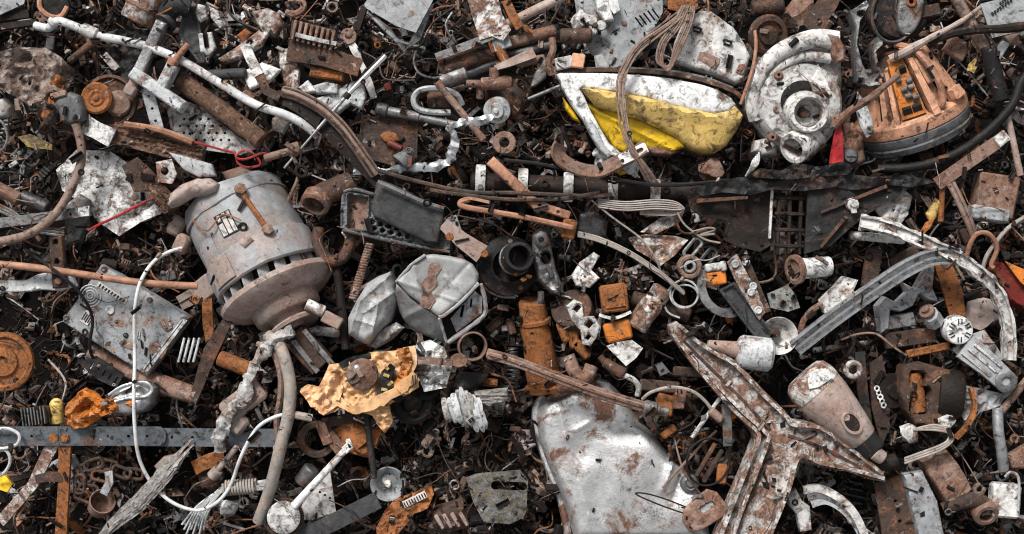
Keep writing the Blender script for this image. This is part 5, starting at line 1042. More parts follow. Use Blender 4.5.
m = MB(); m.sweep([(-10, 224, 92), (40, 218, 96), (90, 211, 98)], rsect(10, 8)); t = single('angle_bar', 'grey metal angle bar lying across at the left below the plug cable', 'angle bar', m, 'steel')
m = MB(); m.plate([(80, 208), (91, 206), (91, 216), (80, 217)], 103.5, 1.5, nz_=.5); t.part('chipped_end', m, 'flaky_white')
P('grey_lever', 'grey curved lever plate behind the hinge plate', 'lever', [(66, 204), (80, 194), (90, 200), (88, 220), (80, 240), (68, 244), (65, 226)], 88, 'steel', 5, fillet=2)
R('pipe_stub', 'grey and orange pipe stub at the left edge above the wire rope', 'pipe', (-8, 186, 88), (20, 200, 90), 7, 'dusty_rust', seg=14)
R('grey_tube', 'dark grey tube right of the orange pipe stub', 'tube', (20, 196, 86), (48, 208, 88), 7, 'dark_steel', seg=14)
t = Thing('rust_disc', 'big orange rusty disc cut by the left edge', 'disc', (6, 362, 70))
m = MB(); m.lathe((2, 362, 88), (.08, 0, 1), [(0, 0), (28, 0), (30, 3), (29, 8), (25, 9), (23, 6), (15, 7), (14, 10), (6, 11), (5, 8), (0, 8)], 44); t.part('disc', m, 'orange_rust')
t = B('heat_fins', 'ribbed dark grey heat sink block left of the yellow cap', 'heat sink', 36, 416, 82, 26, 18, 8, -8, 'dark_steel')
for i in range(8):
    m = MB(); m.box(25 + i * 3.1, 417 - i * .45, 89, 1.4, 18, 7, -8, .3); t.part('fin', m, 'steel')
m = MB(); m.sweep([(86, 352, 60), (128, 372, 66), (166, 386, 74), (198, 396, 80)], sect(9.5, 16), jit=.15); t = single('brown_pole', 'pinkish brown round pole below the grey metal box', 'pole', m, 'dusty_rust')
P('slotted_board', 'black slotted circuit board above the squashed tin', 'board', [(78, 362), (96, 356), (124, 374), (116, 388), (98, 380)], 82, 'black_metal', 3, nz_=2, holes=[rect(92 + i * 6, 366 + i * 3.5, 7, 1.6, -58) for i in range(5)])
m = MB()
for i in range(4): m.wire([(184 + i * 5, 338, 92), (181 + i * 5, 352, 94), (178 + i * 5, 362, 92)], 1.3, n=3)
single('wire_rack', 'four pale parallel wires of a small rack right of the grey metal box', 'wire rack', m, 'pale_grey')
P('brown_plank', 'dark rusty flat piece slanting between the wire rack and the twisted rag', 'plank', [(204, 348), (222, 320), (232, 322), (212, 366), (196, 404), (190, 396)], 88, 'rust', 4, nz_=2)
R('copper_tube', 'orange copper tube stub above the steel strip', 'tube', (218, 358, 92), (250, 370, 94), 8, 'orange_rust', seg=16)
P('orange_bar', 'narrow orange rusty bar under the mounting foot of the big motor', 'bar', [(202, 300), (212, 298), (214, 336), (206, 342), (203, 326)], 74, 'orange_rust', 4, nz_=1)
P('motor_bracket', 'white bent bracket under the front of the big motor', 'bracket', [(258, 334), (266, 330), (284, 338), (298, 330), (318, 326), (334, 328), (342, 333), (338, 338), (312, 335), (294, 342), (278, 350), (262, 347)], 72, 'casting', 5, fillet=2, nz_=1.5)
R('bracket_tube', 'short pale tube right of the big motor pulley', 'tube', (306, 304, 100), (324, 312, 98), 6, 'casting', seg=14)
B('pinkish_block', 'pinkish end block on the short pale tube', 'block', 332, 320, 92, 20, 12, 10, 28, 'dusty_pink')
B('dark_box', 'brown box with grey rails under the white bent bracket', 'box', 308, 350, 74, 44, 26, 16, 48, 'rust')
m = MB(); m.sweep([(288, 334, 92), (318, 372, 92)], rsect(5, 5)); m.sweep([(304, 330, 92), (334, 366, 92)], rsect(5, 5)); single('box_rails', 'two parallel grey rails crossing the brown box below the big motor', 'rail', m, 'steel')
# chain
t = Thing('rusty_chain', 'rusty brown chain of long links below the steel strip', 'chain', (90, 475, 70))
for i, (x, y, a, rr) in enumerate(((80, 476, 60, 0), (90, 466, -20, 1), (104, 467, 15, 0), (118, 474, 20, 1), (76, 486, 90, 1), (84, 492, 10, 0), (98, 478, 12, 1), (130, 476, 8, 0), (80, 498, 20, 1))):
    m = MB(); m.wire(rect(x, y, 19, 9.5, a, 4), 1.8, 82 + rr * 2.5, closed=True, n=2, seg=7); t.part('link', m, 'rust')
t = Thing('metal_cup', 'open brown metal cup lying below the chain', 'cup', (98, 510, 70))
m = MB(); m.lathe((92, 512, 76), (.45, -.5, .75), [(0, 0), (9, 0), (11, 2), (13, 20), (12, 20), (10, 3), (0, 3)], 28); t.part('cup', m, 'dusty_rust')
m = MB(); m.sweep([(104, 494, 92), (110, 482, 92), (108, 472, 88)], rsect(8, 3)); single('spoon_handle', 'grey flat spoon-like strip above the metal cup', 'strip', m, 'grey_paint')
P('pinkish_wedge', 'pinkish triangular wedge above the splintered lath', 'wedge', [(154, 466), (164, 456), (184, 452), (178, 470), (160, 474)], 90, 'dusty_pink', 6, fillet=2)
t = Thing('coil_spool', 'rusty copper motor coil with a bolt shaft through it', 'coil', (205, 470, 70))
m = MB()
for k in range(9): m.wire([(190 + k * .6, 464 + k * 1.4, 88), (206, 456 + k * 1.6, 93), (222, 452 + k * 1.7, 88)], 1.4, n=5, seg=6)
t.part('winding', m, 'orange_rust')
m = MB(); m.hull(208, 480, 72, 34, 28, 18, -20, 20, 5, rough=2); t.part('core', m, 'rust')
m = MB(); m.rod((214, 474, 92), (238, 446, 100), 3, seg=10); m.rod((210, 478, 90), (218, 470, 93), 6, seg=12); t.part('shaft', m, 'dusty_pink')
t = Thing('tangled_wires', 'tied bundle of pale grey wires with fanned ends', 'wire bundle', (215, 495, 80))
for k in range(11):
    q = k - 5; m = MB(); m.wire([(180 + k * 2.2, 526 + (k % 3) * 5, 88), (196 + k, 512 + q, 94), (214, 498 + q * .9, 98), (226, 488 + q * .4, 98), (256, 486 + q * .8, 96), (276, 484 + q, 92)], 1.2, n=6, seg=5); t.part('strand', m, 'pale_grey')
m = MB(); m.coil((224, 488, 97), (256, 486, 96), 7, 1.3, 11); t.part('binding', m, 'cream_cable')
H('plastic_lump', 'white crumpled plastic lump beneath the tied wires', 'plastic lump', 228, 508, 78, 26, 26, 18, 0, 'casting', 12, 3)
m = MB(); m.wire([(-8, 430, 104), (8, 428, 106), (20, 434, 106), (18, 444, 106), (4, 448, 106), (-8, 446, 104)], 1.7, n=6); m.wire([(-8, 452, 100), (6, 450, 104), (10, 460, 102), (4, 472, 98), (-8, 480, 94)], 1.7, n=6); single('white_wire_loops', 'loops of thin white wire over the strip at the left edge', 'wire', m, 'white_cable')
P('yellow_toy', 'small yellow and black broken plastic piece at the left edge', 'plastic scrap', [(-4, 474), (6, 476), (12, 484), (8, 492), (-4, 488)], 86, 'yellow_paint', 4, nz_=3)

# ---- centre
t = Thing('fitting_elbow', 'rusty brown pipe elbow with open end right of the big motor', 'pipe fitting', (325, 200, 70))
m = MB(); m.sweep(spline([(350, 182, 84), (336, 188, 88), (322, 194, 88), (314, 200, 86)], 5), sect(12, 18)); t.part('bend', m, 'rust')
m = MB(); m.lathe((318, 196, 88), (-.3, .7, .6), [(11, 0), (15, 1), (15, 12), (12, 14), (10, 12), (9, 2), (0, 2)], 28); t.part('open_end', m, 'dusty_rust')
m = MB(); m.wire([(318, 228, 80), (318, 246, 84), (328, 260, 86), (342, 258, 86), (350, 244, 86), (350, 226, 84)], 6, n=6, seg=12); single('u_clamp', 'brown U-shaped clamp below the rusty pipe elbow', 'clamp', m, 'rust')
m = MB(); m.coil((352, 300, 92), (370, 244, 96), 3.2, 1.4, 22); single('rusty_spring', 'thin brown coiled spring above the crumpled grey sheet', 'spring', m, 'dusty_rust')
R('black_bar', 'dark narrow bar standing between the big motor and the grey sheet', 'bar', (336, 262, 80), (346, 350, 84), 4.5, 'dark_rust')
t = Thing('bolted_lever', 'pinkish metal arm with two bolts beside the black lens flange', 'arm', (463, 240, 90))
m = MB(); m.sweep([(444, 224, 104), (462, 240, 108), (482, 254, 106)], rsect(15, 6), taper=lambda q: .8 + .5 * q); t.part('arm', m, 'dusty_pink')
m = MB(); m.hexhead((450, 237, 108), 4.5, 3); m.hexhead((485, 254, 108), 4, 3); t.part('bolt', m, 'orange_rust')
t = Thing('ring_clamp', 'round hose clamp ring next to the armoured hose end', 'clamp', (470, 346, 80))
m = MB(); m.washer((471, 346, 84), 15, 13, 10, (.2, .1, 1), 32); t.part('ring', m, 'dusty_rust')
m = MB(); m.hull(474, 350, 84, 10, 8, 6, 20, 16, 3, rough=1); t.part('screw_block', m, 'rust')
P('white_cloth', 'white rag folded behind the end of the yellow wrapper', 'rag', [(416, 344), (430, 340), (444, 348), (452, 366), (446, 388), (424, 392), (416, 374)], 96, 'flaky_white', 3, nz_=4, ns=.07, cr=(4, .06))
t = Thing('brown_spatula', 'brown rusty spoon-ended bar over the white rag', 'bar', (435, 360, 100))
m = MB(); m.sweep([(404, 360, 108), (430, 360, 110), (452, 362, 108)], rsect(7, 4)); m.plate(circ(459, 360, 9, 16, 7), 110, 4, dome=-2, fillet=1); t.part('bar', m, 'dusty_rust')
t = Thing('split_wood', 'split pale grey wood chunk below the white rag', 'wood', (462, 412, 80, 102))
for k in range(9):
    x0, y0 = 444 + k * 4.2 + rnd.uniform(-1, 1), 398 - (4 - abs(k - 4)) * 2 + rnd.uniform(-3, 3); L = 22 + (5 - abs(k - 4.5)) * 4.5 + rnd.uniform(-4, 4)
    m = MB(); m.sweep(spline([(x0, y0, 98 + rnd.uniform(-2, 3)), (x0 + L * .12, y0 + L * .5, 101 + rnd.uniform(-2, 3)), (x0 + L * .3, y0 + L, 97)], 6), rsect(6.2, 5), rag=1.3, taper=lambda q: min(1, .5 + q * 3) * min(1, (1.03 - q) * 4 + .1)); t.part('splinter', m, 'pale_grey' if k % 3 else 'old_wood')
P('wood_block', 'pale square-ended wood offcut right of the split wood chunk', 'wood', [(474, 392), (508, 388), (508, 400), (490, 406), (476, 404)], 98, 'old_wood', 8, fillet=1.5, res=1.6, hf=grain(0, 3))
m = MB(); m.coil((512, 348, 70), (513, 362, 72), 5, 1.2, 4); m.coil((515, 360, 72), (508, 396, 74), 5.5, 1.2, 9); single('black_spring', 'dark coiled spring left of the thick orange filler pipe', 'spring', m, 'dark_steel')
for k, (x, y, r, lab) in enumerate(((412, 404, 22, 'larger black rubber pulley under the yellow wrapper'), (424, 384, 18, 'smaller black rubber pulley beside the white rag'))):
    m = MB(); m.lathe((x, y, 74), (.1, -.2, 1), [(0, 0), (r - 4, 0), (r, 3), (r - 3, 6), (r, 9), (r - 3, 12), (r * .5, 10), (r * .4, 14), (0, 14)], 36); single('rubber_pulley', lab, 'pulley', m, 'rubber')
m = MB(); m.hull(470, 380, 70, 44, 28, 24, -20, 20, 8, rough=3); single('black_bag', 'shiny black crumpled plastic bag right of the white rag', 'bag', m, 'black_plastic')
H('rust_lump', 'big lumpy orange-brown rust clod under the yellow wrapper', 'rust clod', 360, 440, 66, 60, 48, 34, 20, 'orange_rust', 21, 6)
R('black_stake', 'black thin stake hanging down over the orange-brown rust clod', 'stake', (366, 412, 98), (374, 478, 98), 3.4, 'black_metal', jit=1)
t = Thing('round_bowl', 'shallow grey round bowl with bits in it beside the black strap', 'bowl', (387, 484, 70))
m = MB(); m.lathe((387, 485, 80), (.05, .05, 1), [(0, 2), (11, 2), (16, 8), (18, 9), (17, 10.5), (14, 9), (10, 4), (0, 4)], 36); t.part('bowl', m, 'grey_paint')
m = MB(); m.hull(386, 484, 83, 13, 11, 7, 20, 16, 5, rough=2); t.part('bits', m, 'casting')
t = Thing('orange_board', 'orange broken circuit board with a white paper label', 'board', (405, 505, 80))
m = MB(); m.plate([(376, 528), (384, 512), (394, 500), (416, 492), (431, 486), (434, 494), (428, 508), (414, 514), (408, 522), (396, 536), (378, 538)], 96, 4, nz_=4, ns=.1, cr=(2, .08), tilt=(0, .1)); t.part('board', m, 'orange_rust')
m = MB(); m.plate(rect(415, 499, 25, 7, -26), 99, 1.5); lb = t.part('label', m, 'paper')
m = MB()
for i in range(9): m.plate(rect(405 + i * 2.5, 504 - i * 1.22, 1.2, 4.5, -26), 100.2, .7)
t.part('label_print', m, 'ink', lb)
t = P('carpet_scrap', 'speckled grey felt scrap with a long slot', 'felt', [(466, 478), (476, 474), (520, 470), (528, 480), (526, 516), (510, 524), (484, 522), (474, 504)], 84, 'carpet', 4, nz_=3, holes=[rect(509, 486, 36, 9, 2, 4)])
t = H('burnt_motor', 'rusty brown cast lump with ribs at the lower centre', 'casting', 449, 516, 60, 50, 42, 30, -20, 'rust', 4, 4)
m = MB()
for i in range(4): m.box(440 + i * 8, 520 - i * 1, 88, 4, 16, 5, -30, 1)
t.part('rib', m, 'dusty_pink')
t = Thing('toroid_plate', 'brown bracket ring under the end of the white handle', 'ring bracket', (322, 440, 80))
m = MB(); m.washer((316, 440, 84), 19, 12, 7, (0, .1, 1), 36); m.bar((322, 424), (352, 418), 10, 5, 92); t.part('ring', m, 'rust')
m = MB(); m.bar((328, 434), (344, 456), 12, 5, 94); m.bar((320, 424), (328, 444), 10, 5, 96); t.part('lug', m, 'dusty_rust')
P('punched_sheet', 'pale grey punched sheet behind the white pan handle', 'sheet', [(306, 496), (330, 470), (336, 512), (312, 520), (296, 520)], 88, 'casting', 3, holes=[circ(320 + i * 5, 492 + i * 3, 1.4, 8) for i in range(3)])
R('steel_can', 'small grey tin can between the braided hose and the white handle', 'can', (300, 484, 88), (312, 468, 92), 8.5, 'steel', seg=20)

# ---- centre right
t = Thing('coil_relay', 'orange rusty transformer block with lower orange cap', 'transformer', (617, 310, 70))
m = MB(); m.box(614, 298, 84, 27, 28, 20, -8, 2); t.part('core', m, 'orange_rust')
m = MB(); m.box(614, 297, 104, 20, 21, 2, -8, .5); t.part('top_plate', m, 'orange_rust')
m = MB(); m.box(618, 331, 82, 27, 20, 17, -14, 2); t.part('orange_cap', m, 'orange_plastic')
m = MB(); m.band([(600, 315, 96), (614, 318, 100), (630, 312, 97)], 3, 8); t.part('steel_strap', m, 'casting')
t = Thing('motor_stator', 'round rusty small motor gripped by a white notched bracket', 'motor', (575, 325, 70))
m = MB(); m.lathe((574, 312, 84), (-.3, -.5, .8), [(0, -12), (20, -12), (21, -8), (21, 8), (18, 10), (0, 11)], 32); t.part('housing', m, 'rust')
m = MB(); m.plate([(566, 306), (574, 299), (582, 303), (584, 316), (594, 316), (600, 326), (596, 338), (590, 346), (582, 344), (580, 330), (572, 322)], 104, 4, fillet=1.2, holes=[rect(577, 308, 7, 5, -50), rect(589, 324, 7, 6, -50), rect(588, 337, 5, 4, -50)]); t.part('bracket', m, 'casting')
for x, y, a in ((564, 332, 70), (574, 338, 85), (582, 350, 50)):
    m = MB(); m.box(x, y, 80, 22, 10, 12, a, 2); t.part('winding', m, 'orange_rust')
P('white_shard', 'speckled white five-sided tile shard left of the rusty debris', 'shard', [(606, 346), (618, 342), (632, 340), (643, 348), (636, 358), (626, 366), (614, 354)], 98, 'casting', 3)
P('bent_grille', 'grey bent angular bracket right of the grey cast housing', 'bracket', [(571, 276), (580, 262), (594, 252), (600, 256), (592, 270), (600, 278), (590, 288), (576, 286)], 96, 'casting', 4, fillet=1.5, nz_=5, ns=.08)
P('round_sheet', 'round-edged dark grey panel under the wire bundle', 'panel', [(580, 214), (596, 210), (608, 222), (606, 236), (590, 240), (578, 232)], 78, 'dark_steel', 3, dome=3)
t = P('triangle_plate', 'rusty white triangular plate below the clamped shaft', 'plate', [(628, 238), (646, 234), (676, 236), (688, 240), (674, 256), (660, 266), (650, 258), (636, 250)], 90, 'white_rust', 5, nz_=3, ns=.09, rim=2, rw=3)
P('rusty_bracket_wing', 'rusty white strip above the triangular plate', 'strip', [(640, 232), (660, 218), (684, 212), (680, 222), (656, 234)], 86, 'white_rust', 3, nz_=2)
t = Thing('bearing', 'brown ball bearing ring above the broad metal hoop', 'bearing', (689, 266, 80))
m = MB(); m.washer((689, 266, 90), 12, 7.5, 10, (.1, .1, 1), 30); t.part('outer_ring', m, 'dusty_rust')
m = MB(); m.washer((689, 266, 91), 6.5, 3.6, 9, (.1, .1, 1), 24); t.part('inner_ring', m, 'pale_grey')
for k, (x, y) in enumerate(((693, 248), (708, 258))):
    m = MB(); m.wire(rect(x, y, 22, 9, -50, 4), 1.9, 94 - k * 3, closed=True, n=2); single('chain_link', ('grey oval chain link above the ball bearing', 'darker oval chain link right of the ball bearing')[k], 'chain link', m, ('steel', 'dark_steel')[k])
t = Thing('orange_switch', 'small bright orange cube with pale grey top', 'switch', (716, 275, 80))
m = MB(); m.box(716, 278, 90, 19, 14, 14, -8, 1.5); t.part('orange_body', m, 'orange_plastic')
m = MB(); m.box(714, 267, 92, 19, 8, 14, -8, 1.5); m.box(722, 266, 97, 6, 10, 11, -8, 1.5); t.part('pale_top', m, 'casting')
m = MB(); m.band([(701, 268, 84), (698, 284, 86), (702, 300, 88), (714, 312, 88), (730, 316, 86), (742, 312, 82)], 3, 12); m.band([(703, 268, 90), (701, 284, 92), (705, 299, 93), (716, 310, 93), (732, 313, 90)], 8, 3); single('metal_hoop', 'broad curved grey metal hoop left of the black bar', 'hoop', m, 'steel')
t = Thing('black_channel', 'long black metal channel slanting below the orange cube', 'channel', (742, 314, 80))
m = MB(); m.plate([(718, 290), (734, 282), (772, 332), (764, 344), (752, 334)], 98, 10, rim=4, rw=4, nz_=.8); t.part('channel', m, 'charcoal')
t = Thing('screw_plate', 'flaky white mounting plate with round screw heads', 'plate', (748, 288, 80))
m = MB(); m.plate([(726, 262), (736, 254), (744, 270), (756, 290), (764, 312), (758, 320), (748, 304), (736, 284)], 102, 4, nz_=1, rim=1.5, rw=2.5); t.part('plate', m, 'white_rust')
for x, y in ((734, 264), (750, 292), (752, 286), (757, 310), (745, 262)):
    m = MB(); m.ring((x, y, 104), 3, 1); m.lathe((x, y, 102), (0, 0, 1), [(2.5, 0), (2.5, 2), (0, 2.4)], 12); t.part('screw', m, 'pale_grey')
m = MB(); m.sweep([(744, 256, 98), (756, 284, 98), (768, 312, 96)], rsect(6, 5)); single('brown_lath', 'narrow brown lath along the right side of the screw plate', 'lath', m, 'rust')
R('rusty_stub', 'rusty white pipe stub slanting between the ring and the orange cap', 'pipe', (636, 328, 88), (664, 288, 92), 11, 'white_rust', seg=18, jit=1.5)
R('brown_shaft', 'dark brown round shaft under the round wire ring', 'shaft', (632, 298, 80), (690, 316, 80), 8, 'rust', seg=16)
t = Thing('white_faucet', 'white threaded plug with rusty spout above the forked frame', 'plug', (732, 348, 90))
m = MB(); m.rod((706, 343, 108), (738, 350, 104), 4, 9, 14); t.part('spout', m, 'dusty_pink')
m = MB(); m.lathe((738, 351, 102), (1, .12, -.05), [(8, -4), (15, 0), (17, 3), (17, 30), (14, 33), (0, 33)], 30); t.part('body', m, 'pale_grey')
t = Thing('round_hub', 'white wheel-like bowl at the lower end of the bent channel', 'wheel', (783, 333, 80))
m = MB(); m.lathe((780, 334, 84), (-.1, .15, 1), [(0, 2), (10, 2), (16, 12), (19, 14), (19, 10), (12, 0), (0, 0)], 36); t.part('bowl', m, 'casting')
m = MB(); m.lathe((776, 333, 88), (0, 0, 1), [(0, 0), (5, 0), (5, 4), (3, 5), (0, 5)], 18); t.part('hub', m, 'rust')
t = Thing('pipe_end', 'white ribbed pipe cap with flared rim below the black plate', 'pipe cap', (805, 268, 85))
m = MB(); m.lathe((828, 266, 98), (-1, .1, .15), [(0, -2), (9, -2), (10, 0), (10.5, 26), (12, 30), (0, 30)], 26); t.part('barrel', m, 'white_paint')
m = MB(); m.lathe((798, 269, 100), (-1, .15, .5), [(12, 0), (15, 2), (15, 6), (11, 7), (8, 4), (0, 4)], 28); t.part('flared_rim', m, 'dusty_rust')
t = Thing('burnt_assembly', 'large black burnt metal assembly with square cut-outs and side grille', 'metal assembly', (800, 215, 80))
m = MB(); m.plate([(686, 196), (706, 188), (724, 194), (772, 186), (772, 244), (760, 252), (736, 246), (724, 240), (726, 220), (700, 216), (690, 208)], 98, 6, nz_=1.5, rim=1.5, rw=3, tilt=(0, -.05)); t.part('left_plate', m, 'dark_rust')
m = MB(); m.plate([(806, 186), (850, 178), (904, 180), (896, 196), (866, 214), (848, 228), (828, 246), (802, 254)], 108, 5, nz_=1.5); t.part('right_plate', m, 'black_metal')
m = MB()
for i in range(3): m.box(778 + i * 11, 222, 94, 4, 66, 6, 2, 1)
for j in range(4): m.box(789, 198 + j * 16, 95, 30, 4, 6, 2, 1)
t.part('grille', m, 'dark_rust')
m = MB(); m.plate([(688, 190), (706, 184), (736, 178), (756, 180), (776, 174), (806, 176), (838, 174), (868, 178), (900, 176), (932, 183), (906, 188), (884, 186), (852, 191), (830, 188), (800, 192), (770, 190), (748, 196), (720, 193), (700, 197)], 112, 7, nz_=3, ns=.07, cr=(2.5, .05), res=2); t.part('top_beam', m, 'black_metal')
m = MB(); m.plate([(744, 178), (756, 170), (778, 172), (790, 165), (816, 168), (838, 163), (850, 168), (842, 176), (812, 178), (786, 181), (766, 180)], 117, 5, nz_=3, ns=.08, cr=(3, .06), res=2); t.part('upper_flap', m, 'black_metal')
for x, y, L, a in ((720, 200, 50, -4), (850, 200, 70, -22), (830, 232, 40, -50)):
    m = MB(); m.sweep([(x - L / 2 * math.cos(math.radians(a)), y - L / 2 * math.sin(math.radians(a)), 111), (x + L / 2 * math.cos(math.radians(a)), y + L / 2 * math.sin(math.radians(a)), 112)], rsect(3, 4), jit=.4, rag=.8); t.part('rusty_edge', m, 'rust')
m = MB(); m.lathe((849, 205, 110), (0, 0, 1), [(0, 0), (7, 0), (6, 3), (4, 4), (3, 9), (0, 9)], 10); m.rod((849, 205, 114), (850, 214, 114), 3, seg=8); t.part('stud', m, 'casting')
m = MB(); m.box(770, 214, 100, 3, 50, 3, 3, .8); t.part('pale_rod', m, 'casting')

# ---- rusty fragments by the tank
for (x, y, L, w, h, a, mt, lab) in ((665, 405, 18, 22, 8, 10, 'orange_rust', 'bright orange square plate beside the hose ferrule'), (669, 432, 17, 8, 7, -38, 'orange_rust', 'short orange bar below the orange square plate'), (650, 421, 20, 8, 7, 65, 'dusty_rust', 'brown bar left of the short orange bar'), (680, 398, 12, 22, 9, 8, 'dusty_rust', 'round-cornered brown slab right of the orange square plate'), (722, 474, 10, 20, 8, 5, 'orange_rust', 'upright orange tab beside the forked frame'), (706, 460, 5, 40, 6, 30, 'rust', 'upper of two rusty bars inside the dark pocket'), (713, 466, 5, 38, 6, 30, 'rust', 'lower of two rusty bars inside the dark pocket'), (693, 372, 40, 10, 8, 3, 'rust', 'long brown slab above the white curved pipe'), (660, 386, 40, 12, 8, 5, 'rust', 'brown slab right of the armoured hose')):
    B('rust_fragment', lab, 'fragment', x, y, 84, L, w, h, a, mt, nz_=.8, bev=1.5)
W('white_curve_pipe', 'thin white curved pipe arching over the rusty fragments', 'pipe', [(643, 400, 96), (652, 392, 102), (672, 387, 106), (692, 391, 106), (706, 402, 104), (714, 414, 102)], 1.8, 100, 'cream_cable', n=8)
R('pipe_ferrule', 'pale ferrule closing the thin white curved pipe', 'ferrule', (710, 410, 102), (722, 420, 100), 4.5, 'dusty_pink')
m = MB(); m.sweep([(726, 404, 96), (727, 424, 98), (728, 446, 96)], rsect(9, 3)); single('metal_strip', 'grey upright blade between the fragments and the forked frame', 'blade', m, 'steel')
R('thin_tube', 'thin pale tube slanting down left of the grey upright blade', 'tube', (720, 398, 98), (692, 438, 96), 2.2, 'casting')
m = MB(); m.wire(circ(708, 462, 21, 20, 24, 20), 1.2, 92, closed=True, n=2); single('dark_hoop', 'thin black hoop round the two rusty bars', 'hoop', m, 'ink')
P('plastic_chip', 'yellow-orange cap scrap against the grey upright blade', 'scrap', [(728, 406), (735, 408), (736, 418), (729, 420)], 94, 'orange_plastic', 3)
t = Thing('tap_body', 'rusty tap fitting with two necks above the silver tank', 'tap', (600, 372, 80))
m = MB(); m.sweep(spline([(568, 356, 92), (576, 374, 94), (586, 378, 94), (592, 366, 92)], 5), sect(7, 12)); t.part('bend', m, 'dusty_rust')
m = MB(); m.rod((604, 362, 96), (624, 374, 98), 5, 6, 12); m.rod((606, 364, 96), (600, 356, 96), 3.5, seg=10); t.part('valve', m, 'rust')
m = MB(); m.wire([(622, 374, 98), (634, 380, 98), (639, 388, 94), (638, 396, 90)], 3); t.part('spout', m, 'casting')
P('grey_wedge', 'tiny blue-grey folded wedge above the white curved pipe', 'wedge', [(656, 366), (662, 362), (670, 372), (660, 376)], 92, 'plug_grey', 3)

# ---- lower right
t = Thing('round_hoops', 'three nested grey curved hoops below the forked frame', 'hoop', (850, 510, 60))
for k in range(3):
    m = MB(); m.band([(806 + k * 4, 492 + k * 7, 84), (822 + k * 3, 490 + k * 6, 86), (842 + k, 500 + k * 5, 88), (858, 518 + k * 4, 88), (870 - k, 545, 86)], 8, 6 - k, n=6); t.part('hoop', m, ('casting', 'steel', 'pale_grey')[k])
t = Thing('plastic_clip', 'white plastic clip bracket inside the nested hoops', 'bracket', (800, 510, 70))
m = MB(); m.plate([(790, 494), (798, 490), (804, 502), (812, 508), (814, 532), (802, 534), (798, 516), (790, 506)], 90, 6, fillet=1.5); t.part('clip', m, 'casting')
t = Thing('channel_beam', 'rust-brown and grey channel beam leaving the lower edge', 'beam', (908, 500, 70))
m = MB(); m.plate([(876, 484), (902, 476), (918, 540), (884, 540)], 92, 4, nz_=1.5, holes=[circ(897, 502, 2, 8), circ(901, 522, 2, 8)]); t.part('rusty_face', m, 'rust')
m = MB(); m.plate([(902, 474), (921, 470), (936, 500), (944, 540), (918, 540)], 104, 8, fillet=1.5, nz_=1); t.part('grey_face', m, 'grey_paint')
t = Thing('slotted_motor', 'rusty motor frame with three slots showing orange coil', 'motor', (930, 390, 70))
m = MB(); m.plate([(902, 366), (922, 362), (950, 370), (956, 388), (952, 412), (938, 428), (914, 424), (904, 410), (898, 392)], 102, 14, fillet=3, nz_=1, holes=[rect(917, 378, 14, 11, 8, 2), rect(921, 392, 15, 10, 8, 2), rect(918, 405, 16, 14, 8, 2)]); t.part('frame', m, 'rust')
m = MB(); m.sweep([(914, 374, 90), (917, 392, 92), (919, 412, 92)], sect(9, 10)); t.part('coil', m, 'orange_rust')
m = MB(); m.lathe((944, 394, 88), (1, .1, .15), [(0, -4), (24, -4), (25, 0), (25, 16), (22, 20), (0, 20)], 32); t.part('end_drum', m, 'dark_rust')
m = MB(); m.plate([(936, 418), (948, 412), (954, 420), (946, 430), (936, 428)], 104, 4); t.part('foot_pad', m, 'casting')
m = MB(); m.band([(958, 438, 100), (968, 424, 106), (974, 406, 106), (972, 388, 102)], 4, 8); single('rust_strip', 'curved orange rusty strip right of the slotted motor', 'strip', m, 'orange_rust')
m = MB()
for d in (0, 2.4, 4.8): m.wire([(914, 430, 104), (934, 425 + d, 108), (948, 430 + d * .6, 109), (952 - d, 440, 109), (940, 450 - d, 108), (920, 458 - d, 106), (906, 464 - d, 102)], 1.3, n=8)
single('wire_hook', 'doubled grey cable bent into a hook below the slotted motor', 'cable', m, 'cream_cable')
H('cable_lug', 'pale lumpy lug at the start of the bent cable hook', 'lug', 910, 434, 88, 24, 24, 18, 20, 'casting', 6, 3)
R('pipe_roller', 'dark brown roller beneath the tip of the tapered tool body', 'roller', (876, 468, 102), (898, 460, 102), 7.5, 'dark_rust', seg=16)
t = Thing('cast_lever', 'dusty rust pink cast arm below the bent cable hook', 'arm', (945, 470, 80))
m = MB(); m.plate([(922, 462), (936, 452), (948, 450), (958, 462), (968, 478), (974, 490), (960, 500), (946, 504), (938, 490), (928, 476)], 96, 14, fillet=4, rim=3, rw=4, nz_=2); t.part('arm', m, 'dusty_rust')
t = Thing('pipe_elbow', 'rusty pipe elbow with round open mouth near the lower right corner', 'pipe elbow', (975, 510, 80))
m = MB(); m.sweep(spline([(944, 510, 92), (958, 504, 94), (972, 500, 96), (982, 504, 94), (984, 512, 92)], 5), sect(8, 14), taper=lambda q: .8 + .5 * q); t.part('bend', m, 'rust')
m = MB(); m.lathe((984, 508, 88), (.12, .5, .9), [(10, 0), (13, 2), (13, 13), (11.5, 15), (8, 15), (7, 3), (0, 3)], 28); t.part('mouth', m, 'dusty_rust')
t = Thing('white_box', 'white dirty square box with a wire hook at the right', 'box', (1005, 498, 80))
m = MB(); m.box(1006, 501, 82, 28, 34, 18, 4, 2.5, nz_=1); t.part('box', m, 'casting')
m = MB(); m.wire([(1003, 476, 102), (1008, 471, 104), (1015, 475, 104), (1017, 488, 103), (1016, 510, 102)], 1.4); t.part('wire_hook', m, 'pale_grey')
m = MB(); m.wire([(980, 484, 96), (975, 488, 98), (976, 493, 98), (982, 493, 98), (985, 488, 96)], 2.2); single('small_hook', 'tiny grey S-hook left of the white dirty box', 'hook', m, 'steel')
m = MB(); m.wire([(998, 408, 98), (998, 430, 100), (1002, 452, 98), (1006, 470, 92)], 5.5, n=6, seg=12); single('grey_pipe', 'smooth grey pipe standing above the white dirty box', 'pipe', m, 'galvanised')
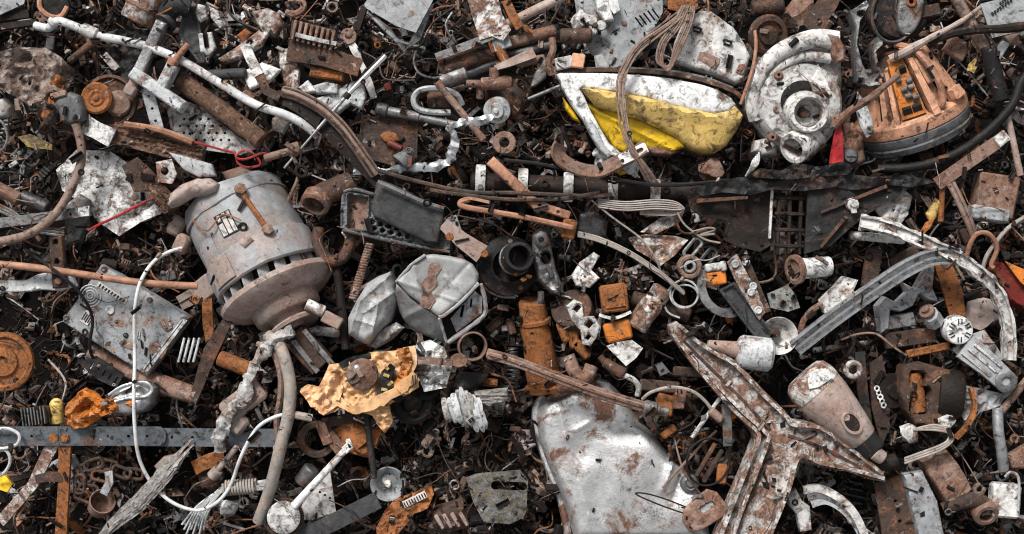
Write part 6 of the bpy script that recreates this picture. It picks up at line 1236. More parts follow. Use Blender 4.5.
t = P('grey_tarp', 'folded blue-grey cloth right of the slotted motor', 'cloth', [(958, 384), (978, 388), (1004, 394), (1014, 388), (1002, 406), (982, 412), (966, 428), (960, 410)], 94, 'grey_paint', 3, nz_=3, ns=.07, cr=(5, .05))
t = Thing('spark_lever', 'grey cast lever with round boss reaching to the right edge', 'lever', (1000, 375, 90))
m = MB(); m.sweep([(962, 346, 104), (984, 364, 108), (1006, 384, 106)], rsect(24, 8), taper=lambda q: 1.1 - .25 * q); t.part('lever', m, 'grey_paint')
m = MB(); m.lathe((1001, 380, 106), (0, 0, 1), [(11, 0), (11, 6), (9, 7), (5, 7), (4, 3), (0, 3)], 22); t.part('boss', m, 'steel')
for d in (-6, 0, 6):
    m = MB(); m.sweep([(964 + d, 348 - d * .7, 110), (990 + d, 370 - d * .7, 112)], rsect(2.5, 3)); t.part('ridge', m, 'casting')
R('corner_tube', 'brown tube running up along the right edge beside the grey lever', 'tube', (1002, 412, 96), (1030, 376, 98), 4, 'dusty_rust')
P('dusty_slab', 'dusty pink slab at the right edge above the white box', 'slab', [(1006, 456), (1030, 442), (1030, 470), (1012, 468)], 94, 'dusty_rust', 6, fillet=2, nz_=1)
m = MB(); m.sweep([(860, 352, 90), (862, 390, 94), (868, 432, 92)], rsect(10, 6)); single('black_lath', 'black upright lath right of the tapered tool body', 'lath', m, 'black_metal')
t = Thing('chain_plate', 'dark rusty plate with a short white chain on it', 'plate', (880, 400, 80))
m = MB(); m.plate([(872, 364), (884, 356), (892, 390), (892, 430), (884, 446), (874, 410)], 88, 4, nz_=1.5); t.part('plate', m, 'rust')
m = MB()
for i in range(5): m.ring((878 + i * 1.7, 389 + i * 4.2, 92), 2.4, .9, (rnd.uniform(-.5, .5), 0, 1), 6, 12)
t.part('chain', m, 'white_paint')
t = Thing('rusty_gear', 'dark gear-toothed wheel left of the slotted motor', 'gear', (888, 400, 70))
m = MB(); m.lathe((894, 392, 80), (.3, 0, 1), [(0, 0), (17, 0), (18, 3), (17, 8), (8, 8), (7, 11), (0, 11)], 22); t.part('wheel', m, 'dark_rust')
# ---- right middle
t = Thing('red_box', 'dark red tin box with orange opened lid at the right edge', 'box', (1010, 285, 85))
m = MB(); m.plate([(992, 270), (1004, 262), (1032, 290), (1032, 314), (1010, 300)], 96, 14, fillet=1.5); t.part('box', m, 'dark_red')
m = MB(); m.plate([(1003, 261), (1032, 274), (1032, 294), (1018, 282)], 104, 3, tilt=(.1, 0)); t.part('lid', m, 'orange_plastic')
m = MB(); m.wire([(968, 258, 108), (970, 244, 114), (976, 234, 116), (986, 233, 116), (994, 240, 114), (998, 250, 110), (994, 264, 106), (996, 268, 106)], 2.4, n=8); single('brown_hook_wire', 'brown thick wire hook arching over the kinked rail', 'wire', m, 'copper')
W('pale_wire', 'pale curved wire coming in from the right edge', 'wire', [(1030, 214, 106), (1008, 228, 108), (996, 242, 108), (987, 256, 106), (984, 270, 102)], 2.2, 106, 'cream_cable', n=8)
t = Thing('concrete_block', 'brown and grey square block near the right edge', 'block', (990, 205, 70))
m = MB(); m.box(997, 196, 74, 40, 44, 26, 9, 2, nz_=1); t.part('block', m, 'dusty_rust')
m = MB(); m.box(990, 214, 76, 38, 14, 26, 9, 2); t.part('grey_edge', m, 'grey_paint')
m = MB(); m.wire([(950, 184, 104), (958, 202, 107), (966, 220, 107), (974, 236, 102)], 2.6, n=6); m.wire([(954, 182, 104), (962, 200, 107), (970, 218, 107), (977, 234, 102)], 2, n=6); single('twin_cable', 'twin dark cable hanging left of the brown and grey block', 'cable', m, 'brown_cable')
P('foil_shell', 'crumpled grey-brown shell above the start of the kinked rail', 'shell', [(872, 206), (884, 194), (902, 186), (912, 196), (910, 214), (900, 226), (884, 220)], 96, 'grey_cloth', 3, nz_=6, dome=5, ns=.08)
P('green_bottle', 'small greenish plastic scrap right of the crumpled shell', 'plastic scrap', [(926, 214), (936, 198), (941, 202), (936, 218), (930, 222)], 94, 'faded_yellow', 4, dome=2)
R('rust_stick', 'upright orange-rusty stick right of the greenish scrap', 'stick', (943, 180, 94), (941, 222, 94), 3, 'orange_rust')
P('orange_leaf', 'orange twisted sliver below the greenish scrap', 'sliver', [(920, 232), (926, 222), (935, 218), (930, 228), (922, 236)], 94, 'orange_plastic', 2, nz_=3)
t = P('camshaft_casting', 'wavy grey cast frame with pointed lobes left of the dial knob', 'casting', [(876, 306), (884, 296), (896, 302), (906, 292), (902, 282), (914, 288), (926, 268), (934, 262), (932, 288), (938, 302), (926, 300), (918, 294), (912, 306), (900, 312), (890, 310), (888, 328), (880, 334)], 92, 'grey_paint', 10, fillet=3, rim=2.5, rw=3, nz_=2)
P('orange_plate_tall', 'upright orange and brown plate above the dial knob', 'plate', [(934, 264), (952, 264), (962, 290), (966, 316), (950, 318), (944, 296)], 88, 'orange_rust', 4, nz_=1.5)
t = H('chipped_block', 'pale chipped metal slab right of the dial knob', 'slab', 985, 314, 70, 44, 48, 22, -60, 'dusty_pink', 17, 2)
P('grey_slope', 'long grey sloping plate under the dial knob', 'plate', [(952, 350), (968, 336), (984, 330), (1004, 358), (984, 366), (966, 362)], 90, 'casting', 4, nz_=2)
R('white_conduit', 'white conduit pipe lying along the upper start of the kinked rail', 'pipe', (850, 235, 96), (905, 240, 98), 4.5, 'casting', seg=12)
t = Thing('bottle_neck', 'speckled grey electronics board below the white ribbed pipe cap', 'board', (792, 298, 70))
m = MB(); m.plate([(769, 294), (790, 285), (798, 296), (802, 308), (790, 312), (772, 308)], 88, 4, nz_=1.5); t.part('board', m, 'circuit_board')
m = MB()
for i in range(7): m.box(774 + (i * 11) % 23, 295 + (i * 7) % 13, 89, 4, 3, 3, 20 * i, .4)
t.part('component', m, 'ink')
P('square_speaker', 'grey square plate scored in quarters left of the bent channel', 'plate', [(818, 300), (842, 276), (858, 280), (850, 296), (832, 316), (822, 312)], 88, 'casting', 4, nz_=1, rim=1.5, rw=3)
m = MB(); m.wire([(801, 332, 92), (804, 320, 96), (812, 310, 97), (822, 304, 94)], 3.2, n=6); single('spout_pipe', 'brown bent spout pipe beside the wheel-like bowl', 'pipe', m, 'dusty_rust')
W('long_wire', 'thin brown wire sagging below the bent channel', 'wire', [(842, 340, 94), (858, 334, 98), (876, 334, 99), (892, 346, 98), (908, 356, 94)], 1.2, 96, 'brown_cable', n=8)
for (x, y, L, w, a, mt, lab) in ((910, 338, 50, 16, -8, 'rust', 'rust-red flat bar left below the gear post'), (928, 350, 44, 8, -12, 'orange_rust', 'orange flat bar below the rust-red flat bar'), (895, 322, 40, 14, -10, 'steel', 'grey flat bar above the rust-red flat bar'), (906, 258, 30, 14, -30, 'rust', 'brown flat bar behind the top of the bent channel'), (872, 268, 16, 40, 8, 'rust', 'brown upright bar behind the bent channel')):
    B('flat_bar', lab, 'bar', x, y, 80, L, w, 7, a, mt, nz_=.8)
# ================================================================ the scrap between the named pieces
LAND = [('big motor', 250, 250), ('yellow iron', 650, 115), ('pump casting', 802, 95), ('salmon motor', 925, 105), ('silver tank', 610, 470), ('forked frame', 765, 440), ('tapered tool body', 835, 410), ('grey metal box', 122, 318),
        ('handset shell', 380, 215), ('crushed canister', 440, 298), ('lens flange', 508, 266), ('bent channel', 870, 295), ('kinked rail', 960, 262), ('dial knob', 957, 330), ('yellow wrapper', 362, 385), ('squashed tin', 110, 405),
        ('steel strip', 90, 436), ('A-shaped bracket', 48, 480), ('power plug', 72, 110), ('T-shaped handle', 165, 90), ('orange spool', 100, 100), ('heat sink', 313, 35), ('rusty panel', 390, 140), ('small motor', 497, 108),
        ('folded top sheet', 398, 10), ('flaking white plate', 488, 15), ('vented panel', 620, 28), ('white cover', 710, 45), ('bone-shaped bracket', 865, 45), ('black reel', 902, 10), ('long pole', 975, 30), ('printed sheet', 1008, 18),
        ('black hose', 960, 150), ('clamped shaft', 590, 186), ('copper hook', 510, 212), ('wire bundle', 640, 205), ('triangular plate', 658, 245), ('wire ring', 684, 294), ('orange cube', 716, 275), ('black assembly', 800, 215),
        ('screw plate', 748, 288), ('white plug', 745, 350), ('transformer block', 617, 310), ('filler pipe', 541, 350), ('armoured hose', 590, 388), ('split wood', 465, 412), ('pan handle', 310, 485), ('braided hose', 288, 410),
        ('orange circuit board', 405, 508), ('felt scrap', 500, 495), ('rust clod', 362, 438), ('nested hoops', 845, 510), ('channel beam', 910, 505), ('slotted motor', 930, 390), ('cast arm', 945, 478), ('white box', 1005, 500),
        ('grey lever', 995, 372), ('red box', 1012, 285), ('square block', 997, 200), ('twisted rag', 240, 390), ('tied wires', 225, 495), ('splintered lath', 150, 492), ('chain', 95, 475), ('crumpled brown sheet', 25, 80),
        ('white pipe', 235, 92), ('brown pole', 215, 108), ('rotten plank', 158, 144), ('torn sheet', 110, 190), ('foil strip', 440, 160), ('wheel-like bowl', 782, 334), ('orange rusty disc', 8, 362), ('slotted circuit board', 100, 370)]
TONE = {'rust': 'brown rusty', 'dark_rust': 'dark rusty', 'orange_rust': 'orange rusty', 'dusty_rust': 'dusty brown', 'dusty_pink': 'pinkish', 'steel': 'dull grey', 'dark_steel': 'dark grey', 'grey_paint': 'mid grey', 'pale_grey': 'pale grey',
        'white_rust': 'rusty white', 'casting': 'off-white', 'copper': 'coppery', 'black_metal': 'black', 'flaky_white': 'flaky white', 'brown_wood': 'brown', 'galvanised': 'silvery', 'brown_cable': 'brown-grey', 'dark_cable': 'blackish', 'cream_cable': 'cream', 'charcoal': 'charcoal', 'white_paint': 'white'}
fr = random.Random(23)
def dirv(a): return math.cos(math.radians(a)), math.sin(math.radians(a))
def f_pipe(m, x, y, z, s, a):
    c, d = dirv(a); h = fr.uniform(-6, 6); m.rod((x - c * s, y - d * s, z - h), (x + c * s, y + d * s, z + h), s * .2, seg=16, wall=s * .05); m.ring((x - c * s * .8, y - d * s * .8, z - h * .8), s * .2, s * .04, (c, d, h / s), 6, 18)
def f_rod(m, x, y, z, s, a):
    c, d = dirv(a); h = fr.uniform(-6, 6); m.rod((x - c * s, y - d * s, z - h), (x + c * s, y + d * s, z + h), s * .1 + 1, seg=10, jit=s * .04)
def f_bar(m, x, y, z, s, a):
    c, d = dirv(a); m.bar((x - c * s, y - d * s), (x + c * s, y + d * s), s * .45, 3, z, holes=[(.15, s * .07), (.5, s * .07), (.85, s * .07)], nz_=1.5, tilt=(fr.uniform(-.2, .2), fr.uniform(-.2, .2)))
def f_angle(m, x, y, z, s, a):
    c, d = dirv(a); m.sweep([(x - c * s, y - d * s, z), (x + c * s, y + d * s, z + 4)], [(-s * .25, 0), (s * .25, 0), (s * .25, s * .35), (s * .25 - 2, s * .35), (s * .25 - 2, 2), (-s * .25, 2)], jit=.1)
def f_bolt(m, x, y, z, s, a):
    c, d = dirv(a); e = (c, d, fr.uniform(-.3, .3)); r = s * .16; m.rod((x - c * s * .7, y - d * s * .7, z), (x + c * s * .7, y + d * s * .7, z + e[2] * s), r, seg=10)
    m.lathe((x - c * s * .8, y - d * s * .8, z), e, [(0, 0), (r * 2.1, 0), (r * 2.1, r * 1.6), (0, r * 1.6)], 6)
    for k in range(6): m.ring((x + c * s * (.1 + k * .1), y + d * s * (.1 + k * .1), z + e[2] * s * (.55 + k * .07)), r, r * .16, e, 5, 12)
def f_washer(m, x, y, z, s, a):
    m.washer((x, y, z), s * .6, s * .3, s * .14 + 1, (fr.uniform(-.5, .5), fr.uniform(-.5, .5), 1), 24)
def f_gear(m, x, y, z, s, a):
    R_, n = s * .7, 14; o = []
    for i in range(n):
        for r, q in ((R_ * .82, .0), (R_, .2), (R_, .5), (R_ * .82, .7)):
            t = math.radians(a + (i + q) * 360 / n); o.append((x + r * math.cos(t), y + r * math.sin(t)))
    m.plate(o, z, s * .2, holes=[circ(x, y, R_ * .25, 12)], tilt=(fr.uniform(-.3, .3), fr.uniform(-.3, .3)), res=4, nz_=.3); m.washer((x, y, z - 1), R_ * .42, R_ * .25, s * .12 + 2)
def f_spring(m, x, y, z, s, a):
    c, d = dirv(a); m.coil((x - c * s, y - d * s, z), (x + c * s, y + d * s, z + 3), s * .2, s * .045 + .4, 9)
def f_sheet(m, x, y, z, s, a):
    k = fr.randint(4, 6); o = []
    for i in range(k):
        t = math.radians(a + i * 360 / k + fr.uniform(-15, 15)); r = s * fr.uniform(.7, 1.1); o.append((x + r * math.cos(t), y + r * .75 * math.sin(t)))
    m.plate(o, z, 2.2, nz_=s * .28, ns=1.4 / s, oct_=4, tilt=(fr.uniform(-.3, .3), fr.uniform(-.3, .3)), res=max(1.6, s / 9))
def f_panel(m, x, y, z, s, a):
    m.plate(rect(x, y, s * 1.7, s * 1.1, a), z, 2.5, rim=s * .1, rw=s * .13, nz_=1.2, tilt=(fr.uniform(-.25, .25), fr.uniform(-.25, .25)), holes=[circ(x, y, s * .12, 10)])
def f_bracket(m, x, y, z, s, a):
    c, d = dirv(a); w = s * .5
    m.sweep([(x - c * s, y - d * s, z - 3), (x - c * s * .4, y - d * s * .4, z), (x - c * s * .35, y - d * s * .35, z + s * .35), (x + c * s * .35, y + d * s * .35, z + s * .38), (x + c * s * .4, y + d * s * .4, z), (x + c * s, y + d * s, z - 2)], rsect(w, 2.5))
    m.hexhead((x, y, z + s * .38), s * .13, s * .1 + 1)
def f_lump(m, x, y, z, s, a): m.hull(x, y, z - s * .5, s * 1.4, s * 1.0, s * .9, a, 18, int(x * 7 + y), rough=s * .16)
def f_block(m, x, y, z, s, a): m.box(x, y, z - s * .4, s * 1.3, s * .8, s * .6, a, 1.5, rx=fr.uniform(-15, 15), ry=fr.uniform(-15, 15), nz_=s * .07)
def f_elbow(m, x, y, z, s, a):
    c, d = dirv(a); m.sweep(spline([(x - c * s * .7, y - d * s * .7, z), (x, y, z + 2), (x - d * s * .35 + c * .3 * s, y + c * s * .35 + d * .3 * s, z + 3), (x - d * s * .8 + c * .3 * s, y + c * s * .8 + d * .3 * s, z)], 4), sect(s * .22, 14)); m.ring((x - c * s * .68, y - d * s * .68, z), s * .22, s * .06, (c, d, 0), 8, 18)
def f_can(m, x, y, z, s, a):
    c, d = dirv(a); m.lathe((x - c * s * .6, y - d * s * .6, z), (c, d, fr.uniform(-.2, .5)), [(0, 2), (s * .36, 2), (s * .4, 0), (s * .42, 2), (s * .4, 4), (s * .4, s), (s * .42, s * 1.05), (s * .4, s * 1.1), (s * .36, s * 1.06), (0, s * 1.04)], 26)
def f_cable(m, x, y, z, s, a):
    c, d = dirv(a); k = fr.uniform(-.8, .8); j = fr.uniform(-.6, .6)
    s *= fr.uniform(1, 2.2); m.wire([(x - c * s * 1.5, y - d * s * 1.5, z - 4), (x - c * s * .5 - d * s * k, y - d * s * .5 + c * s * k, z + 4), (x + c * s * .5 + d * s * j, y + d * s * .5 - c * s * j, z + 5), (x + c * s * 1.5, y + d * s * 1.5, z - 3)], fr.uniform(.7, 2.2), n=8)
def f_hoop(m, x, y, z, s, a): m.lathe((x, y, z), (fr.uniform(-.6, .6), fr.uniform(-.6, .6), 1), [(s * .6, 0), (s * .68, 0), (s * .68, s * .3), (s * .6, s * .3)], 30, loop=True, arc=fr.choice((360, 250)))
def f_flange(m, x, y, z, s, a):
    c, d = dirv(a); e = (c * .5, d * .5, .8); m.lathe((x, y, z), e, [(s * .25, 0), (s * .7, 0), (s * .72, s * .1), (s * .68, s * .18), (s * .4, s * .2), (s * .36, s * .7), (s * .25, s * .7), (s * .24, s * .1)], 24, loop=True)
    ax = V(e).normalized(); u = ax.orthogonal().normalized(); w = ax.cross(u)
    for k in range(5):
        q = V((x, y, z)) + (u * math.cos(k * 1.257) + w * math.sin(k * 1.257)) * s * .55 + ax * s * .12; m.hexhead((q.x, -q.y, q.z), s * .09, s * .14, (ax.x, -ax.y, ax.z))
def f_rotor(m, x, y, z, s, a):
    c, d = dirv(a); e = (c, d, fr.uniform(0, .5)); r = s * .5
    m.lathe((x - c * s * .7, y - d * s * .7, z), e, [(0, 0), (r * .25, 0), (r * .25, s * .3), (r * .8, s * .32), (r, s * .4)] + [q for k in range(6) for q in ((r, s * (.4 + k * .1)), (r * .9, s * (.44 + k * .1)), (r * .9, s * (.48 + k * .1)))] + [(r, s), (r * .7, s * 1.05), (r * .3, s * 1.1), (r * .3, s * 1.4), (0, s * 1.4)], 22)
def f_valve(m, x, y, z, s, a):
    m.hull(x, y, z - s * .4, s * .9, s * .8, s * .8, a, 22, int(x + y), rough=s * .05)
    for k in range(fr.randint(2, 4)):
        t = a + k * 95 + fr.uniform(-15, 15); c, d = dirv(t); l = s * fr.uniform(.6, 1); m.rod((x, y, z), (x + c * l, y + d * l, z + fr.uniform(0, .4) * s), s * .2, seg=12); m.ring((x + c * l * .95, y + d * l * .95, z + .2 * s), s * .2, s * .06, (c, d, .3), 6, 14)
def f_circuit(m, x, y, z, s, a):
    t = (fr.uniform(-.2, .2), fr.uniform(-.2, .2)); m.plate(rect(x, y, s * 1.6, s, a), z, 2, tilt=t, nz_=.5)
    c, d = dirv(a)
    for k in range(9):
        u, w = fr.uniform(-.7, .7) * s, fr.uniform(-.4, .4) * s; px, py = x + c * u - d * w, y + d * u + c * w; h = z + t[0] * (px - x) + t[1] * (py - y)
        if k % 3: m.box(px, py, h - .5, s * fr.uniform(.12, .35), s * .14, s * fr.uniform(.1, .25), a + 90 * (k % 2), .4)
        else: m.rod((px, py, h - .5), (px, py, h + s * .3), s * .1, seg=10)
def f_finned(m, x, y, z, s, a):
    m.box(x, y, z - s * .2, s * 1.3, s * .9, s * .3, a, 1); c, d = dirv(a)
    for k in range(7): u = (k - 3) * s * .19; m.box(x + c * u, y + d * u, z + s * .05, s * .07, s * .86, s * .4, a, .3)
def f_ubolt(m, x, y, z, s, a):
    c, d = dirv(a); g = lambda u, w, h=0: (x + c * u * s - d * w * s, y + d * u * s + c * w * s, z + h)
    m.wire([g(-.8, -.4), g(.2, -.42, 2), g(.55, -.3, 2), g(.7, 0, 3), g(.55, .3, 2), g(.2, .42, 2), g(-.8, .4)], s * .11, n=5, seg=9)
    m.box(*g(-.3, 0)[:2], z - 1, s * .25, s * 1.2, s * .12, a, .5)
def f_strip(m, x, y, z, s, a):
    c, d = dirv(a); n = 7; ps = []
    for i in range(n): u = (i / (n - 1) - .5) * 2.2 * s; w = fr.uniform(-.25, .25) * s; ps.append((x + c * u - d * w, y + d * u + c * w, z + fr.uniform(-.2, .3) * s))
    m.sweep(spline(ps, 4), rsect(s * fr.uniform(.15, .4), 1.6), jit=.3, rag=s * .04)
def f_coilwire(m, x, y, z, s, a):
    for k in range(4): m.ring((x + fr.uniform(-1, 1), y + fr.uniform(-1, 1), z + k * 1.3), s * .6 + fr.uniform(-1, 1), .9, (fr.uniform(-.25, .25), fr.uniform(-.25, .25), 1), 5, 24)
    c, d = dirv(a); m.wire([(x + c * s * .6, y + d * s * .6, z + 3), (x + c * s, y + d * s + 3, z + 3), (x + c * s * 1.6, y + d * s * 1.5, z)], .9)
def f_cast(m, x, y, z, s, a):
    o = []; n = 11
    for i in range(n):
        t = math.radians(a + i * 360 / n); r = s * fr.choice((.5, .75, .95, 1.05)); o.append((x + r * math.cos(t), y + r * .7 * math.sin(t)))
    m.plate(o, z, s * .3, fillet=s * .08, rim=s * .12, rw=s * .14, nz_=s * .07, ns=1.5 / s, holes=[circ(x + s * .1, y, s * .14, 12)], tilt=(fr.uniform(-.25, .25), fr.uniform(-.25, .25)), res=s / 10)
    c, d = dirv(a); m.lathe((x - c * s * .35, y - d * s * .25, z - 1), (0, 0, 1), [(s * .1, 0), (s * .22, 0), (s * .2, s * .4), (s * .1, s * .4)], 16, loop=True); m.box(x + c * s * .4, y + d * s * .3, z - 1, s * .5, s * .1, s * .25, a + 60, .5)
KINDS = [('pipe_flange', 'bolted flange', 'flange', f_flange, 9), ('small_rotor', 'grooved rotor', 'rotor', f_rotor, 9), ('valve_body', 'valve body with stubs', 'valve', f_valve, 10), ('circuit_scrap', 'circuit board', 'board', f_circuit, 9), ('finned_block', 'finned block', 'heat sink', f_finned, 7),
         ('u_bolt', 'U-bolt', 'U-bolt', f_ubolt, 7), ('twisted_strip', 'twisted strip', 'strip', f_strip, 16), ('wire_coil', 'coil of wire', 'wire', f_coilwire, 6), ('cast_fragment', 'ribbed cast fragment', 'casting', f_cast, 16),
         ('pipe_piece', 'pipe piece', 'pipe', f_pipe, 9), ('metal_rod', 'rod', 'rod', f_rod, 12), ('drilled_bar', 'flat drilled bar', 'bar', f_bar, 12), ('angle_profile', 'angle profile', 'angle iron', f_angle, 9), ('hex_bolt', 'hex bolt', 'bolt', f_bolt, 8),
         ('thick_washer', 'washer', 'washer', f_washer, 7), ('toothed_gear', 'toothed gear', 'gear', f_gear, 4), ('coil_spring', 'coil spring', 'spring', f_spring, 4), ('torn_sheet', 'torn metal sheet', 'sheet', f_sheet, 17), ('pressed_sheet', 'pressed panel', 'panel', f_panel, 10),
         ('mounting_bracket', 'stepped bracket', 'bracket', f_bracket, 10), ('rust_chunk', 'lumpy chunk', 'chunk', f_lump, 15), ('metal_chunk', 'square block', 'block', f_block, 12), ('bent_pipe', 'bent pipe', 'pipe', f_elbow, 5), ('small_can', 'small can', 'can', f_can, 5), ('cable_piece', 'cable end', 'cable', f_cable, 16), ('broken_hoop', 'hoop', 'hoop', f_hoop, 4)]
BAG = [k for k in KINDS for _ in range(k[4])]
def palette(x, y):
    base = ['rust'] * 7 + ['dark_rust'] * 8 + ['dusty_rust'] * 7 + ['copper'] + ['steel'] * 3 + ['dark_steel'] * 4 + ['orange_rust'] + ['casting', 'casting', 'white_rust', 'white_rust', 'grey_paint', 'pale_grey', 'dusty_pink', 'dusty_pink'] + ['black_metal'] * 4 + ['brown_wood'] * 2
    if 170 < x < 380 and y < 120: base += ['flaky_white'] * 4 + ['white_rust'] * 5 + ['pale_grey'] * 3
    if 500 < x < 600 and 60 < y < 170: base += ['dusty_rust'] * 10 + ['casting'] * 5 + ['dusty_pink'] * 4
    if x > 850 and 170 < y: base += ['steel'] * 4 + ['grey_paint'] * 4 + ['casting'] * 3 + ['dusty_rust'] * 3
    if 640 < x < 730 and 370 < y < 490: base = ['rust'] * 6 + ['orange_rust'] * 5 + ['dusty_rust'] * 4
    if 390 < x < 540 and y > 410: base = ['dusty_rust'] * 9 + ['rust'] * 4 + ['dusty_pink'] * 4 + ['casting'] * 2 + ['copper', 'steel']
    if x < 380 and y > 300: base += ['dusty_rust'] * 5 + ['casting'] * 2 + ['steel'] * 3 + ['pale_grey'] * 2
    return fr.choice(base)
FILL = []
def filler(n, smin, smax, z0, z1, dmin, gap=False):
    pts = []; tries = 0
    while len(pts) < n and tries < n * (60 if not gap else 160):
        tries += 1; x, y = fr.uniform(-60, 1084), fr.uniform(-60, 594)
        if gap:
            o = [hit(x + dx, y + dy)[1] for dx, dy in ((0, 0), (7, 0), (-7, 0), (0, 7), (0, -7))]
            if sum(1 for q in o if q is None or q.z < 44 * U) < 4: continue
        if all((x - a) ** 2 + (y - b) ** 2 > dmin * dmin for a, b in pts): pts.append((x, y))
    for x, y in pts:
        name, word, cat, fn, _ = fr.choice(BAG); s = fr.uniform(smin, smax) * (1.25 if fn in (f_rod, f_bar, f_pipe, f_angle) else 1.0)
        mt = palette(x, y) if z1 > 20 or fr.random() < .35 else fr.choice(('dark_rust', 'black_metal', 'dark_rust', 'dark_steel', 'rust'))  # lowest layer mostly dark materials: shade of the gaps put into the colour
        if fn is f_cable: mt = fr.choice(['brown_cable', 'dark_cable', 'dark_cable', 'cream_cable'])
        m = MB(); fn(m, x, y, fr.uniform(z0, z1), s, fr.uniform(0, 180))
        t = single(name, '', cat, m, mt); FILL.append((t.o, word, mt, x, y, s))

from mathutils.bvhtree import BVHTree
def world_tree():
    bpy.context.view_layer.update(); vs = []; fs = []; own = []
    for o in scene.objects:
        if o.type != 'MESH': continue
        M = o.matrix_world.translation; b = len(vs); me = o.data
        a = np.empty(len(me.vertices) * 3, np.float32); me.vertices.foreach_get('co', a); a = a.reshape(-1, 3) + np.array(M, np.float32)
        vs.extend(map(tuple, a.tolist())); r = o
        while r.parent: r = r.parent
        for p in me.polygons: fs.append(tuple(i + b for i in p.vertices)); own.append(r)
    return BVHTree.FromPolygons(vs, fs), own
CAMZ = (ZR + DIST) * U
cam_o = Vector((0, 0, CAMZ))
def hit(px, py):
    d = Vector(((px - CX) * U, -(py - CY) * U, -DIST * U)).normalized()
    loc, nor, i, dist = TREE.ray_cast(cam_o, d)
    if loc is None: return False, None, None, 0, None, None
    return True, loc, (nor if nor.z >= 0 else -nor), i, OWN[i], None
TREE, OWN = world_tree()
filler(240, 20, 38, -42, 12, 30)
filler(300, 15, 26, 18, 58, 25)
filler(380, 9, 17, 20, 62, 20)
TREE, OWN = world_tree()
filler(330, 13, 23, 36, 66, 19, True)
filler(680, 5, 12, 38, 74, 14.5)

# ---------------------------------------------------------------- ground
m = MB(); g = 34; N_ = 60; vs = []; fs = []
def gz(x, y):
    e = max(0 - x, x - 1024, 0 - y, y - 534); t = min(1, max(0, (e - 50) / 110)); t = t * t * (3 - 2 * t)
    return -85 + 105 * t + 9 * noise.fractal(Vector((x * .012, y * .012, 3.1)), 1, 2, 4)
for j in range(N_ + 1):
    for i in range(N_ + 1):
        x = CX + (i - N_ / 2) * g; y = CY + (j - N_ / 2) * g; vs.append(Vector((x, -y, gz(x, y))))
for j in range(N_):
    for i in range(N_):
        a = j * (N_ + 1) + i; fs.append((a, a + N_ + 1, a + N_ + 2, a + 1))
FAR = 12000.0; b = len(vs)
ringi = [i for i in range(N_ + 1)] + [j * (N_ + 1) + N_ for j in range(1, N_ + 1)] + [N_ * (N_ + 1) + i for i in range(N_ - 1, -1, -1)] + [j * (N_ + 1) for j in range(N_ - 1, 0, -1)]
for i in ringi:
    d = vs[i] - Vector((CX, -CY, 0)); d.z = 0; vs.append(Vector((CX, -CY, 0)) + d.normalized() * FAR)
for k in range(len(ringi)):
    k2 = (k + 1) % len(ringi); fs.append((ringi[k], ringi[k2], b + k2, b + k))
m.add(vs, fs)
defmat('shade_black_ground', (0.006, 0.005, 0.005), grime=0, rust=0.3, ra=(0.006, 0.005, 0.0045), rb=(0.016, 0.010, 0.008), speck=0.3, rough=0.9, bump=1.0, spec=0.08)  # near-black base colour paints in the deep shade between the pieces
struct('ground', m, 'shade_black_ground')

# ---------------------------------------------------------------- view test: what does the photograph's camera see
TREE, OWN = world_tree()
seen = {}; where = {}
st = 1.5
for j in range(int(534 / st)):
    for i in range(int(1024 / st)):
        px, py = (i + .5) * st, (j + .5) * st
        ok, loc, nor, idx, ob, _ = hit(px, py)
        if not ok: continue
        r = ob
        while r.parent: r = r.parent
        seen[r.name] = seen.get(r.name, 0) + 1
        w = where.setdefault(r.name, [0, 0]); w[0] += px; w[1] += py
used = {}
def near(x, y):
    return sorted(LAND, key=lambda q: (q[1] - x) ** 2 + (q[2] - y) ** 2)
import os
if os.environ.get('DBG'): print('HIDDEN', [(o.name, seen.get(o.name, 0)) for o in THINGS if seen.get(o.name, 0) * st * st < 60 and o not in [f[0] for f in FILL]])
keep = []
for rec in FILL:
    c = seen.get(rec[0].name, 0)
    x, y = rec[3], rec[4]
    if c * st * st < 45:
        # outside the frame: kept as the heap's continuation only right at the border
        bpy.data.objects.remove(rec[0]); continue
    keep.append((c, rec))
keep.sort(key=lambda q: -q[0])
for c, (o, word, mt, x, y, s) in keep:
    w = where[o.name]; x, y = w[0] / c, w[1] / c; L_ = near(x, y); tone = TONE.get(mt, mt.replace('_', ' '))
    size = 'large' if s > 26 else 'medium-sized' if s > 15 else 'small'
    dx, dy = x - L_[0][1], y - L_[0][2]
    side = ('right of' if dx > 0 else 'left of') if abs(dx) > abs(dy) else ('below' if dy > 0 else 'above')
    opts = [f'{size} {tone} {word} {side} the {L_[0][0]}', f'{size} {tone} {word} {side} the {L_[0][0]}, towards the {L_[1][0]}', f'{size} {tone} {word} between the {L_[0][0]} and the {L_[1][0]}', f'{size} {tone} {word} between the {L_[0][0]} and the {L_[2][0]}', f'{size} {tone} {word} {side} the {L_[0][0]}, towards the {L_[3][0]}', f'{size} {tone} {word} near the {L_[1][0]} and the {L_[2][0]}']
    lab = next((q for q in opts if q not in used), None)
    if lab is None:
        lab = opts[1]; o['group'] = used[lab]['group'] = f'{tone} {word}s'
    else: used[lab] = o
    o['label'] = lab

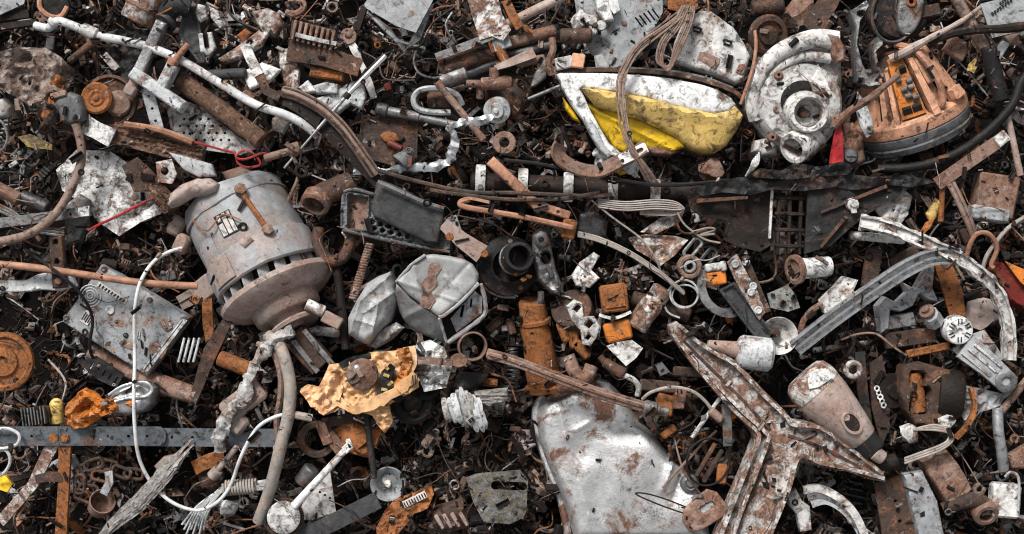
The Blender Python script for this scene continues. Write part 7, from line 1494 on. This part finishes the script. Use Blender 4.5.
# ---------------------------------------------------------------- uncountable small scrap, dropped on to whatever lies below
TREE, OWN = world_tree()
dr = random.Random(99)
def bits():
    T = []
    for k in range(18):
        m = MB(); m.hull(0, 0, -.5, 1.0, dr.uniform(.4, .9), dr.uniform(.3, .8), 0, 10, k + 50); T.append((m, 3))
    for k in range(6):
        m = MB(); n = dr.randint(3, 5); m.plate([(dr.uniform(.3, .8) * math.cos(q * 6.283 / n), dr.uniform(.3, .8) * math.sin(q * 6.283 / n)) for q in range(n)], 0, .14); T.append((m, 2))
    for k in range(6):
        m = MB(); m.rod((-1, 0, 0), (1, 0, .1), dr.uniform(.08, .22), seg=8); T.append((m, 4))
    for k in range(4):
        m = MB(); r = dr.uniform(.2, .4); m.rod((-.6, 0, 0), (.6, 0, .1), r, seg=10, wall=r * .3); T.append((m, 4))
    for k in range(8):
        m = MB(); h = dr.uniform(-.6, .6); m.sweep([(-1, dr.uniform(-.3, .3), 0), (-.35, 0, .05), (-.2, 0, h), (.3, .1, h), (.4, .1, .1), (1, dr.uniform(-.4, .4), .1)], rsect(dr.uniform(.2, .6), .09)); T.append((m, 4))
    for k in range(5):
        m = MB(); w = dr.uniform(.2, .4); m.sweep([(-1, 0, 0), (1, 0, dr.uniform(0, .3))], [(-w, 0), (w, 0), (w, .5), (w - .1, .5), (w - .1, .1), (-w, .1)]); T.append((m, 4))
    for k in range(4):
        m = MB(); m.washer((0, 0, 0), .6, dr.uniform(.25, .42), dr.uniform(.15, .4), (dr.uniform(-.5, .5), .1, 1), 14); T.append((m, 3))
    for k in range(2):
        m = MB(); m.washer((0, 0, 0), .55, .28, .4, (.3, .1, 1), 6); T.append((m, 3))
    for k in range(3):
        m = MB(); m.rod((-.7, 0, 0), (.7, 0, .1), .14, seg=8); m.lathe((-.8, 0, 0), (1, 0, .07), [(0, 0), (.34, 0), (.34, .25), (0, .25)], 6); T.append((m, 3))
    for k in range(5):
        m = MB(); m.box(0, 0, 0, 1.3, dr.uniform(.4, .9), dr.uniform(.25, .6), 0, .08); T.append((m, 4))
    for k in range(3):
        m = MB(); m.box(0, 0, 0, 1.2, .8, .3, 0, .05)
        for q in range(3): m.box(-.35 + q * .35, 0, .25, .16, .7, .3, 0, .03)
        T.append((m, 3))
    for k in range(2):
        m = MB(); m.coil((-.8, 0, 0), (.8, 0, 0), .25, .05, 6, 8, 4); T.append((m, 2))
    return T
TEMPL = bits(); TB = [t for t, w in TEMPL for _ in range(w)]
TA = {id(t): np.array([v[:] for v in t.v]) for t, _ in TEMPL}
HERO_OK = {'electric_motor': .02, 'clothes_iron': 0, 'metal_tank': .008, 'pump_casting': .05, 'vacuum_motor': .02, 'crushed_can': 0, 'crumpled_bag': 0, 'screen_plate': .0, 'handset_shell': .1, 'drive_box': .05, 'torn_wrapper': 0, 'white_cover': .05, 'vented_sheet': .1, 'forked_beam': .1, 'folded_sheet': 0, 'printed_sheet': 0, 'tick_dial': 0, 'spray_nozzle': 0}
fillnames = {q[1][0].name for q in keep}
def wirebits():
    T = []
    for k in range(24):
        m = MB(); m.wire([(-1.5, dr.uniform(-.6, .6), -.1), (-.5, dr.uniform(-.5, .5), .15), (.4, dr.uniform(-.5, .5), .2), (1.5, dr.uniform(-.8, .8), -.1)], dr.uniform(.022, .05), n=6, seg=5); T.append((m, 1))
    return T
WT = wirebits(); WB = [t for t, w in WT]
for t in WB: TA[id(t)] = np.array([v[:] for v in t.v])
def scatter(name, n, s0, s1, material, allow_hero, zmax, bias=None, TB=TB, ext=60):
    vs = []; fs = []; base = 0; c = 0; k0 = U
    for _ in range(n * 6):
        if c >= n: break
        px, py = dr.uniform(-ext, 1024 + ext), dr.uniform(-ext, 534 + ext)
        if bias and dr.random() > bias(px, py): continue
        ok, loc, nor, idx, ob, _m = hit(px, py)
        if not ok: continue
        r = ob
        while r.parent: r = r.parent
        inside = r.name == 'ground' or r.name in fillnames
        if not inside:
            if dr.random() > HERO_OK.get(r.name.split('.')[0], allow_hero): continue
        if nor.z < .35: continue
        if loc.z < -30 * U and dr.random() < .7: continue      # few bits this deep, so the ground's painted-in shade shows
        t = dr.choice(TB); A = TA[id(t)]; s = (s0 + (s1 - s0) * dr.random() ** 2.2) * (1 if inside else .6)
        q = nor.to_track_quat('Z', 'Y').to_matrix() @ Matrix.Rotation(dr.uniform(0, 6.283), 3, 'Z') @ Matrix.Rotation(dr.gauss(0, .35 if inside else .12), 3, 'X')
        P_ = (A * s * k0) @ np.array(q).T + np.array(loc) + np.array(nor) * s * k0 * (.25 if inside else .12)
        vs.extend(P_.tolist()); fs.extend([tuple(i + base for i in f) for f in t.f]); base += len(P_); c += 1
    me = bpy.data.meshes.new(name); me.from_pydata(vs, [], fs); me.materials.append(MT[material]); me.update()
    o = bpy.data.objects.new(name, me); COL.objects.link(o); o['kind'] = 'stuff'; return o
defmat('debris_brown', [((0.026, 0.018, 0.015), 4), ((0.012, 0.0095, 0.0085), 8), ((0.12, 0.078, 0.06), 2.5), ((0.008, 0.007, 0.007), 9), ((0.22, 0.085, 0.033), .5), ((0.28, 0.21, 0.17), 1.2), ((0.13, 0.125, 0.12), 1.8), ((0.40, 0.37, 0.35), .7)], rust=.12, rb=(0.12, 0.06, 0.035), speck=.35, rough=.75, spec=.2, bump=.6, island=True, s1=60)
defmat('debris_pale', [((0.42, 0.41, 0.40), 3), ((0.26, 0.26, 0.26), 3), ((0.62, 0.6, 0.58), 2), ((0.38, 0.29, 0.24), 3), ((0.48, 0.17, 0.04), .8)], rust=.3, speck=.3, rough=.6, bump=.6, island=True, s1=60)
defmat('debris_orange', [((0.40, 0.14, 0.035), 3), ((0.22, 0.09, 0.04), 4), ((0.30, 0.17, 0.11), 3), ((0.08, 0.04, 0.025), 3)], rust=.3, speck=.25, rough=.75, spec=.2, bump=.6, island=True, s1=60)
def b_orange(x, y): return 1.0 if (640 < x < 722 and 375 < y < 480) else .55 if (385 < x < 460 and y > 425) else .008
def b_pale(x, y): return 1.0 if (175 < x < 400 and y < 150) else .9 if (60 < x < 180 and 440 < y < 540) or (520 < x < 600 and 80 < y < 170) else .35
def b_brown(x, y): return 1.0 if (390 < x < 540 and 410 < y < 534) or (640 < x < 722 and 375 < y < 480) else .5
scatter('scrap_debris', 15000, 2.2, 13, 'debris_brown', .06, 100, b_brown)
scatter('pale_debris', 1600, 2.5, 10, 'debris_pale', .05, 100, b_pale)
scatter('orange_debris', 300, 3, 11, 'debris_orange', .03, 100, b_orange)

defmat('debris_wire', [((0.06, 0.04, 0.032), 3), ((0.014, 0.013, 0.013), 4), ((0.20, 0.13, 0.10), 3), ((0.35, 0.34, 0.33), 2), ((0.25, 0.11, 0.06), 2)], rust=.2, speck=.2, rough=.6, spec=.3, bump=.3, island=True)
scatter('wire_scraps', 1000, 9, 30, 'debris_wire', .05, 100, None, WB)

defmat('debris_dusty', [((0.20, 0.13, 0.10), 4), ((0.32, 0.23, 0.185), 3), ((0.10, 0.062, 0.046), 3), ((0.42, 0.36, 0.32), 1.5), ((0.30, 0.12, 0.045), 1)], rust=.3, speck=.3, rough=.75, spec=.2, bump=.6, island=True, s1=60)
def b_dusty(x, y): return 1.0 if (390 < x < 540 and 410 < y < 534) else .8 if (500 < x < 600 and 60 < y < 170) or (640 < x < 722 and 375 < y < 480) else .3
scatter('dusty_debris', 2600, 2.5, 12, 'debris_dusty', .05, 100, b_dusty)

def b_out(x, y): return 1.0 if max(-x, x - 1024, -y, y - 534) > 25 else 0
scatter('heap_debris', 4200, 8, 44, 'debris_brown', 0, 100, b_out, ext=330)
scatter('heap_debris', 900, 8, 36, 'debris_pale', 0, 100, b_out, ext=330)
# ================================================================ camera, sky, sun
cd = bpy.data.cameras.new('camera'); cam = bpy.data.objects.new('camera', cd); COL.objects.link(cam)
cam.location = (0, 0, (ZR + DIST) * U); cam.rotation_euler = (0, 0, 0)
cd.sensor_width = 36.0; cd.lens = 36.0 * DIST / 1024.0; cd.clip_start = 0.05; cd.clip_end = 100.0
scene.camera = cam
EL, AZ = 42.0, 336.0                       # sun height, compass direction (0 = top of the picture, clockwise)
w = bpy.data.worlds.new('World'); scene.world = w; w.use_nodes = True
nt = w.node_tree; nt.nodes.clear()
sky = nt.nodes.new('ShaderNodeTexSky'); sky.sky_type = 'NISHITA'; sky.sun_disc = False
sky.sun_elevation = math.radians(EL); sky.sun_rotation = math.radians(AZ); sky.air_density = 1.0; sky.dust_density = 4.0; sky.ozone_density = 1.0
hs = nt.nodes.new('ShaderNodeHueSaturation'); hs.inputs['Saturation'].default_value = 0.12
bg = nt.nodes.new('ShaderNodeBackground'); bg.inputs['Strength'].default_value = 0.05
wo = nt.nodes.new('ShaderNodeOutputWorld')
nt.links.new(sky.outputs[0], hs.inputs['Color']); nt.links.new(hs.outputs[0], bg.inputs[0]); nt.links.new(bg.outputs[0], wo.inputs[0])
sd = bpy.data.lights.new('sun', 'SUN'); sun = bpy.data.objects.new('sun', sd); COL.objects.link(sun)
sd.energy = 1.5; sd.angle = math.radians(16); sd.color = (1.0, 0.97, 0.93)
a, e = math.radians(AZ), math.radians(EL)
dv = Vector((math.sin(a) * math.cos(e), math.cos(a) * math.cos(e), math.sin(e)))
sun.rotation_euler = dv.to_track_quat('Z', 'Y').to_euler(); sun.location = dv * 3
vs_ = scene.view_settings; vs_.view_transform = 'Standard'; vs_.look = 'None'; vs_.exposure = 1.25; vs_.gamma = 1.0; vs_.use_curve_mapping = False
scene.cycles.max_bounces = 4; scene.cycles.diffuse_bounces = 1; scene.cycles.glossy_bounces = 2
scene.cycles.filter_width = 1.1
